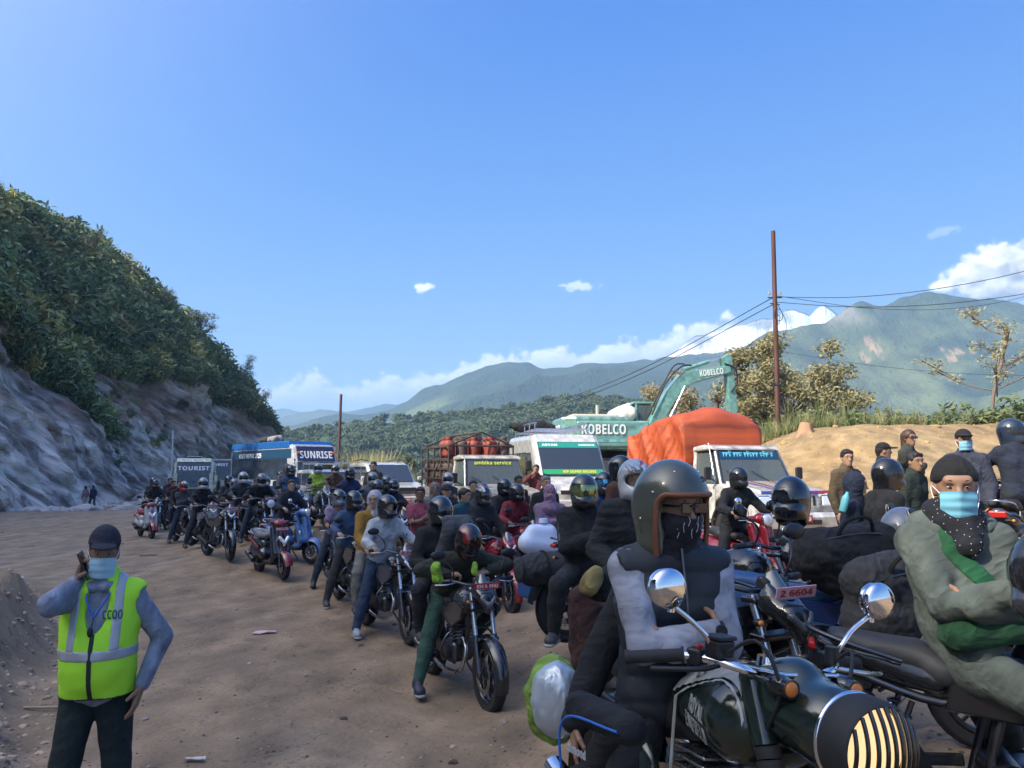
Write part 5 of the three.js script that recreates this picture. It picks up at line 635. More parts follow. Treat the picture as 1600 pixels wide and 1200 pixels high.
// cab of a small truck: bonnet, pillars, roof, panes and an inside that shows through them
function truckCab(t, body, o = {}) {
  const W = .84, inner = .70;
  part(t, 'cab_body', [ex([[2.12, .52], [2.16, .95], [2.05, 1.06], [1.05, 1.20], [.98, 1.18], [.12, 1.18], [.12, .45], [.75, .45], [.85, .80], [1.05, .92], [1.30, .92], [1.52, .80], [1.62, .50]], W * 2, .05)], body);
  part(t, 'bonnet', [ex([[2.10, 1.03], [2.06, 1.09], [1.06, 1.235], [1.04, 1.18]], 1.36, .02)], body);
  part(t, 'roof', [ex([[.06, 1.80], [.10, 1.90], [.45, 1.935], [.72, 1.90], [.80, 1.83]], W * 2 - .14, .04)], body);
  for (const s of [-1, 1]) {
    part(t, 'windscreen_pillar', rod([1.04, 1.17, s * .76], [.74, 1.84, s * .68], .035, .03), body); part(t, 'door_pillar', rod([.14, 1.17, s * .78], [.12, 1.84, s * .70], .05, .045), body);
    const d = part(t, 'door', ex([[.16, .52], [.92, .52], [1.0, 1.14], [.18, 1.14]], .03, .01).translate(0, 0, s * (W + .004)), body); part(d, 'door_handle', bx(.14, .03, .03, .30, 1.04, s * (W + .03)), trim);
    part(t, 'side_window', quadPane([.20, 1.2, s * .77], [.98, 1.2, s * .76], [.72, 1.8, s * .69], [.18, 1.8, s * .70]), tintGlass);
    const m = part(t, 'wing_mirror', [rod([.98, 1.22, s * .82], [1.0, 1.30, s * 1.0], .012), bx(.06, .24, .15, 1.0, 1.38, s * 1.02, 0, 0, 0, .03)], trim); part(m, 'mirror_glass', bx(.004, .20, .12, .968, 1.38, s * 1.02, 0, 0, 0, 0), K.mirror);
    const h = part(t, 'headlight', bx(.05, .20, .26, 2.15, .90, s * .66, 0, 0, .06, .03), K.chrome); part(h, 'headlight_lens', bx(.03, .16, .22, 2.18, .90, s * .66, 0, 0, .06, .02), K.lens);
    part(t, 'wheel_arch', [to(.40, .035, 1.26, .40, s * (W + .01), 0, 0, 0, 20, Math.PI, 6)], trim); carWheel(t, 1.26, s * .74, .36, .20, K.steel); carWheel(t, -1.55, s * .74, .36, .20, K.steel);
    part(t, 'fog_lamp', cy(.06, .06, .04, 2.24, .56, s * .5, 0, 0, Math.PI / 2), K.lens);
  }
  const ws = part(t, 'windscreen', quadPane([1.06, 1.2, -.74], [1.06, 1.2, .74], [.77, 1.83, .66], [.77, 1.83, -.66]), tintGlass); part(t, 'windscreen_rubber', [rod([1.065, 1.195, -.75], [1.065, 1.195, .75], .016), rod([.775, 1.835, -.67], [.775, 1.835, .67], .016), rod([1.065, 1.195, .75], [.775, 1.835, .67], .016), rod([1.065, 1.195, -.75], [.775, 1.835, -.67], .016)], trim);
  for (const z of [-.3, .25]) part(t, 'wiper', rod([1.085, 1.22, z], [1.0, 1.42, z + .36], .008), trim);
  part(t, 'rear_wall', bx(.04, .72, 1.5, .10, 1.5, 0), body); part(t, 'dashboard', bx(.30, .16, 1.4, .90, 1.16, 0), trim); for (const s of [-1, 1]) part(t, 'cab_seat', [bx(.14, .62, .52, .24, 1.40, s * .36, 0, 0, .15, .05)], mat([.06, .055, .05], .8)); part(t, 'steering_wheel', to(.18, .016, .72, 1.24, .36, 0, Math.PI / 2 - .0, 0, 24), trim);
  const gr = part(t, 'grille', bx(.04, .24, .96, 2.155, .90, 0, 0, 0, .06, .01), body); for (let i = -3; i <= 3; i++) part(gr, 'grille_slot', bx(.03, .17, .055, 2.172, .90, i * .125, 0, 0, .06, .01), K.matte);
  part(t, 'front_bumper', [ex([[2.08, .40], [2.30, .44], [2.32, .62], [2.24, .70], [2.08, .70]], 1.72, .03)], o.bumper ?? body); part(t, 'bumper_insert', bx(.02, .08, .8, 2.325, .54, 0), trim); plate(t, 'red', 2.335, .60, 0, 0, o.plate ?? '4 2198', .4, .12);
  part(t, 'chassis', [bx(4.3, .14, .7, -.15, .50, 0), bx(.5, .2, 1.1, -1.55, .42, 0)], K.iron); return ws;
}
// lettering laid on a sloping windscreen: x,y plane turned to face along +x and tipped back
const onScreen = (g, x, y, z, tip) => g.rotateY(Math.PI / 2).applyMatrix4(new THREE.Matrix4().makeRotationZ(tip)).translate(x, y, z);
// ---- caged truck with gas cylinders ----
{ const p = spot(752, 19.2), t = thing('pickup_truck', 'cream pickup truck with a rusty cage of red gas cylinders on its bed', 'truck', p, heading(22));
  truckCab(t, paint([.66, .62, .53], .4), { bumper: dusty }); part(t, 'windscreen_text', onScreen(letters('ambika service', .09, .95, .003), .83, 1.74, 0, .43), mat([.55, .62, .08], .5));
  for (const s of [-1, 1]) { const b = part(t, 'bed_side', bx(2.55, .42, .05, -1.22, .92, s * .86, 0, 0, 0, .01), dusty); for (let i = 0; i < 4; i++) part(b, 'bed_rib', bx(2.5, .03, .02, -1.22, .78 + i * .09, s * .892), dusty); }
  part(t, 'bed_floor', bx(2.55, .06, 1.7, -1.22, .70, 0), dusty); part(t, 'tailgate', bx(.05, .42, 1.7, -2.48, .92, 0), dusty); part(t, 'headboard', bx(.05, .9, 1.7, .04, 1.2, 0), mat([.12, .10, .085], .8));
  const rust = mat([.11, .085, .075], .8, .3, { map: rep1('dirt', T.dust, 1.3) });
  for (const s of [-1, 1]) { for (const x of [-2.44, -1.85, -1.25, -.65, .02]) part(t, 'cage_post', rod([x, 1.12, s * .86], [x, 2.18, s * .86], .024), rust); for (const y of [1.36, 1.60, 1.84, 2.16]) part(t, 'cage_rail', bx(2.5, .055, .025, -1.21, y, s * .86, 0, 0, 0, .006), rust); part(t, 'cage_brace', rod([-1.25, 1.36, s * .885], [-.65, 1.84, s * .885], .014), rust); }
  for (const x of [-2.44, .02]) { part(t, 'cage_rail', rod([x, 2.17, -.86], [x, 2.17, .86], .024), rust); part(t, 'roof_bar', rod([x, 2.17, -.86], [x - .01, 2.52, 0], .024), rust); part(t, 'roof_bar', rod([x, 2.17, .86], [x - .01, 2.52, 0], .024), rust); for (const y of [1.36, 1.60, 1.84]) part(t, 'cage_rail', bx(.025, .055, 1.72, x, y, 0, 0, 0, 0, .006), rust); } part(t, 'roof_bar', rod([-2.45, 2.52, 0], [.01, 2.52, 0], .026), rust);
  const cg = (() => la([[0, 0], [.10, 0], [.105, .03], [.15, .06], [.155, .10], [.155, .36], [.14, .42], [.09, .46], [.085, .47], [.10, .49], [.10, .55], [.09, .55], [.085, .5], [.03, .5], [.03, .53], [0, .53]], 16))(), M = new THREE.Matrix4().makeRotationY(heading(22)), red = mat([.33, .065, .045], .65, 0, { map: rep1('dirt', T.dust, 1.3) }), red2 = mat([.09, .06, .055], .7);
  for (let l = 0; l < 3; l++) for (let i = 0; i < 7; i++) for (const z of [-.68, -.34, 0, .34, .68]) { if (Math.abs(z) < .6 && l < 2 && i > 0 && i < 6) continue; if (l === 2 && (i < 3 || (i * 7 + z * 10 | 0) % 3 === 0)) continue; const q = V3(-2.26 + i * .345, .74 + l * .56, z).applyMatrix4(M); const dk = (i * 3 + l * 5 + Math.round(z * 6) + 60) % 3 === 0, c = single('gas_cylinder', dk ? 'dark brown gas cylinder stacked in the cage of the cream pickup truck' : 'red gas cylinder stacked in the cage of the cream pickup truck', 'gas cylinder', cg, dk ? red2 : red, dk ? 'dark gas cylinders in the cage' : 'red gas cylinders in the cage'); c.position.set(p[0] + q.x, p[1] + q.y, p[2] + q.z); c.rotation.y = i; }
}
// ---- tarpaulin truck ----
{ const p = spot(1130, 15.2), t = thing('tarpaulin_truck', 'white pickup truck with an orange tarpaulin over its load and coloured bonnet stripes', 'truck', p, heading(18)); p[1] -= .05;
  truckCab(t, paint([.72, .70, .66], .35), { plate: '2 8840' }); t.scale.setScalar(.98);
  const bands = [[[.45, .03, .04], -.62], [[.25, .04, .30], -.38], [[.65, .12, .03], -.14], [[.70, .50, .04], .10], [[.04, .36, .10], .34], [[.05, .10, .45], .60]];
  bands.forEach(([c, z]) => part(t, 'colour_band', bx(.012, .05, .235, 2.185, 1.055, z, 0, 0, .5, .003), paint(c))); for (const [c, z] of [[[.45, .05, .06], -.30], [[.55, .25, .20], -.18], [[.45, .05, .06], .18], [[.30, .10, .35], .34]]) part(t, 'bonnet_stripe', bx(.92, .004, .055, 1.56, 1.172, z, 0, 0, -.142, .001), paint(c));
  const bn = part(t, 'windscreen_banner', quadPane([.862, 1.655, -.655], [.862, 1.655, .655], [.80, 1.79, .65], [.80, 1.79, -.65]), mat([.01, .05, .12], .4)); { const gs = []; let z = -.56; for (let i = 0; i < 15; i++) { const w = [.05, .07, .04, .06][i % 4]; if (i === 1 || i === 4 || i === 9 || i === 12) { z += .035; } gs.push(bx(.003, .014, w + .012, .016, .042, z + w / 2, 0, 0, 0, 0), bx(.003, .075, .012, .016, 0, z + w * .8, 0, 0, 0, 0), i % 3 ? to(.018, .006, .016, .008, z + w * .35, 0, Math.PI / 2, 0, 10, 4.2, 4) : bx(.003, .012, w * .6, .016, -.006, z + w * .4, .4, 0, 0, 0)); if (i % 5 === 2) gs.push(to(.02, .006, .016, .06, z + w * .5, 0, Math.PI / 2, 0, 10, 3, 4)); z += w + .012; } part(bn, 'banner_lettering', merge(gs).applyMatrix4(new THREE.Matrix4().makeRotationZ(.43)).translate(.822, 1.725, 0), mat([.16, .60, .72], .5)); }
  for (const s of [-1, 1]) { for (let i = 0; i < 3; i++) part(t, 'side_board', bx(2.7, .13, .035, -1.24, .86 + i * .15, s * .86, 0, 0, 0, .006), mat([.52, .44, .34], .8)); for (let i = 0; i < 7; i++) part(t, 'board_stake', bx(.05, .62, .04, -2.5 + i * .42, 1.02, s * .895, 0, 0, 0, .006), mat([.46, .38, .29], .8)); } part(t, 'bed_floor', bx(2.7, .06, 1.72, -1.24, .74, 0), trim); part(t, 'tailgate', bx(.05, .46, 1.72, -2.6, 1.0, 0), mat([.52, .44, .34], .8));
  for (const s of [-1, 1]) { part(t, 'chrome_bar', tb([[.98, 1.2, s * .86], [.80, 1.6, s * .80], [.62, 1.95, s * .74]], .018, 10, 6), K.steel); }
  part(t, 'tarpaulin', sheet(90, 70, (u, v) => { const e = Math.min(1, Math.min(v, 1 - v) / .09), k = Math.sqrt(1 - (1 - e) ** 2), a = lerp(-1, 1, u), s = Math.abs(a), side = Math.sign(a), x = lerp(-2.58, .02, v); const top = 2.46 + .26 * S(.1, .7, v) - .16 * S(.8, 1, v); let y, z; if (s < .5) { z = s / .5 * .90; y = top - .20 * Math.pow(s / .5, 1.6); } else { z = .90 + .05 * Math.sin((s - .5) * 3); y = lerp(top - .26, 1.16 + .10 * n3(v * 5, side, 3), (s - .5) / .5); } const c = 1.2; y = lerp(lerp(1.18, c + (y - c), Math.min(1, k * 1.0)), y, e > .98 ? 1 : .0 + k); const rg = n3(x * 2.4 + y * 1.6, z * .9 - x, 6), f = .05 * fbm(x * 1.6 + y * 1.2, z * 1.5, 4, 3) + .055 * (.4 - Math.abs(rg)) * 1.6 + .03 * (.4 - Math.abs(n3(x * 5 - y * 3, y * 1.2, 3))) * (s > .35 ? 2 : .7); return [x + f * .4 + (1 - k) * (v < .5 ? .0 : .0), y + f * (s < .5 ? 1 : .3), side * z + side * f * (s > .5 ? 1.4 : .3), x, y]; }), mat([.66, .115, .03], .55, 0, { bumpMap: rep1('tarp', T.cloth, 3), bumpScale: .006, map: rep1('dirt', T.dust, 1.3) }));
}
// ---- vans, cars, buses: a shaped body with window openings filled by glass set in frames ----
function coach(o) {
  const t = thing(o.name, o.label, o.cat, o.at, heading(o.face)); part(t, 'body', ex(o.profile, o.w, o.bevel ?? .10), o.body);
  for (const [x0, x1, y0, y1, slant] of o.windows ?? []) for (const s of [-1, 1]) { const f = part(t, 'side_window', ex([[x0, y0], [x1, y0], [x1 - (slant ?? 0), y1], [x0, y1]], .02, .006).translate(0, 0, s * (o.w / 2 + (o.inset ?? 0) + .002)), darkGlass); part(f, 'window_frame', [bx(x1 - x0 + .05, .03, .03, (x0 + x1) / 2, y0, s * (o.w / 2 + .006 + (o.inset ?? 0)), 0, 0, 0, .005), bx(.03, y1 - y0, .03, x0, (y0 + y1) / 2, s * (o.w / 2 + .006 + (o.inset ?? 0)), 0, 0, 0, .005)], trim); }
  for (const x of o.wheels) for (const s of [-1, 1]) { carWheel(t, x, s * (o.w / 2 - .14), o.wr ?? .36, .22); part(t, 'wheel_arch', to((o.wr ?? .36) + .06, .03, x, o.wr ?? .36, s * (o.w / 2 + .005), 0, 0, 0, 18, Math.PI, 6), trim); }
  return t;
}
{ // white van with roof rack
  const t = coach({ name: 'minivan', label: 'white high roofed van with green windscreen banners and a roof rack', cat: 'van', at: spot(868, 20.6), face: 10, w: 1.78, body: VW, bevel: .13, profile: [[2.38, .42], [2.42, .80], [2.30, 1.02], [1.92, 1.20], [1.22, 2.06], [.95, 2.26], [-2.2, 2.30], [-2.42, 2.1], [-2.46, .45]], windows: [[.55, 1.42, 1.22, 1.80, .42], [-.75, .40, 1.25, 1.82], [-2.2, -.9, 1.25, 1.82]], wheels: [1.55, -1.45] });
  const tip = .685, ws = part(t, 'windscreen', ex([[1.95, 1.215], [1.97, 1.235], [1.27, 2.06], [1.25, 2.04]], 1.56, .008), darkGlass);
  const strip = (y0, y1, c) => part(ws, 'windscreen_banner', quadPane(...[[y0, -.77], [y0, .77], [y1, .75], [y1, -.75]].map(([y, z]) => [1.985 - (y - 1.22) * .848, y + .008, z])), mat(c, .5)); strip(1.90, 2.04, [.01, .22, .17]); strip(1.24, 1.36, [.02, .25, .10]);
  const put2 = (str, h, w, y, z, c) => part(ws, 'banner_lettering', onScreen(letters(str, h, w, .003), 1.990 - (y - 1.22) * .848, y + .01, z, .70), mat(c, .5)); put2('ARYAN', .075, .40, 1.97, .48, [.75, .75, .75]); put2('AAROSHI', .06, .42, 1.97, -.48, [.75, .75, .75]); put2('VIP SUPER DELUXE', .075, .85, 1.30, -.15, [.75, .55, .04]);
  for (const s of [-1, 1]) { const h = part(t, 'headlight', bx(.10, .18, .30, 2.34, .88, s * .68, 0, 0, .3, .04), K.chrome); part(h, 'headlight_lens', bx(.06, .15, .26, 2.38, .88, s * .68, 0, 0, .3, .03), K.lens); part(t, 'wing_mirror', [rod([1.7, 1.3, s * .9], [1.75, 1.38, s * 1.05], .015), bx(.08, .26, .16, 1.76, 1.46, s * 1.1, 0, 0, 0, .04)], trim); }
  part(t, 'grille', bx(.05, .10, .9, 2.40, .82, 0), trim); part(t, 'front_bumper', bx(.14, .26, 1.74, 2.42, .52, 0, 0, 0, 0, .05), VW); plate(t, 'red', 2.50, .52, 0, 0, '3 5127', .4, .11);
  const rk = K.alu; for (const s of [-1, 1]) { part(t, 'rack_rail', tb([[-2.2, 2.58, s * .72], [.5, 2.58, s * .72], [.85, 2.56, s * .68]], .022, 12, 6), rk); for (let i = 0; i < 5; i++) part(t, 'rack_post', rod([-2.1 + i * .7, 2.25, s * .72], [-2.1 + i * .7, 2.58, s * .72], .016), rk); } for (let i = 0; i < 7; i++) part(t, 'rack_bar', rod([-2.2 + i * .48, 2.42, -.72], [-2.2 + i * .48, 2.42, .72], .016), rk);
  const bd = single('roof_bundle', 'dark wrapped bundle lying on the roof rack of the white van', 'bundle', sdf([cap([-.55, 0, 0], [.1, .04, 0], .13, .17), cap([.1, .04, 0], [.45, .0, .02], .17, .10), cap([-.6, .03, -.02], [-.72, .05, 0], .09, .07)], .02, .06, { fold: (x, y, z) => .02 * n3(x * 9, y * 9, z * 9) }), cloth([.02, .02, .024])); const bp = at(838, 668, 21.5); bd.position.set(...bp); bd.rotation.y = .1;
  person({ label: 'person in a dark red shirt at the open side window of the white van', at: spot(838, 18.4), face: -10, size: .96, D: 18, pose: stand({ handR: [.2, 1.45, .1] }), top: [.16, .035, .04], head: 'hair', group: CG, skin: 1 });
}
function suv(o) {
  const t = coach({ name: o.name, label: o.label, cat: 'car', at: o.at, face: o.face, w: 1.78, body: VW, bevel: .09, profile: [[2.15, .42], [2.2, .80], [2.05, 1.0], [.95, 1.10], [-2.1, 1.14], [-2.2, .95], [-2.2, .42]], wheels: [1.4, -1.35] });
  part(t, 'cabin', ex([[1.0, 1.06], [.30, 1.66], [-.2, 1.76], [-1.9, 1.74], [-2.12, 1.10]], 1.56, .09), VW); for (const s of [-1, 1]) for (const [a, b, c] of [[-.25, .72, .44], [-1.15, -.32, 0], [-1.95, -1.22, 0]]) part(t, 'side_window', ex([[a, 1.16], [b, 1.16], [b - c, 1.62], [a, 1.62]], .012, .004).translate(0, 0, s * .784), darkGlass);
  part(t, 'windscreen', ex([[.99, 1.11], [1.005, 1.125], [.33, 1.68], [.315, 1.66]], 1.36, .006), darkGlass); for (const z of [-.25, .25]) part(t, 'wiper', rod([.99, 1.13, z], [.80, 1.30, z + .3], .01), trim);
  for (const s of [-1, 1]) { const h = part(t, 'headlight', bx(.12, .18, .36, 2.12, .86, s * .66, 0, 0, .2, .04), darkGlass); part(h, 'headlight_lens', bx(.03, .11, .26, 2.185, .86, s * .66, 0, 0, .2, .01), K.lens); part(t, 'wing_mirror', [bx(.09, .14, .18, .82, 1.22, s * .98, 0, 0, 0, .04)], VW); part(t, 'roof_rail', tb([[.1, 1.82, s * .66], [-.8, 1.86, s * .66], [-1.8, 1.82, s * .66]], .02, 10, 6), trim); }
  part(t, 'grille', bx(.05, .20, .80, 2.17, .84, 0, 0, 0, .1), trim); part(t, 'front_bumper', bx(.16, .24, 1.72, 2.18, .54, 0, 0, 0, 0, .06), VW); plate(t, 'red', 2.265, .56, 0, 0, o.plate ?? '1 4480', .4, .11);
  if (o.rack) { for (const s of [-1, 1]) { part(t, 'rack_rail', rod([-1.8, 2.02, s * .62], [.35, 2.02, s * .62], .02), K.alu); for (const x of [-1.7, -.7, .25]) part(t, 'rack_post', rod([x, 1.78, s * .62], [x, 2.02, s * .62], .016), K.alu); } for (let i = 0; i < 6; i++) part(t, 'rack_bar', rod([-1.8 + i * .43, 1.98, -.62], [-1.8 + i * .43, 1.98, .62], .015), K.alu); } return t;
}
suv({ name: 'jeep', label: 'white off-road car with a roof rack and black headlamps behind the lime jacket', at: spot(517, 28.6), face: 28, rack: 1 });
suv({ name: 'parked_car', label: 'white estate car behind the soldier, left of the caged truck', at: spot(603, 26.5), face: 26, plate: '6 1904' });
suv({ name: 'parked_car', label: 'pale car whose roof shows behind the white estate car', at: spot(588, 33), face: 20 });
function bus(o) {
  const H = o.h, L = o.l, t = coach({ name: o.name, label: o.label, cat: 'bus', at: o.at, face: o.face, w: o.w, body: o.body, bevel: .16, profile: [[L / 2, .40], [L / 2 + .06, 1.1], [L / 2 - .10, H * .72], [L / 2 - .45, H - .08], [L / 2 - .9, H], [-L / 2 + .2, H], [-L / 2, H - .25], [-L / 2, .45]], wheels: [L / 2 - 2.0, -L / 2 + 2.2], wr: .48 });
  const n = o.n ?? 6, x1 = L / 2 - 1.2, x0 = -L / 2 + .5, w = (x1 - x0) / n, wy0 = H * .46, wy1 = H * .76;
  for (const s of [-1, 1]) { part(t, 'window_band', bx(x1 - x0 + .3, wy1 - wy0 + .16, .012, (x0 + x1) / 2, (wy0 + wy1) / 2, s * (o.w / 2 + .002), 0, 0, 0, .003), o.band ?? trim); for (let i = 0; i < n; i++) part(t, 'side_window', bx(w - .08, wy1 - wy0, .014, x0 + w * (i + .5), (wy0 + wy1) / 2, s * (o.w / 2 + .008), 0, 0, 0, .004), darkGlass); }
  const fx = y => y < 1.1 ? L / 2 + .06 : lerp(L / 2 + .06, L / 2 - .10, (y - 1.1) / (H * .72 - 1.1)), ws = part(t, 'windscreen', ex([[fx(1.2) + .012, 1.2], [fx(1.2) + .03, 1.2], [fx(H * .72) + .03, H * .72], [fx(H * .72) + .012, H * .72]], o.w - (o.frame ?? .34), .006), darkGlass);
  part(t, 'destination_panel', ex([[fx(H * .72) + .02, H * .735], [fx(H * .72) + .035, H * .735], [L / 2 - .36, H - .12], [L / 2 - .375, H - .12]], o.w - .36, .006), o.panel ?? darkGlass);
  const lt = part(t, 'front_lettering', onScreen(letters(o.front, o.th ?? .24, o.w * (o.tw ?? .66), .01), L / 2 - .19, H * .835, 0, .34), mat([.75, .77, .8], .5));
  for (const s of [-1, 1]) { const h = part(t, 'headlight', bx(.08, .18, .40, L / 2 + .06, .72, s * (o.w / 2 - .36), 0, 0, 0, .04), K.chrome); part(h, 'headlight_lens', bx(.05, .14, .34, L / 2 + .10, .72, s * (o.w / 2 - .36), 0, 0, 0, .03), K.lens); part(t, 'wing_mirror', [tb([[L / 2 - .1, H * .74, s * (o.w / 2 - .05)], [L / 2 + .25, H * .76, s * (o.w / 2 + .15)], [L / 2 + .3, H * .68, s * (o.w / 2 + .18)]], .025, 10, 6), bx(.10, .42, .22, L / 2 + .3, H * .60, s * (o.w / 2 + .2), 0, 0, 0, .04)], o.mirrorM ?? trim); for (const z of [.2]) part(t, 'wiper', rod([L / 2 + .09, 1.24, s * .3], [L / 2 + .05, 1.75, s * .3 + .4], .015), trim); }
  part(t, 'front_bumper', bx(.16, .36, o.w - .1, L / 2 + .02, .55, 0, 0, 0, 0, .06), o.bumper ?? o.body); plate(t, 'red', L / 2 + .12, .52, 0, 0, o.plate ?? '2 9317', .5, .14); return { t, H, L, w: o.w, wy0, wy1 };
}
{ const white = paint([.66, .69, .74], .3), blue = paint([.02, .17, .55], .3), q = spot(440, 44), b = bus({ name: 'coach_bus', label: 'white and blue coach with a blue roof and striped side', at: q, face: 39, l: 9.8, h: 3.35, w: 2.45, body: white, band: mat([.015, .03, .05], .3), front: 'SUNRISE', th: .40, tw: .74, n: 7, panel: mat([.03, .03, .07], .3) }), t = b.t;
  part(t, 'roof_cover', ex([[4.1, 3.14], [3.9, 3.52], [-4.6, 3.56], [-4.88, 3.14]], 2.5, .06), blue); for (const s of [-1, 1]) { part(t, 'side_lettering', letters('VISIT NEPAL 2025', .26, 3.6, .01, .25).rotateY(s > 0 ? 0 : Math.PI).translate(-1.6, 2.80, s * 1.232), mat([.78, .8, .82], .5)); part(t, 'upper_stripe', bx(8.9, .50, .014, -.1, 2.86, s * 1.223, 0, 0, 0, .004), mat([.012, .05, .10], .35));
    part(t, 'side_swoosh', ex([[-3.6, .62], [-2.6, .6], [-1.0, 1.30], [-1.9, 1.36]], .012, .003).translate(0, 0, s * 1.229), blue); part(t, 'side_swoosh', ex([[-1.9, .6], [.3, .6], [1.1, 1.0], [.2, 1.3], [-.9, 1.2]], .012, .003, true).translate(0, 0, s * 1.229), paint([.05, .30, .62])); part(t, 'side_swoosh', ex([[-4.6, .62], [-4.2, .62], [-3.4, 1.32], [-3.8, 1.34]], .012, .003).translate(0, 0, s * 1.229), paint([.45, .06, .05])); part(t, 'side_swoosh', ex([[1.4, .7], [1.7, .7], [2.6, 1.3], [2.2, 1.32]], .012, .003).translate(0, 0, s * 1.229), paint([.30, .05, .08])); part(t, 'marker_lamp', bx(.05, .12, .2, 4.72, 2.9, s * 1.0, 0, 0, 0, .02), K.amber); }
  const ld = [['dark luggage pile on the roof of the blue and white coach', -1.6, [.06, .05, .05]], ['pale luggage sack on the roof of the blue and white coach', -.4, [.35, .34, .33]]]; for (const [label, x, c] of ld) { const o = single('roof_luggage', label, 'luggage', sdf([cap([-.3, 0, 0], [.3, .05, .1], .2, .24), cap([0, .1, -.3], [.1, .05, .3], .2)], .03, .08, { fold: (a, e, d) => .03 * n3(a * 6, e * 6, d * 6) }), cloth(c)); const v = V3(x, 3.72, .2).applyMatrix4(new THREE.Matrix4().makeRotationY(heading(39))); o.position.set(q[0] + v.x, q[1] + v.y, q[2] + v.z); }
  const cream = paint([.76, .77, .64], .4), tb1 = bus({ name: 'tourist_bus', label: 'cream tourist bus with a large dark windscreen facing the road', at: spot(309, 58), face: 20, l: 8.6, h: 3.05, w: 2.6, body: cream, front: 'TOURIST', th: .30, tw: .8, n: 6, frame: .5, bumper: mat([.02, .022, .03], .4), mirrorM: cream, plate: '5 0182' }); part(tb1.t, 'roof_dome', ex([[4.0, 3.0], [3.6, 3.26], [-3.8, 3.26], [-4.2, 3.0]], 2.3, .08), cream); part(tb1.t, 'roof_vent', bx(1.0, .16, 1.0, 3.0, 3.32, 0, 0, 0, 0, .06), cream); part(tb1.t, 'vent_mesh', bx(.02, .10, .9, 3.51, 3.32, 0), trim); part(tb1.t, 'lower_panel', bx(.02, .34, 2.3, 4.375, .95, 0, 0, 0, 0, .01), darkGlass);
  bus({ name: 'tourist_bus', label: 'second cream bus showing behind the right side of the tourist bus', at: spot(341, 71), face: 22, l: 8.6, h: 3.05, w: 2.5, body: paint([.66, .66, .60], .4), front: 'TOURIST', n: 6, plate: '7 7265' });
}
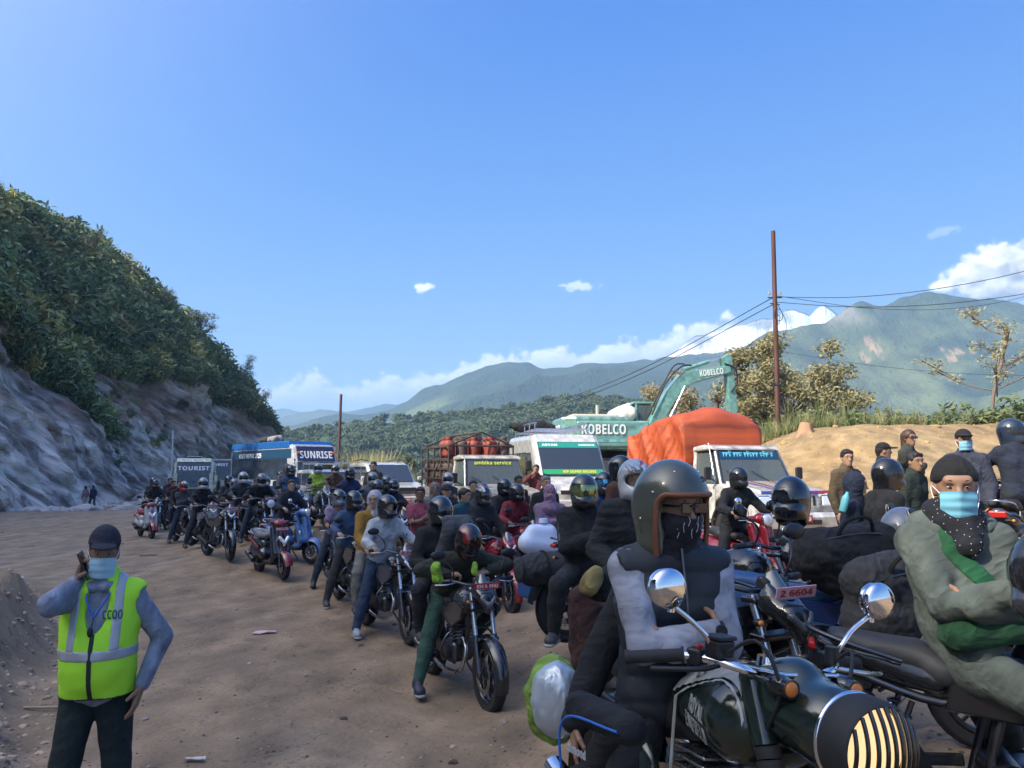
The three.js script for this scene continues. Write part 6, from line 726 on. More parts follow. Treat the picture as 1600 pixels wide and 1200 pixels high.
// ---- excavator ----
{ const p = spot(968, 27.5); p[1] += .72; const t = thing('excavator', 'teal excavator with a raised boom behind the orange tarpaulin', 'excavator', p, heading(97)), teal = paint([.22, .47, .40], .45), grime = mat([.30, .24, .17], .9);
  for (const s of [-1, 1]) { const tr = part(t, 'track', ex([[-2.0, .3], [-1.7, .05], [1.7, .05], [2.0, .3], [2.0, .65], [1.7, .9], [-1.7, .9], [-2.0, .65]], .6, .06).translate(0, 0, s * 1.2), mat([.05, .045, .04], .9)); for (let i = 0; i < 11; i++) part(tr, 'track_shoe', bx(.28, .05, .62, -1.65 + i * .33, .93, s * 1.2, 0, 0, 0, .01), K.iron); } part(t, 'turntable', [cy(.7, .8, .35, 0, 1.05, 0, 0, 0, 0, 24), bx(2.2, .3, 1.9, 0, .65, 0)], trim);
  part(t, 'house', [bx(2.6, .95, 2.6, -.55, 1.78, 0, 0, 0, 0, .10)], teal); const cw = part(t, 'counterweight', put(ex([[-1.25, -1.32], [1.25, -1.32], [1.25, .5], [.9, .95], [-.9, .95], [-1.25, .5]], 1.15, .08), 0, 0, 0, -Math.PI / 2, 0, 0).rotateY(Math.PI / 2).translate(-1.35, 1.82, 0), teal); part(cw, 'grime_band', bx(.02, .20, 1.9, -2.31, 1.36, 0, 0, 0, 0, .005), grime);
  for (const [side, g] of [['rear', g => g.rotateY(-Math.PI / 2).translate(-2.325, 1.95, 0)], ['side', g => g.translate(-.9, 1.95, 1.325)], ['side', g => g.rotateY(Math.PI).translate(-.9, 1.95, -1.325)]]) part(t, 'house_lettering', g(letters('KOBELCO', .34, 1.55, .01)), mat([.72, .76, .74], .5)); for (const s of [-1, 1]) part(t, 'house_swoosh', ex([[-1.7, 1.50], [.2, 1.50], [.7, 2.15], [.5, 2.15], [.1, 1.62], [-1.7, 1.60]], .01, .002).translate(0, 0, s * 1.306), paint([.25, .62, .60]));
  part(t, 'engine_cover', [bx(1.7, .28, 1.9, -1.1, 2.36, 0, 0, 0, 0, .08), cy(.06, .06, .4, -.9, 2.65, .4)], mat([.42, .40, .32], .8)); const cab = part(t, 'cab', [rod([.75, 2.2, -1.25], [.75, 3.0, -1.2], .05), rod([1.65, 1.5, -1.25], [1.35, 3.0, -1.2], .05), rod([.75, 2.2, -.35], [.75, 3.0, -.35], .05), rod([1.65, 1.5, -.35], [1.35, 3.0, -.35], .05), bx(.9, .10, 1.0, 1.05, 3.02, -.8, 0, 0, 0, .04), bx(1.0, .9, .95, 1.15, 1.75, -.8, 0, 0, 0, .05)], teal); part(cab, 'cab_glass', [bx(.02, .7, .8, .74, 2.6, -.8), bx(.8, .75, .02, 1.1, 2.55, -.34), bx(.8, .75, .02, 1.1, 2.55, -1.25)], tintGlass);
  const tp = part(t, 'cover_sheet', sdf([cap([.0, 2.5, -.9], [.5, 2.7, -.8], .28, .34), cap([.1, 2.5, -.3], [.5, 2.6, -.3], .24, .25)], .03, .1, { fold: (x, y, z) => .05 * n3(x * 5, y * 5, z * 5) }), mat([.55, .52, .45], .85));
  const rx = x => .7 + (x - .7) * .74, ry = y => y * .87, rp = ([x, y, z]) => z === undefined ? [rx(x), ry(y)] : [rx(x), ry(y), z], bm = [[.7, 1.95], [1.2, 2.75], [2.0, 3.9], [2.7, 4.6], [3.3, 4.78], [5.3, 5.02], [5.35, 4.72], [3.4, 4.25], [2.8, 3.95], [1.6, 2.4], [1.0, 1.7]].map(rp); part(t, 'boom', ex(bm, .48, .03).translate(0, 0, .2), teal); for (const s of [0, 1]) part(t, 'boom_lettering', letters('KOBELCO', .22, .9, .01).rotateZ(.13).rotateY(s ? Math.PI : 0).translate(rx(4.3), ry(4.72), .2 + (s ? -.252 : .245)), mat([.72, .76, .74], .5));
  part(t, 'stick', ex([[4.9, 5.35], [5.25, 5.55], [5.45, 5.35], [5.65, 3.2], [5.45, 2.2], [5.2, 2.2], [5.15, 4.6]].map(rp), .36, .03).translate(0, 0, .2), teal); const cyl = (a, b, m) => { const c = part(t, 'hydraulic_cylinder', rod([...a, .2], [a[0] + (b[0] - a[0]) * .62, a[1] + (b[1] - a[1]) * .62, .2], .075), teal); part(c, 'piston_rod', rod([a[0] + (b[0] - a[0]) * .6, a[1] + (b[1] - a[1]) * .6, .2], [...b, .2], .04), K.chrome); }; cyl(rp([3.0, 4.85]), rp([5.1, 5.42])); for (const z of [-.12, .52]) { const c = part(t, 'hydraulic_cylinder', rod(rp([1.5, 1.7, z]), rp([2.3, 3.1, z]), .07), K.steel); part(c, 'piston_rod', rod(rp([2.3, 3.1, z]), rp([2.9, 4.1, z]), .04), K.chrome); }
  for (const q of [[[1.2, 2.9, .5], [2.0, 4.3, .5], [2.8, 4.95, .5], [3.3, 5.0, .4]], [[1.2, 2.9, 0], [2.1, 4.35, 0], [2.7, 5.1, 0], [3.1, 5.1, .1]], [[5.0, 5.1, .42], [5.5, 4.9, .45], [5.6, 4.3, .42], [5.3, 3.9, .42]]]) part(t, 'hose', tb(q.map(rp), .03, 20, 6), trim);
  part(t, 'bucket', ex([[5.1, 2.3], [5.6, 2.3], [5.9, 1.6], [5.5, 1.0], [4.8, .9], [4.6, 1.2], [5.2, 1.3], [5.3, 1.7]].map(([x, y]) => [x - 1.25, y - .2]), 1.0, .03).translate(0, 0, .2), K.iron);
}
// ---------- poles and wires ----------
{ const pole = (label, px0, py0, px1, py1, D, r, m) => { const a = at(px0, py0, D), b = at(px1, py1, D), t = thing('utility_pole', label, 'pole', [a[0], a[1] - .5, a[2]], 0, 'utility poles'); part(t, 'shaft', rod([0, 0, 0], [b[0] - a[0], b[1] - a[1] + .5, 0], r * 1.1, r * .9), m); return [t, a, b]; };
  const rusty = mat([.17, .075, .055], .75, .2, { map: rep1('dirt', T.dust, 1.3), bumpMap: rep1('soilb', T.soil, 3), bumpScale: .004 }), [t, a, b] = pole('tall rusty steel pole standing before the brownish tree', 1216, 690, 1208, 361, 27, .085, rusty), D = 27;
  const Y = py => at(1210, py, D)[1] - a[1] + .5, X = py => lerp(0, b[0] - a[0], (690 - py) / 329); part(t, 'bracket', [rod([X(465) - .25, Y(465), 0], [X(465) + .25, Y(465), 0], .025), rod([X(475) - .2, Y(475), .1], [X(475) + .2, Y(475), -.1], .02)], K.iron); for (const dx of [-.2, 0, .2]) part(t, 'insulator', cy(.03, .045, .12, X(462) + dx, Y(458), 0), mat([.25, .22, .2], .3)); part(t, 'wire_coil', [to(.22, .012, X(490) + .12, Y(492), 0, 0, .5, 0, 20), to(.17, .01, X(490) + .1, Y(500), 0, .3, .9, 0, 20), tb([[X(470), Y(470), .1], [X(470) + .35, Y(510), .1], [X(470) + .1, Y(540), .1]], .01, 12, 5)], trim); part(t, 'clamp', cy(.11, .11, .10, X(600), Y(600), 0), K.iron);
  pole('thin dark pole behind the front of the blue and white coach', 529, 712, 533, 616, 48, .09, mat([.09, .05, .045], .8)); pole('thin pale pole beside the cream tourist bus', 269, 735, 270, 672, 60, .06, mat([.5, .5, .5], .6));
  const wire = (label, p, q, sag, r = .012) => single('power_line', label, 'wire', tb([0, .25, .5, .75, 1].map(k => [lerp(p[0], q[0], k), lerp(p[1], q[1], k) - sag * 4 * k * (1 - k), lerp(p[2], q[2], k)]), r, 30, 5), trim, 'power lines at the rusty pole');
  const P = py => at(1211, py, 27); wire('upper wire running right from the rusty pole', P(464), at(1700, 396, 24), .5); wire('lower wire running right from the rusty pole', P(472), at(1700, 440, 24), .45); wire('short bright wire running right from the rusty pole, between the upper and lower wires', P(462), at(1640, 452, 40), .8, .010); wire('upper wire running left from the rusty pole over the excavator', P(463), at(760, 640, 60), 1.2, .016); wire('lower wire running left from the rusty pole over the excavator', P(474), at(740, 652, 60), 1.2, .016); wire('distant thin wire across the valley right of the rusty pole', at(1225, 550, 34), at(1700, 585, 36), .4, .008);
  const st = at(1258, 676, 24.5), sm = thing('tree_stump', 'weathered tree stump on the crest of the orange soil', 'stump', [st[0], ground(st[0], st[2]) - .1, st[2]], .3); part(sm, 'wood', sdf([cap([0, 0, 0], [.05, .45, 0], .28, .18), cap([0, .1, 0], [.5, .0, .1], .16, .06), cap([0, .1, 0], [-.45, -.05, .15], .16, .05), cap([0, .1, 0], [.1, -.05, .5], .15, .05)], .025, .08, { fold: (x, y, z) => .04 * n3(x * 8, y * 3, z * 8), clip: [[.2, 1, 0, .46]] }), mat([.34, .20, .12], .9));
}
// ---------- foreground: the classic motorcycle, its rider and passenger ----------
{ const f = 15, b = [.61, ground(.72, -2.6), -2.6], yaw = heading(f), ry = f * Math.PI / 180;
  const t = thing('classic_motorcycle', 'dark green classic motorcycle with white tank stripe, chrome mirrors and lit grilled headlamp', 'motorcycle', [b[0] - .03, b[1] + .05, b[2]], yaw); t.rotation.order = 'YXZ'; t.rotation.x = -.10; const green = paint([.018, .032, .022], .25), cream = paint([.62, .62, .58], .3);
  const front = new THREE.Group(); front.position.set(.42, 0, 0); front.rotation.y = .06; t.add(front);
  wheel(front, 'front_wheel', .27, .33, .33, .10, .245, 36, K.chrome); wheel(t, 'rear_wheel', -.70, .33, .33, .12, .235, 36, K.chrome, -1);
  for (const s of [-1, 1]) { const k = part(front, 'fork_leg', rod([.27, .33, s * .095], [.12, .66, s * .095], .03), K.alu); part(k, 'fork_gaiter', [0, 1, 2, 3, 4, 5, 6].map(i => cy(.038, .034, .03, .12 - i * .014, .68 + i * .031, s * .095, 0, 0, .4)), K.matte); part(front, 'fork_cover', rod([.02, .88, s * .095], [-.05, 1.03, s * .095], .036), green); }
  part(front, 'front_fender', sheet(18, 8, (u, v) => { const a = lerp(-.5, 2.7, u), z = lerp(-1, 1, v), r = .365 - .035 * z * z; return [.27 + Math.cos(a) * r, .33 + Math.sin(a) * r, z * .07]; }), green);
  // headlamp nacelle with hood and bar grille; the bulb is on
  const nac = part(front, 'headlamp_nacelle', sdf([cap([.02, .98, 0], [.16, .97, 0], .105, .108), cap([-.08, 1.03, -.06], [.02, 1.04, 0], .05, .06), cap([-.08, 1.03, .06], [.02, 1.04, 0], .05, .06)], .010, .05), green);
  part(nac, 'chrome_rim', to(.112, .007, .235, .965, 0, 0, Math.PI / 2, 0, 40), K.chrome); const hood = part(front, 'headlamp_hood', la([[.112, 0], [.118, .02], [.116, .085], [.108, .10], [.104, .098], [.108, .08], [.108, 0]], 40).rotateZ(-Math.PI / 2).translate(.235, .965, 0), K.matte);
  const cage = []; for (let i = -4; i <= 4; i++) { const z = i * .0225, h = Math.sqrt(.106 ** 2 - z * z); const pts = []; for (let k = 0; k <= 8; k++) { const y = lerp(-h, h, k / 8); pts.push([.335 + .040 * (1 - (y * y + z * z) / .0112), .965 + y, z]); } part(hood, 'grille_bar', tb(pts, .0058, 14, 6), K.gloss); }
  const refl = part(front, 'headlamp_lens', sp(.03, .100, .100, .29, .965, 0, 16), new THREE.MeshStandardMaterial({ color: new THREE.Color(.8, .62, .4), roughness: .25, emissive: new THREE.Color(1, .62, .27), emissiveIntensity: .62 }));
  const lampL = new THREE.SpotLight(new THREE.Color(1, .72, .40), 1.2, 6, .9, .7); const lp = V3(.42 + .40, .965, 0).applyMatrix4(new THREE.Matrix4().makeRotationY(yaw)); lampL.position.set(b[0] + lp.x, b[1] + lp.y, b[2] + lp.z); const lt = V3(3, .2, 0).applyMatrix4(new THREE.Matrix4().makeRotationY(yaw)); lampL.target.position.set(b[0] + lt.x, b[1] + lt.y, b[2] + lt.z); lampL.castShadow = true; scene.add(lampL, lampL.target);
  for (const s of [-1, 1]) { const pl = part(front, 'pilot_lamp', [sp(.045, .03, .03, .08, 1.055, s * .105), cy(.026, .026, .02, .12, 1.055, s * .105, 0, 0, Math.PI / 2)], K.gloss); part(pl, 'pilot_lens', sp(.008, .020, .020, .13, 1.055, s * .105), mat([.5, .16, .03], .2)); }
  part(front, 'casquette', bx(.20, .012, .20, -.02, 1.07, 0, 0, 0, .10, .006), K.chrome); for (const z of [-.05, .05]) part(front, 'cap_nut', cy(.026, .03, .03, -.05, 1.087, z, 0, 0, 0, 20), K.chrome);
  part(front, 'handlebar', tb([[-.20, 1.055, -.40], [-.13, 1.08, -.27], [-.02, 1.07, -.15], [-.03, 1.04, -.07], [-.03, 1.04, .07], [-.02, 1.07, .15], [-.13, 1.08, .27], [-.20, 1.055, .40]], .0125, 40, 10), K.chrome);
  for (const s of [-1, 1]) { const g = part(front, 'grip', [rod([-.14, 1.078, s * .275], [-.205, 1.054, s * .405], .0185, .0185, 16), rod([-.205, 1.054, s * .405], [-.211, 1.052, s * .418], .021, .021, 16), rod([-.136, 1.079, s * .268], [-.14, 1.078, s * .275], .024, .024, 16)], K.matte); part(front, 'switch_box', [bx(.05, .05, .06, -.115, 1.082, s * .235, 0, s * .4, 0, .012)], K.black); part(front, 'brake_reservoir', s > 0 ? [bx(.055, .05, .075, -.07, 1.115, s * .195, 0, .3, 0, .01), bx(.06, .012, .08, -.07, 1.145, s * .195, 0, .3, 0, .004)] : [cy(.02, .02, .05, -.07, 1.105, s * .195)], K.black); part(front, 'lever', tb([[-.06, 1.07, s * .20], [-.035, 1.065, s * .27], [-.09, 1.05, s * .40]], .0075, 14, 7), s > 0 ? K.black : K.alu); part(g, 'kill_switch', bx(.014, .012, .02, -.105, 1.11, s * .24, 0, 0, 0, .004), K.red);
    const e = [-.085, 1.225, s * .35], m = part(front, 'mirror', [tb([[-.09, 1.09, s * .215], [-.07, 1.14, s * .235], [-.08, 1.18, s * .28], e], .0075, 20, 8), sp(.026, .057, .057, e[0] + .012, e[1] + .045, e[2] + s * .02, 20), cy(.011, .011, .04, e[0], e[1], e[2])], K.chrome); part(m, 'mirror_glass', cy(.053, .053, .003, e[0] - .014, e[1] + .045, e[2] + s * .02, 0, 0, Math.PI / 2, 32), K.mirror); }
  for (const cable of [tb([[-.06, 1.09, .2], [.05, 1.16, .16], [.10, 1.06, .12], [.02, .9, .10]], .0055, 20, 6), tb([[-.06, 1.09, -.2], [.06, 1.14, -.15], [.10, 1.04, -.10], [.02, .85, -.09]], .0055, 20, 6)]) part(front, 'brake_cable', cable, K.matte);
  flatten(front, t);
  const tank = part(t, 'fuel_tank', memo('retank', () => sdf([cap([.29, .90, -.055], [-.04, .86, -.035], .13, .085), cap([.29, .90, .055], [-.04, .86, .035], .13, .085), cap([.22, .96, 0], [.02, .93, 0], .08, .06)], .009, .06)), green);
  // white band, star badge and lettering follow the tank's skin
  const cast = (g, up) => { const P = tank.geometry.attributes.position, q = g.attributes.position; for (let i = 0; i < q.count; i++) { const x = q.getX(i), y = q.getY(i), z = q.getZ(i); let best = -9; for (let k = 0; k < P.count; k++) { if (up) { const d = (P.getX(k) - x) ** 2 + (P.getZ(k) - z) ** 2; if (d < .0001 && P.getY(k) > best) best = P.getY(k); } else { const d = (P.getX(k) - x) ** 2 + (P.getY(k) - y) ** 2; if (d < .00012 && P.getZ(k) > best) best = P.getZ(k); } } if (best > -8) { if (up) q.setY(i, best + .003 + y); else q.setZ(i, best + .003 + z); } } g.computeVertexNormals(); return g; };
  part(tank, 'white_band', cast(sheet(30, 8, (u, v) => [lerp(-.04, .385, u), 0, lerp(.035, .125, v)]), true), cream); for (const q of [.022, .134]) part(tank, 'band_line', cast(sheet(30, 2, (u, v) => [lerp(-.04, .40, u), 0, q + v * .006]), true), cream);
  part(tank, 'star_badge', cast(merge([put(new THREE.RingGeometry(.030, .035, 24), 0, 0, 0, -Math.PI / 2).translate(.10, .003, .08), ...[0, 1, 2, 3, 4].map(i => { const g = new THREE.ConeGeometry(.007, .05, 3).scale(1, 1, .2).translate(0, .012, 0).rotateZ(i * 1.2566).rotateX(-Math.PI / 2).translate(.10, .0035, .08); return g; })]), true), mat([.02, .025, .022], .4));
  const lett = (str, h, w, x, y) => { const g = letters(str, h, w, .0025); g.rotateZ(-.06); g.translate(x, y, 0); return cast(g, false); }; part(tank, 'tank_lettering', [lett('ROYAL', .046, .135, .20, .905), lett('ENFIELD', .046, .175, .19, .848)], cream); part(tank, 'filler_cap', cy(.03, .034, .014, .08, 1.015, -.06, 0, 0, 0, 24), K.chrome);
  part(t, 'seat', sdf([cap([-.05, .81, 0], [-.36, .78, 0], .08, .13), cap([-.40, .84, 0], [-.78, .86, 0], .09, .09)], .014, .05), K.seat); for (const s of [-1, 1]) part(t, 'side_box', sp(.15, .12, .05, -.22, .60, s * .15, 12), green); part(t, 'rear_fender', sheet(14, 8, (u, v) => { const a = lerp(.6, 3.3, u), z = lerp(-1, 1, v), r = .39 - .03 * z * z; return [-.70 + Math.cos(a) * r, .33 + Math.sin(a) * r, z * .085]; }), green);
  const en = part(t, 'engine', [cy(.15, .15, .26, -.02, .40, 0, Math.PI / 2, 0, 0, 28), cy(.12, .12, .28, -.20, .40, 0, Math.PI / 2, 0, 0, 28), bx(.30, .18, .20, -.08, .42, 0, 0, 0, 0, .05)], K.alu); part(en, 'cooling_fin', [0, 1, 2, 3, 4, 5, 6].map(i => bx(.20, .012, .20, .04, .56 + i * .028, 0, 0, 0, .1, .005)), K.alu); part(t, 'exhaust', [tb([[.12, .62, .06], [.26, .50, .10], [.18, .26, .14], [-.3, .26, .17], [-.9, .32, .19]], .026, 24, 10), rod([-.4, .265, .175], [-.95, .33, .19], .045, .05)], K.chrome); part(t, 'frame', [tb([[.26, .92, 0], [.16, .55, 0], [.10, .28, 0], [-.3, .25, 0]], .022, 14, 8), tb([[.24, .85, 0], [-.3, .72, .08], [-.75, .70, .1]], .018, 14, 8)], K.black); part(t, 'crash_guard', tb([[.18, .50, -.1], [.22, .55, -.32], [.15, .35, -.34], [.10, .28, -.08]], .014, 20, 8), K.chrome); indicator(t, -.78, .60, .16, 1);
  // rider
  const R = person({ label: 'rider in an olive open face helmet, sunglasses and black quilted vest, arms folded', at: b, face: f - 8, D: 2.7, noShoes: 0, pose: astride([-.26, .885, 0], { lean: .06, headYaw: -.42, headPitch: -.05, low: .025, reach: .055, curlR: .5, dirR: [-1, -.1, -.35] }), top: [.43, .45, .53], topName: 'hoodie', hoodie: 1, legs: [.02, .022, .03], head: 'none', skin: 1, fold: .007, puff: .014, group: RG });
  const J = R.J, quilt = (x, y, z) => -.011 * Math.pow(Math.abs(Math.sin((y + .012 * n3(x * 9, 1, z * 9)) * Math.PI / .088)), .35) + .011 + .004 * n3(x * 26, y * 22, z * 26);
  part(R.t, 'quilted_vest', sdf([...torsoPrims(J, .036), cap(add(J.N, J.up, .0), add(J.N, J.up, .07), .095, .085), cap(J.shR, add(J.shR, J.right, -.06), .082, .086), cap(J.shL, add(J.shL, J.right, .06), .082, .086), cap(add(add(J.shR, J.right, .075), J.up, -.03), add(add(J.shR, J.right, .35), J.up, -.1), .085, .16, { sub: 1 }), cap(add(add(J.shL, J.right, -.075), J.up, -.03), add(add(J.shL, J.right, -.35), J.up, -.1), .085, .16, { sub: 1 })], .0095, .045, { fold: quilt }), mat([.012, .016, .024], .55, 0, { sheen: .2, bumpMap: clothBump, bumpScale: .002 })); part(R.t, 'vest_zip', tb([add(add(J.P, J.fwd, .175), J.up, .02), add(add(J.W, J.fwd, .17), J.up, .05), add(add(J.C, J.fwd, .17), J.up, .0), add(add(J.N, J.fwd, .11), J.up, .03)], .006, 20, 6), K.iron);
  part(R.t, 'wrist_watch', [rod(add(J.wrR, [.0, 0, .012]), add(J.wrR, [0, 0, -.018]), .036, .036, 20), cy(.02, .02, .012, J.wrR[0] + .036, J.wrR[1] + .01, J.wrR[2], 0, 0, Math.PI / 2)], K.black);
  const olive = paint([.085, .095, .07], .45), shell = R.wear('helmet', sdf([ell([-.012, .03, 0], [.152, .150, .132]), cap([-.03, -.02, 0], [-.02, -.115, 0], .130, .122), boxp([.15, -.11, 0], [.105, .165, .2], .03, { sub: 1 }), ell([0, -.02, 0], [.118, .128, .103], { sub: 1 }), cap([0, -.1, 0], [.02, -.3, 0], .09, .11, { sub: 1 })], .006, .04), olive);
  { const half = [[.044, -.165, .118], [.046, -.10, .126], [.046, -.03, .127], [.048, .025, .122], [.070, .052, .109], [.10, .055, .087], [.125, .056, .055], [.138, .057, .02]]; part(shell, 'leather_trim', tb([...half.map(([x, y, z]) => [x, y, -z]), ...half.slice().reverse()], .0105, 90, 8), mat([.16, .055, .025], .5)); } for (const s of [-1, 1]) for (const [x, y, z] of [[.07, .135, .06], [.03, .06, .127], [-.03, -.04, .131]]) part(shell, 'snap_stud', sp(.006, .006, .006, x, y, s * z, 8), K.steel); part(shell, 'helmet_mark', letters('x', .03, .026, .002).rotateY(Math.PI / 2).applyMatrix4(new THREE.Matrix4().makeRotationZ(.65)).applyMatrix4(new THREE.Matrix4().makeRotationY(.42)).translate(.104, .112, -.05), mat([.02, .02, .02], .5));
  R.wear('sunglasses', [bx(.008, .038, .055, .106, .006, .034, 0, .15, 0, .012), bx(.008, .038, .055, .106, .006, -.034, 0, -.15, 0, .012), bx(.008, .008, .03, .11, .014, 0), rod([.098, .014, .062], [0, .012, .086], .004), rod([.098, .014, -.062], [0, .012, -.086], .004)], K.gloss);
  const gt = R.wear('neck_gaiter', sdf([ell([.026, -.06, 0], [.094, .082, .082]), cap([.0, -.10, 0], [-.02, -.21, 0], .084, .10)], .007, .03, { fold: (x, y, z) => .004 * n3(x * 30, y * 40, z * 30), clip: [[.25, 1, 0, -.002]] }), cloth([.022, .02, .03])); const sq = []; for (let i = 0; i < 9; i++) { const z = -.06 + i * .015, y = -.04 - (i % 3) * .022, x = .026 + .0965 * Math.sqrt(Math.max(.05, 1 - ((y + .06) / .084) ** 2 - (z / .084) ** 2)); sq.push(tb([[x, y + .018, z], [x + .002, y + .004, z + .006 * (i % 2 ? 1 : -1)], [x + .001, y - .016, z + .002]], .0013, 8, 4)); } part(gt, 'gaiter_print', sq, mat([.45, .44, .47], .8));
  // passenger in black behind, mostly hidden, right arm hanging
  person({ label: 'passenger in a long black coat behind the olive helmeted rider, one hand hanging', at: b, face: f, D: 3.2, size: .95, pose: pillion({ lean: .12, more: { pelvis: [-.62, .78, -.15], handR: [-.42, .74, .33], poleR: [-.7, -.2, .6], dirR: [.25, -1, .1], palmR: [.3, 0, -1], thumbR: [1, 0, 0], curlR: .2, footR: [-.45, .42, .30] } }), top: [.010, .011, .014], legs: [.012, .013, .016], head: 'hair', skin: 1, puff: .026, fold: .006, group: RG });
  const M = new THREE.Matrix4().makeRotationY(yaw), W = (x, y, z) => { const v = V3(x, y, z).applyMatrix4(M); return [b[0] + v.x, b[1] + v.y, b[2] + v.z]; };
  const kb = thing('leg_bag', 'black bag with a blue piped flap hanging by the knee of the olive helmeted rider', 'bag', W(.02, .79, .34), yaw + .25); part(kb, 'bag', sdf([cap([-.13, -.12, 0], [.13, -.12, 0], .055), cap([-.13, .12, 0], [.13, .12, 0], .05)], .010, .12, { fold: (x, y, z) => .006 * n3(x * 20, y * 20, z * 20) }), cloth([.012, .014, .02])); part(kb, 'piping', tb([[-.15, -.14, .055], [-.155, .05, .062], [-.11, .10, .062], [.15, .125, .058]], .0045, 24, 6), mat([.02, .12, .45], .5)); part(kb, 'bag_lettering', letters('almond', .028, .10, .002).translate(-.05, .015, .068), mat([.4, .42, .45], .5));
  const pn = thing('covered_pannier', 'silver and lime rain covered pannier at the rear of the green classic motorcycle', 'pannier', W(-.78, .74, .22), yaw + .3); pn.scale.setScalar(.8); part(pn, 'silver_cover', sdf([ell([.03, 0, .03], [.15, .20, .13])], .010, .04, { fold: (x, y, z) => .014 * n3(x * 14, y * 10, z * 14) + .006 * (1 - Math.abs(n3(x * 30, y * 18, z * 30)) * 2) }), mat([.42, .47, .52], .3, .35)); part(pn, 'lime_cover', sdf([ell([-.05, -.02, .0], [.16, .23, .15])], .010, .04, { fold: (x, y, z) => .014 * n3(x * 15, y * 12, z * 15) + .006 * n3(x * 34, y * 30, z * 34) }), cloth([.28, .46, .06], .6));
  const cloth2 = (name, label, cat, p, prims, c) => { const o = single(name, label, cat, sdf(prims, .010, .05, { fold: (x, y, z) => .012 * n3(x * 15, y * 13, z * 15) + .005 * n3(x * 40, y * 36, z * 40) }), cloth(c)); o.position.set(...p); return o; };
  cloth2('handbag', 'dark brown leather bag behind the black coat', 'bag', at(915, 985, 4.0), [cap([-.02, .16, 0], [.03, -.15, 0], .07, .11), cap([.06, .1, 0], [.08, -.14, 0], .06, .09)], [.07, .028, .024]); cloth2('rolled_jacket', 'black and yellow rolled garment tucked behind the black coat', 'garment', at(945, 905, 3.8), [cap([-.02, -.04, 0], [.10, .05, 0], .07, .08)], [.012, .013, .018]); cloth2('yellow_pouch', 'pale yellow pouch beside the rolled black garment', 'pouch', at(922, 905, 3.72), [cap([0, -.03, 0], [.03, .03, 0], .05, .04)], [.42, .33, .12]);
}
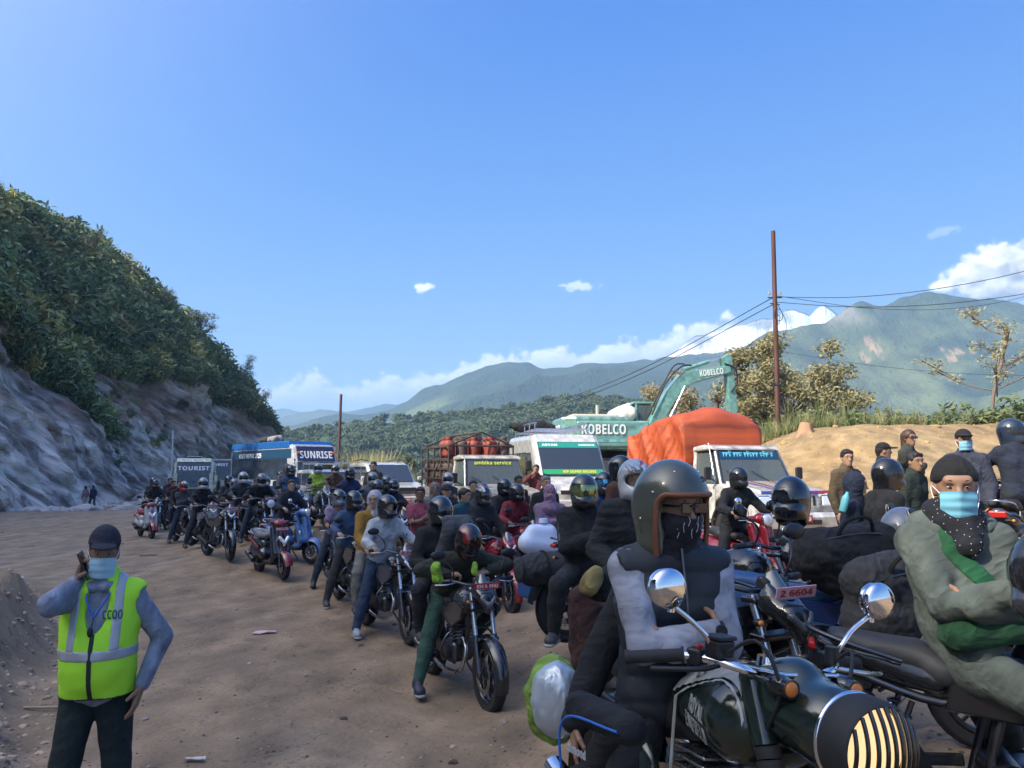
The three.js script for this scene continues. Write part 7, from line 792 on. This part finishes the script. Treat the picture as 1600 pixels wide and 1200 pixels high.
// ---------- right foreground: man in olive sitting sideways on his motorcycle ----------
{ const f = 72, p = [2.02, ground(1.95, -2.95) - .07, -3.0]; motorbike({ label: 'black motorcycle with a silver tipped muffler under the seated man in olive', at: p, face: f, tank: [.02, .02, .024], muffler: K.alu, plate: null, mirrors: false });
  const R = person({ label: 'man in olive jacket and trousers with a blue mask, sitting on a motorcycle, arms folded', at: p, face: f, D: 2.9, size: .98, pose: crossed([-.26, .86, 0], { twist: 1.32, reach: .05, lean: -.02, headYaw: 1.62, headPitch: -.05, belly: .085, footR: [-.16, .36, .27], footL: [-.10, .085, -.36], kneeR: [1, .35, .45], kneeL: [1, .2, -.5], toeR: [.9, -.15, .35] }), top: [.13, .158, .14], legs: [.125, .15, .133], fold: .0065, puff: .019, shoe: [.03, .032, .036], head: 'beanie', headColor: [.010, .010, .012], mask: [.16, .42, .56], skin: 1, group: RG }), J = R.J;
  part(R.t, 'jacket_hood', sdf([cap(add(add(J.N, J.right, -.11), J.fwd, -.02), add(add(J.N, J.fwd, -.10), J.up, .01), .06, .065), cap(add(add(J.N, J.right, .11), J.fwd, -.02), add(add(J.N, J.fwd, -.10), J.up, .01), .06, .065), cap(add(add(J.N, J.right, .11), J.fwd, -.01), add(add(J.N, J.right, .09), J.fwd, .05), .045, .022), cap(add(add(J.N, J.right, -.11), J.fwd, -.01), add(add(J.N, J.right, -.09), J.fwd, .05), .045, .022)], .010, .06, { fold: (x, y, z) => .008 * n3(x * 16, y * 16, z * 16) }), cloth([.13, .158, .14]));
  const bn = part(R.t, 'bandana', sdf([cap(add(add(J.N, J.up, .05), J.right, -.05), add(add(J.N, J.up, .05), J.right, .05), .075, .075), cap(add(J.N, J.fwd, .06), add(add(J.N, J.fwd, .10), J.up, -.06), .07, .05)], .008, .05, { fold: (x, y, z) => .010 * n3(x * 22, y * 26, z * 22) }), cloth([.010, .012, .022])); const dots = [], P = bn.geometry.attributes.position; for (let i = 0; i < P.count; i += 23) dots.push(sp(.0022, .0022, .0022, P.getX(i), P.getY(i), P.getZ(i), 3)); part(bn, 'white_dots', dots, mat([.5, .5, .52], .8));
  const sl = thing('cross_body_bag', 'green cross-body bag worn across the olive jacket', 'bag', R.t.position.toArray(), heading(f)); sl.scale.setScalar(.98); const nn = unit(add([0, .62, 0], J.right, -.78)), c0 = dot(nn, J.C); part(sl, 'strap', sdf([...torsoPrims(J, .033)], .010, .045, { clip: [[...nn, c0 + .045], [...nn.map(v => -v), -(c0 - .035)]] }), cloth([.012, .12, .045])); part(sl, 'pouch', sdf([cap(add(add(add(J.W, J.fwd, .155), J.right, -.12), J.up, .0), add(add(add(J.W, J.fwd, .165), J.right, .10), J.up, -.03), .062, .07)], .010, .03, { fold: (x, y, z) => .006 * n3(x * 20, y * 20, z * 20) }), cloth([.012, .085, .035]));
  const h = thing('helmet', 'red, white and black helmet held at the right picture edge', 'helmet', at(1648, 905, 2.5), heading(-60)); part(h, 'shell', gear.full(.007), paint([.03, .03, .034])); part(h, 'visor', visorGeo(0), visors.dark); part(h, 'red_panel', sheet(8, 8, (u, v) => { const a = lerp(.3, 1.3, u), e = lerp(-.6, -.1, v); return [-.008 + Math.cos(a) * Math.cos(e) * .152, .02 + Math.sin(e) * .15, -Math.sin(a) * Math.cos(e) * .132]; }), paint([.45, .03, .03])); part(h, 'white_panel', sheet(8, 8, (u, v) => { const a = lerp(.3, 1.4, u), e = lerp(.5, .9, v); return [-.008 + Math.cos(a) * Math.cos(e) * .152, .02 + Math.sin(e) * .15, -Math.sin(a) * Math.cos(e) * .132]; }), paint([.6, .6, .6]));
}
// ---------- left foreground: man in a high visibility vest on the phone ----------
{ const p = spot(176, 3.95), f = 14, R = person({ label: 'man in a lime high visibility vest and navy cap talking on a phone', at: p, face: f, D: 3.6, size: 1.0, pose: stand({ belly: .125, lean: .02, headYaw: -.22, headPitch: -.12, headRoll: -.04, handR: [.06, 1.44, .125], poleR: [.25, -1, .55], dirR: [.12, .95, -.25], palmR: [.1, .1, -1], thumbR: [1, 0, 0], curlR: .75, handL: [.03, .93, -.235], poleL: [-.7, .1, -1], dirL: [.35, -1, .25], palmL: [0, 0, 1], thumbL: [1, 0, 0], curlL: .3, footR: [.05, .085, .15], footL: [-.12, .085, -.15], kneeR: [1, 0, .15], kneeL: [1, 0, -.15] }), top: [.33, .38, .50], topName: 'shirt', legs: [.012, .026, .026], shoe: [.02, .02, .02], head: 'cap', headColor: [.016, .022, .045], mask: [.34, .55, .66], skin: 1, fold: .005, puff: .013 }), J = R.J; R.t.scale.set(.92, 1.02, .87);
  const fold = (x, y, z) => .006 * (n3(x * 9, y * 12, z * 9) + .6 * n3(x * 21 + 5, y * 24, z * 21)), lime = mat([.40, .80, .03], .7, 0, { sheen: .3, bumpMap: clothBump, bumpScale: .0015 }), vN = ell(add(add(J.N, J.fwd, .13), J.up, -.06), [.12, .15, .058], { sub: 1 }), hem = .90, shoulders = [cap(J.shR, add(J.shR, J.right, -.06), .084, .088), cap(J.shL, add(J.shL, J.right, .06), .084, .088)];
  const holes = [cap(add(add(J.shR, J.right, .085), J.up, -.03), add(add(J.shR, J.right, .25), J.up, -.08), .08, .13, { sub: 1 }), cap(add(add(J.shL, J.right, -.085), J.up, -.03), add(add(J.shL, J.right, -.25), J.up, -.08), .08, .13, { sub: 1 })];
  const shell = (g, extra, clip) => sdf([...torsoPrims(J, .034 + g), ...shoulders.map(s => ({ ...s, ra: s.ra + g, rb: s.rb + g })), vN, ...holes, ...extra], .0085, .045, { fold, clip: [[0, -1, 0, -hem], ...clip] });
  const V = part(R.t, 'safety_vest', shell(0, [], []), lime); const grey = mat([.36, .37, .40], .4, .2), bk = mat([.015, .015, .02], .7), y0 = J.W[1] + .05;
  part(V, 'reflective_band', shell(.004, [], [[0, 1, 0, y0 + .025], [0, -1, 0, -(y0 - .025)]]), grey); for (const s of [-1, 1]) part(V, 'reflective_band', shell(.004, [], [[0, 0, s, .135], [0, 0, -s, -.088], [0, -1, 0, -(y0 + .02)], [-1, 0, 0, .06]]), grey);
  part(V, 'zip', shell(.005, [], [[0, 0, 1, .014], [0, 0, -1, .014], [-1, 0, 0, -.05]]), bk); part(V, 'hem_binding', shell(.004, [], [[0, 1, 0, hem + .012]]), bk);
  const tx = letters('CCOO', .042, .105, .004); tx.rotateY(Math.PI / 2); const ty = J.C[1] + .045; tx.translate(J.C[0] + .142, ty, -.092); part(V, 'vest_lettering', tx, mat([.015, .08, .07], .7));
  part(R.t, 'lanyard', [tb([add(add(J.N, J.right, .07), J.fwd, .04), add(add(J.N, J.right, .05), add(J.fwd.map(v => v * .125), J.up, -.05)), add(add(J.C, J.fwd, .158), J.up, .04)], .006, 16, 5), tb([add(add(J.N, J.right, -.07), J.fwd, .04), add(add(J.N, J.right, -.05), add(J.fwd.map(v => v * .125), J.up, -.05)), add(add(J.C, J.fwd, .158), J.up, .04)], .006, 16, 5)], mat([.03, .10, .42], .6)); part(R.t, 'whistle', [sp(.012, .025, .016, J.C[0] + .168, J.C[1] - .03, .012), rod([J.C[0] + .163, J.C[1] - .01, .008], [J.C[0] + .16, J.C[1] + .04, .0], .003)], K.black);
  part(R.t, 'shirt_collar', sdf([cap(add(add(J.N, J.right, -.05), J.fwd, .05), add(add(J.N, J.right, .05), J.fwd, .05), .035), cap(add(J.N, J.right, .06), add(add(J.N, J.fwd, .09), J.right, .03), .032, .02), cap(add(J.N, J.right, -.06), add(add(J.N, J.fwd, .09), J.right, -.03), .032, .02)], .007, .03), cloth([.36, .41, .53]));
  const ph = single('mobile_phone', 'black phone held to the ear of the man in the lime vest', 'phone', bx(.012, .145, .072, 0, 0, 0, 0, 0, 0, .006), K.gloss), H = V3(...add(J.wrR, [.035, .085, -.042])).applyMatrix4(R.t.matrixWorld.compose(R.t.position, R.t.quaternion, R.t.scale)); ph.position.copy(H); ph.rotation.set(.15, heading(f) + Math.PI / 2, .3);
}
// ---------- small things on the road ----------
{ const pebble = new THREE.IcosahedronGeometry(1, 1); { const P = pebble.attributes.position; for (let i = 0; i < P.count; i++) { const k = 1 + .3 * n3(P.getX(i) * 2, P.getY(i) * 2, P.getZ(i) * 2); P.setXYZ(i, P.getX(i) * k, P.getY(i) * k * .6, P.getZ(i) * k); } pebble.computeVertexNormals(); }
  const L = []; for (let i = 0; i < 1300; i++) { const D = rr(12, 26), x = rr(6, 18); L.push([x, ground(x, -D) - .01, -D, rr(.008, .04) * (rnd() < .05 ? 3 : 1), rr(0, 6), (k => [.60 * k, .39 * k, .18 * k])(rr(.4, .9))]); }
  for (let i = 0; i < 5000; i++) { const D = 2 + 26 * Math.pow(rnd(), 1.7), x = xAt(rr(-150, 1700), D), big = rnd() < .04; L.push([x, ground(x, -D) + .001, -D, big ? rr(.018, .04) : rr(.004, .013), rr(0, 6), (k => rnd() < .3 ? [.10 * k, .075 * k, .06 * k] : [.34 * k, .26 * k, .2 * k])(rr(.6, 1.3))]); }
  for (let i = 0; i < 1300; i++) { const D = rr(3, 13), x = -2.3 - .58 * (D - 4) - rr(0, 2.6); L.push([x, ground(x, -D), -D, rr(.008, .035) * (rnd() < .06 ? 2.2 : 1), rr(0, 6), (k => [.46 * k, .32 * k, .22 * k])(rr(.5, 1.2))]); } for (let i = 0; i < 500; i++) { const D = rr(38, 100), x = table(footX, D) + rr(-.5, 3.5); L.push([x, ground(x, -D), -D, rr(.06, .35) * (rnd() < .1 ? 2 : 1), rr(0, 6), [.40, .37, .35]]); }
  scatter('road_pebbles', pebble, mat(white, .95), L, 'pebbles and clods scattered over the dirt road', 'pebbles');
  const flat = (name, label, cat, px, py, D, geo, m, ry = 0) => { const q = at(px, py, D), o = single(name, label, cat, geo, m); o.position.set(q[0], ground(q[0], -D) + .012, -D); o.rotation.y = ry; return o; };
  flat('dry_stick', 'thin dry stick lying left of the man in the lime vest', 'stick', 90, 1088, 6.7, tb([[-.28, .01, 0], [0, .018, .02], [.3, .01, -.03]], .012, 10, 6), mat([.36, .27, .19], .9)); flat('paper_scrap', 'crumpled pink paper scrap on the middle of the road', 'litter', 413, 981, 9.7, sheet(6, 4, (u, v) => [(u - .5) * .28, .015 * n3(u * 5, v * 5, 2) + .012, (v - .5) * .12]), mat([.62, .40, .40], .8), .3); flat('paper_scrap', 'pale flat scrap on the road beside the vest man', 'litter', 305, 1162, 5.5, sheet(6, 4, (u, v) => [(u - .5) * .14, .01 * n3(u * 5, v * 5, 9) + .008, (v - .5) * .05]), mat([.5, .47, .44], .8)); flat('pale_stone', 'long pale stone at the foot of the dirt bank', 'stone', 66, 950, 10.9, sp(.17, .06, .08, 0, .02, 0), mat([.42, .37, .33], .9)); flat('paper_scrap', 'small white scrap by the left picture edge', 'litter', 20, 910, 13.4, sheet(6, 4, (u, v) => [(u - .5) * .3, .02 * n3(u * 5, v * 5, 5) + .015, (v - .5) * .12]), mat([.6, .64, .68], .8)); flat('dry_stick', 'short stick lying on the road below the black motorcycle', 'stick', 232, 867, 17.9, tb([[-.2, .01, 0], [0, .02, .01], [.22, .01, 0]], .014, 8, 5), mat([.2, .14, .1], .9), .1);
}
renderer.render(scene, camera);
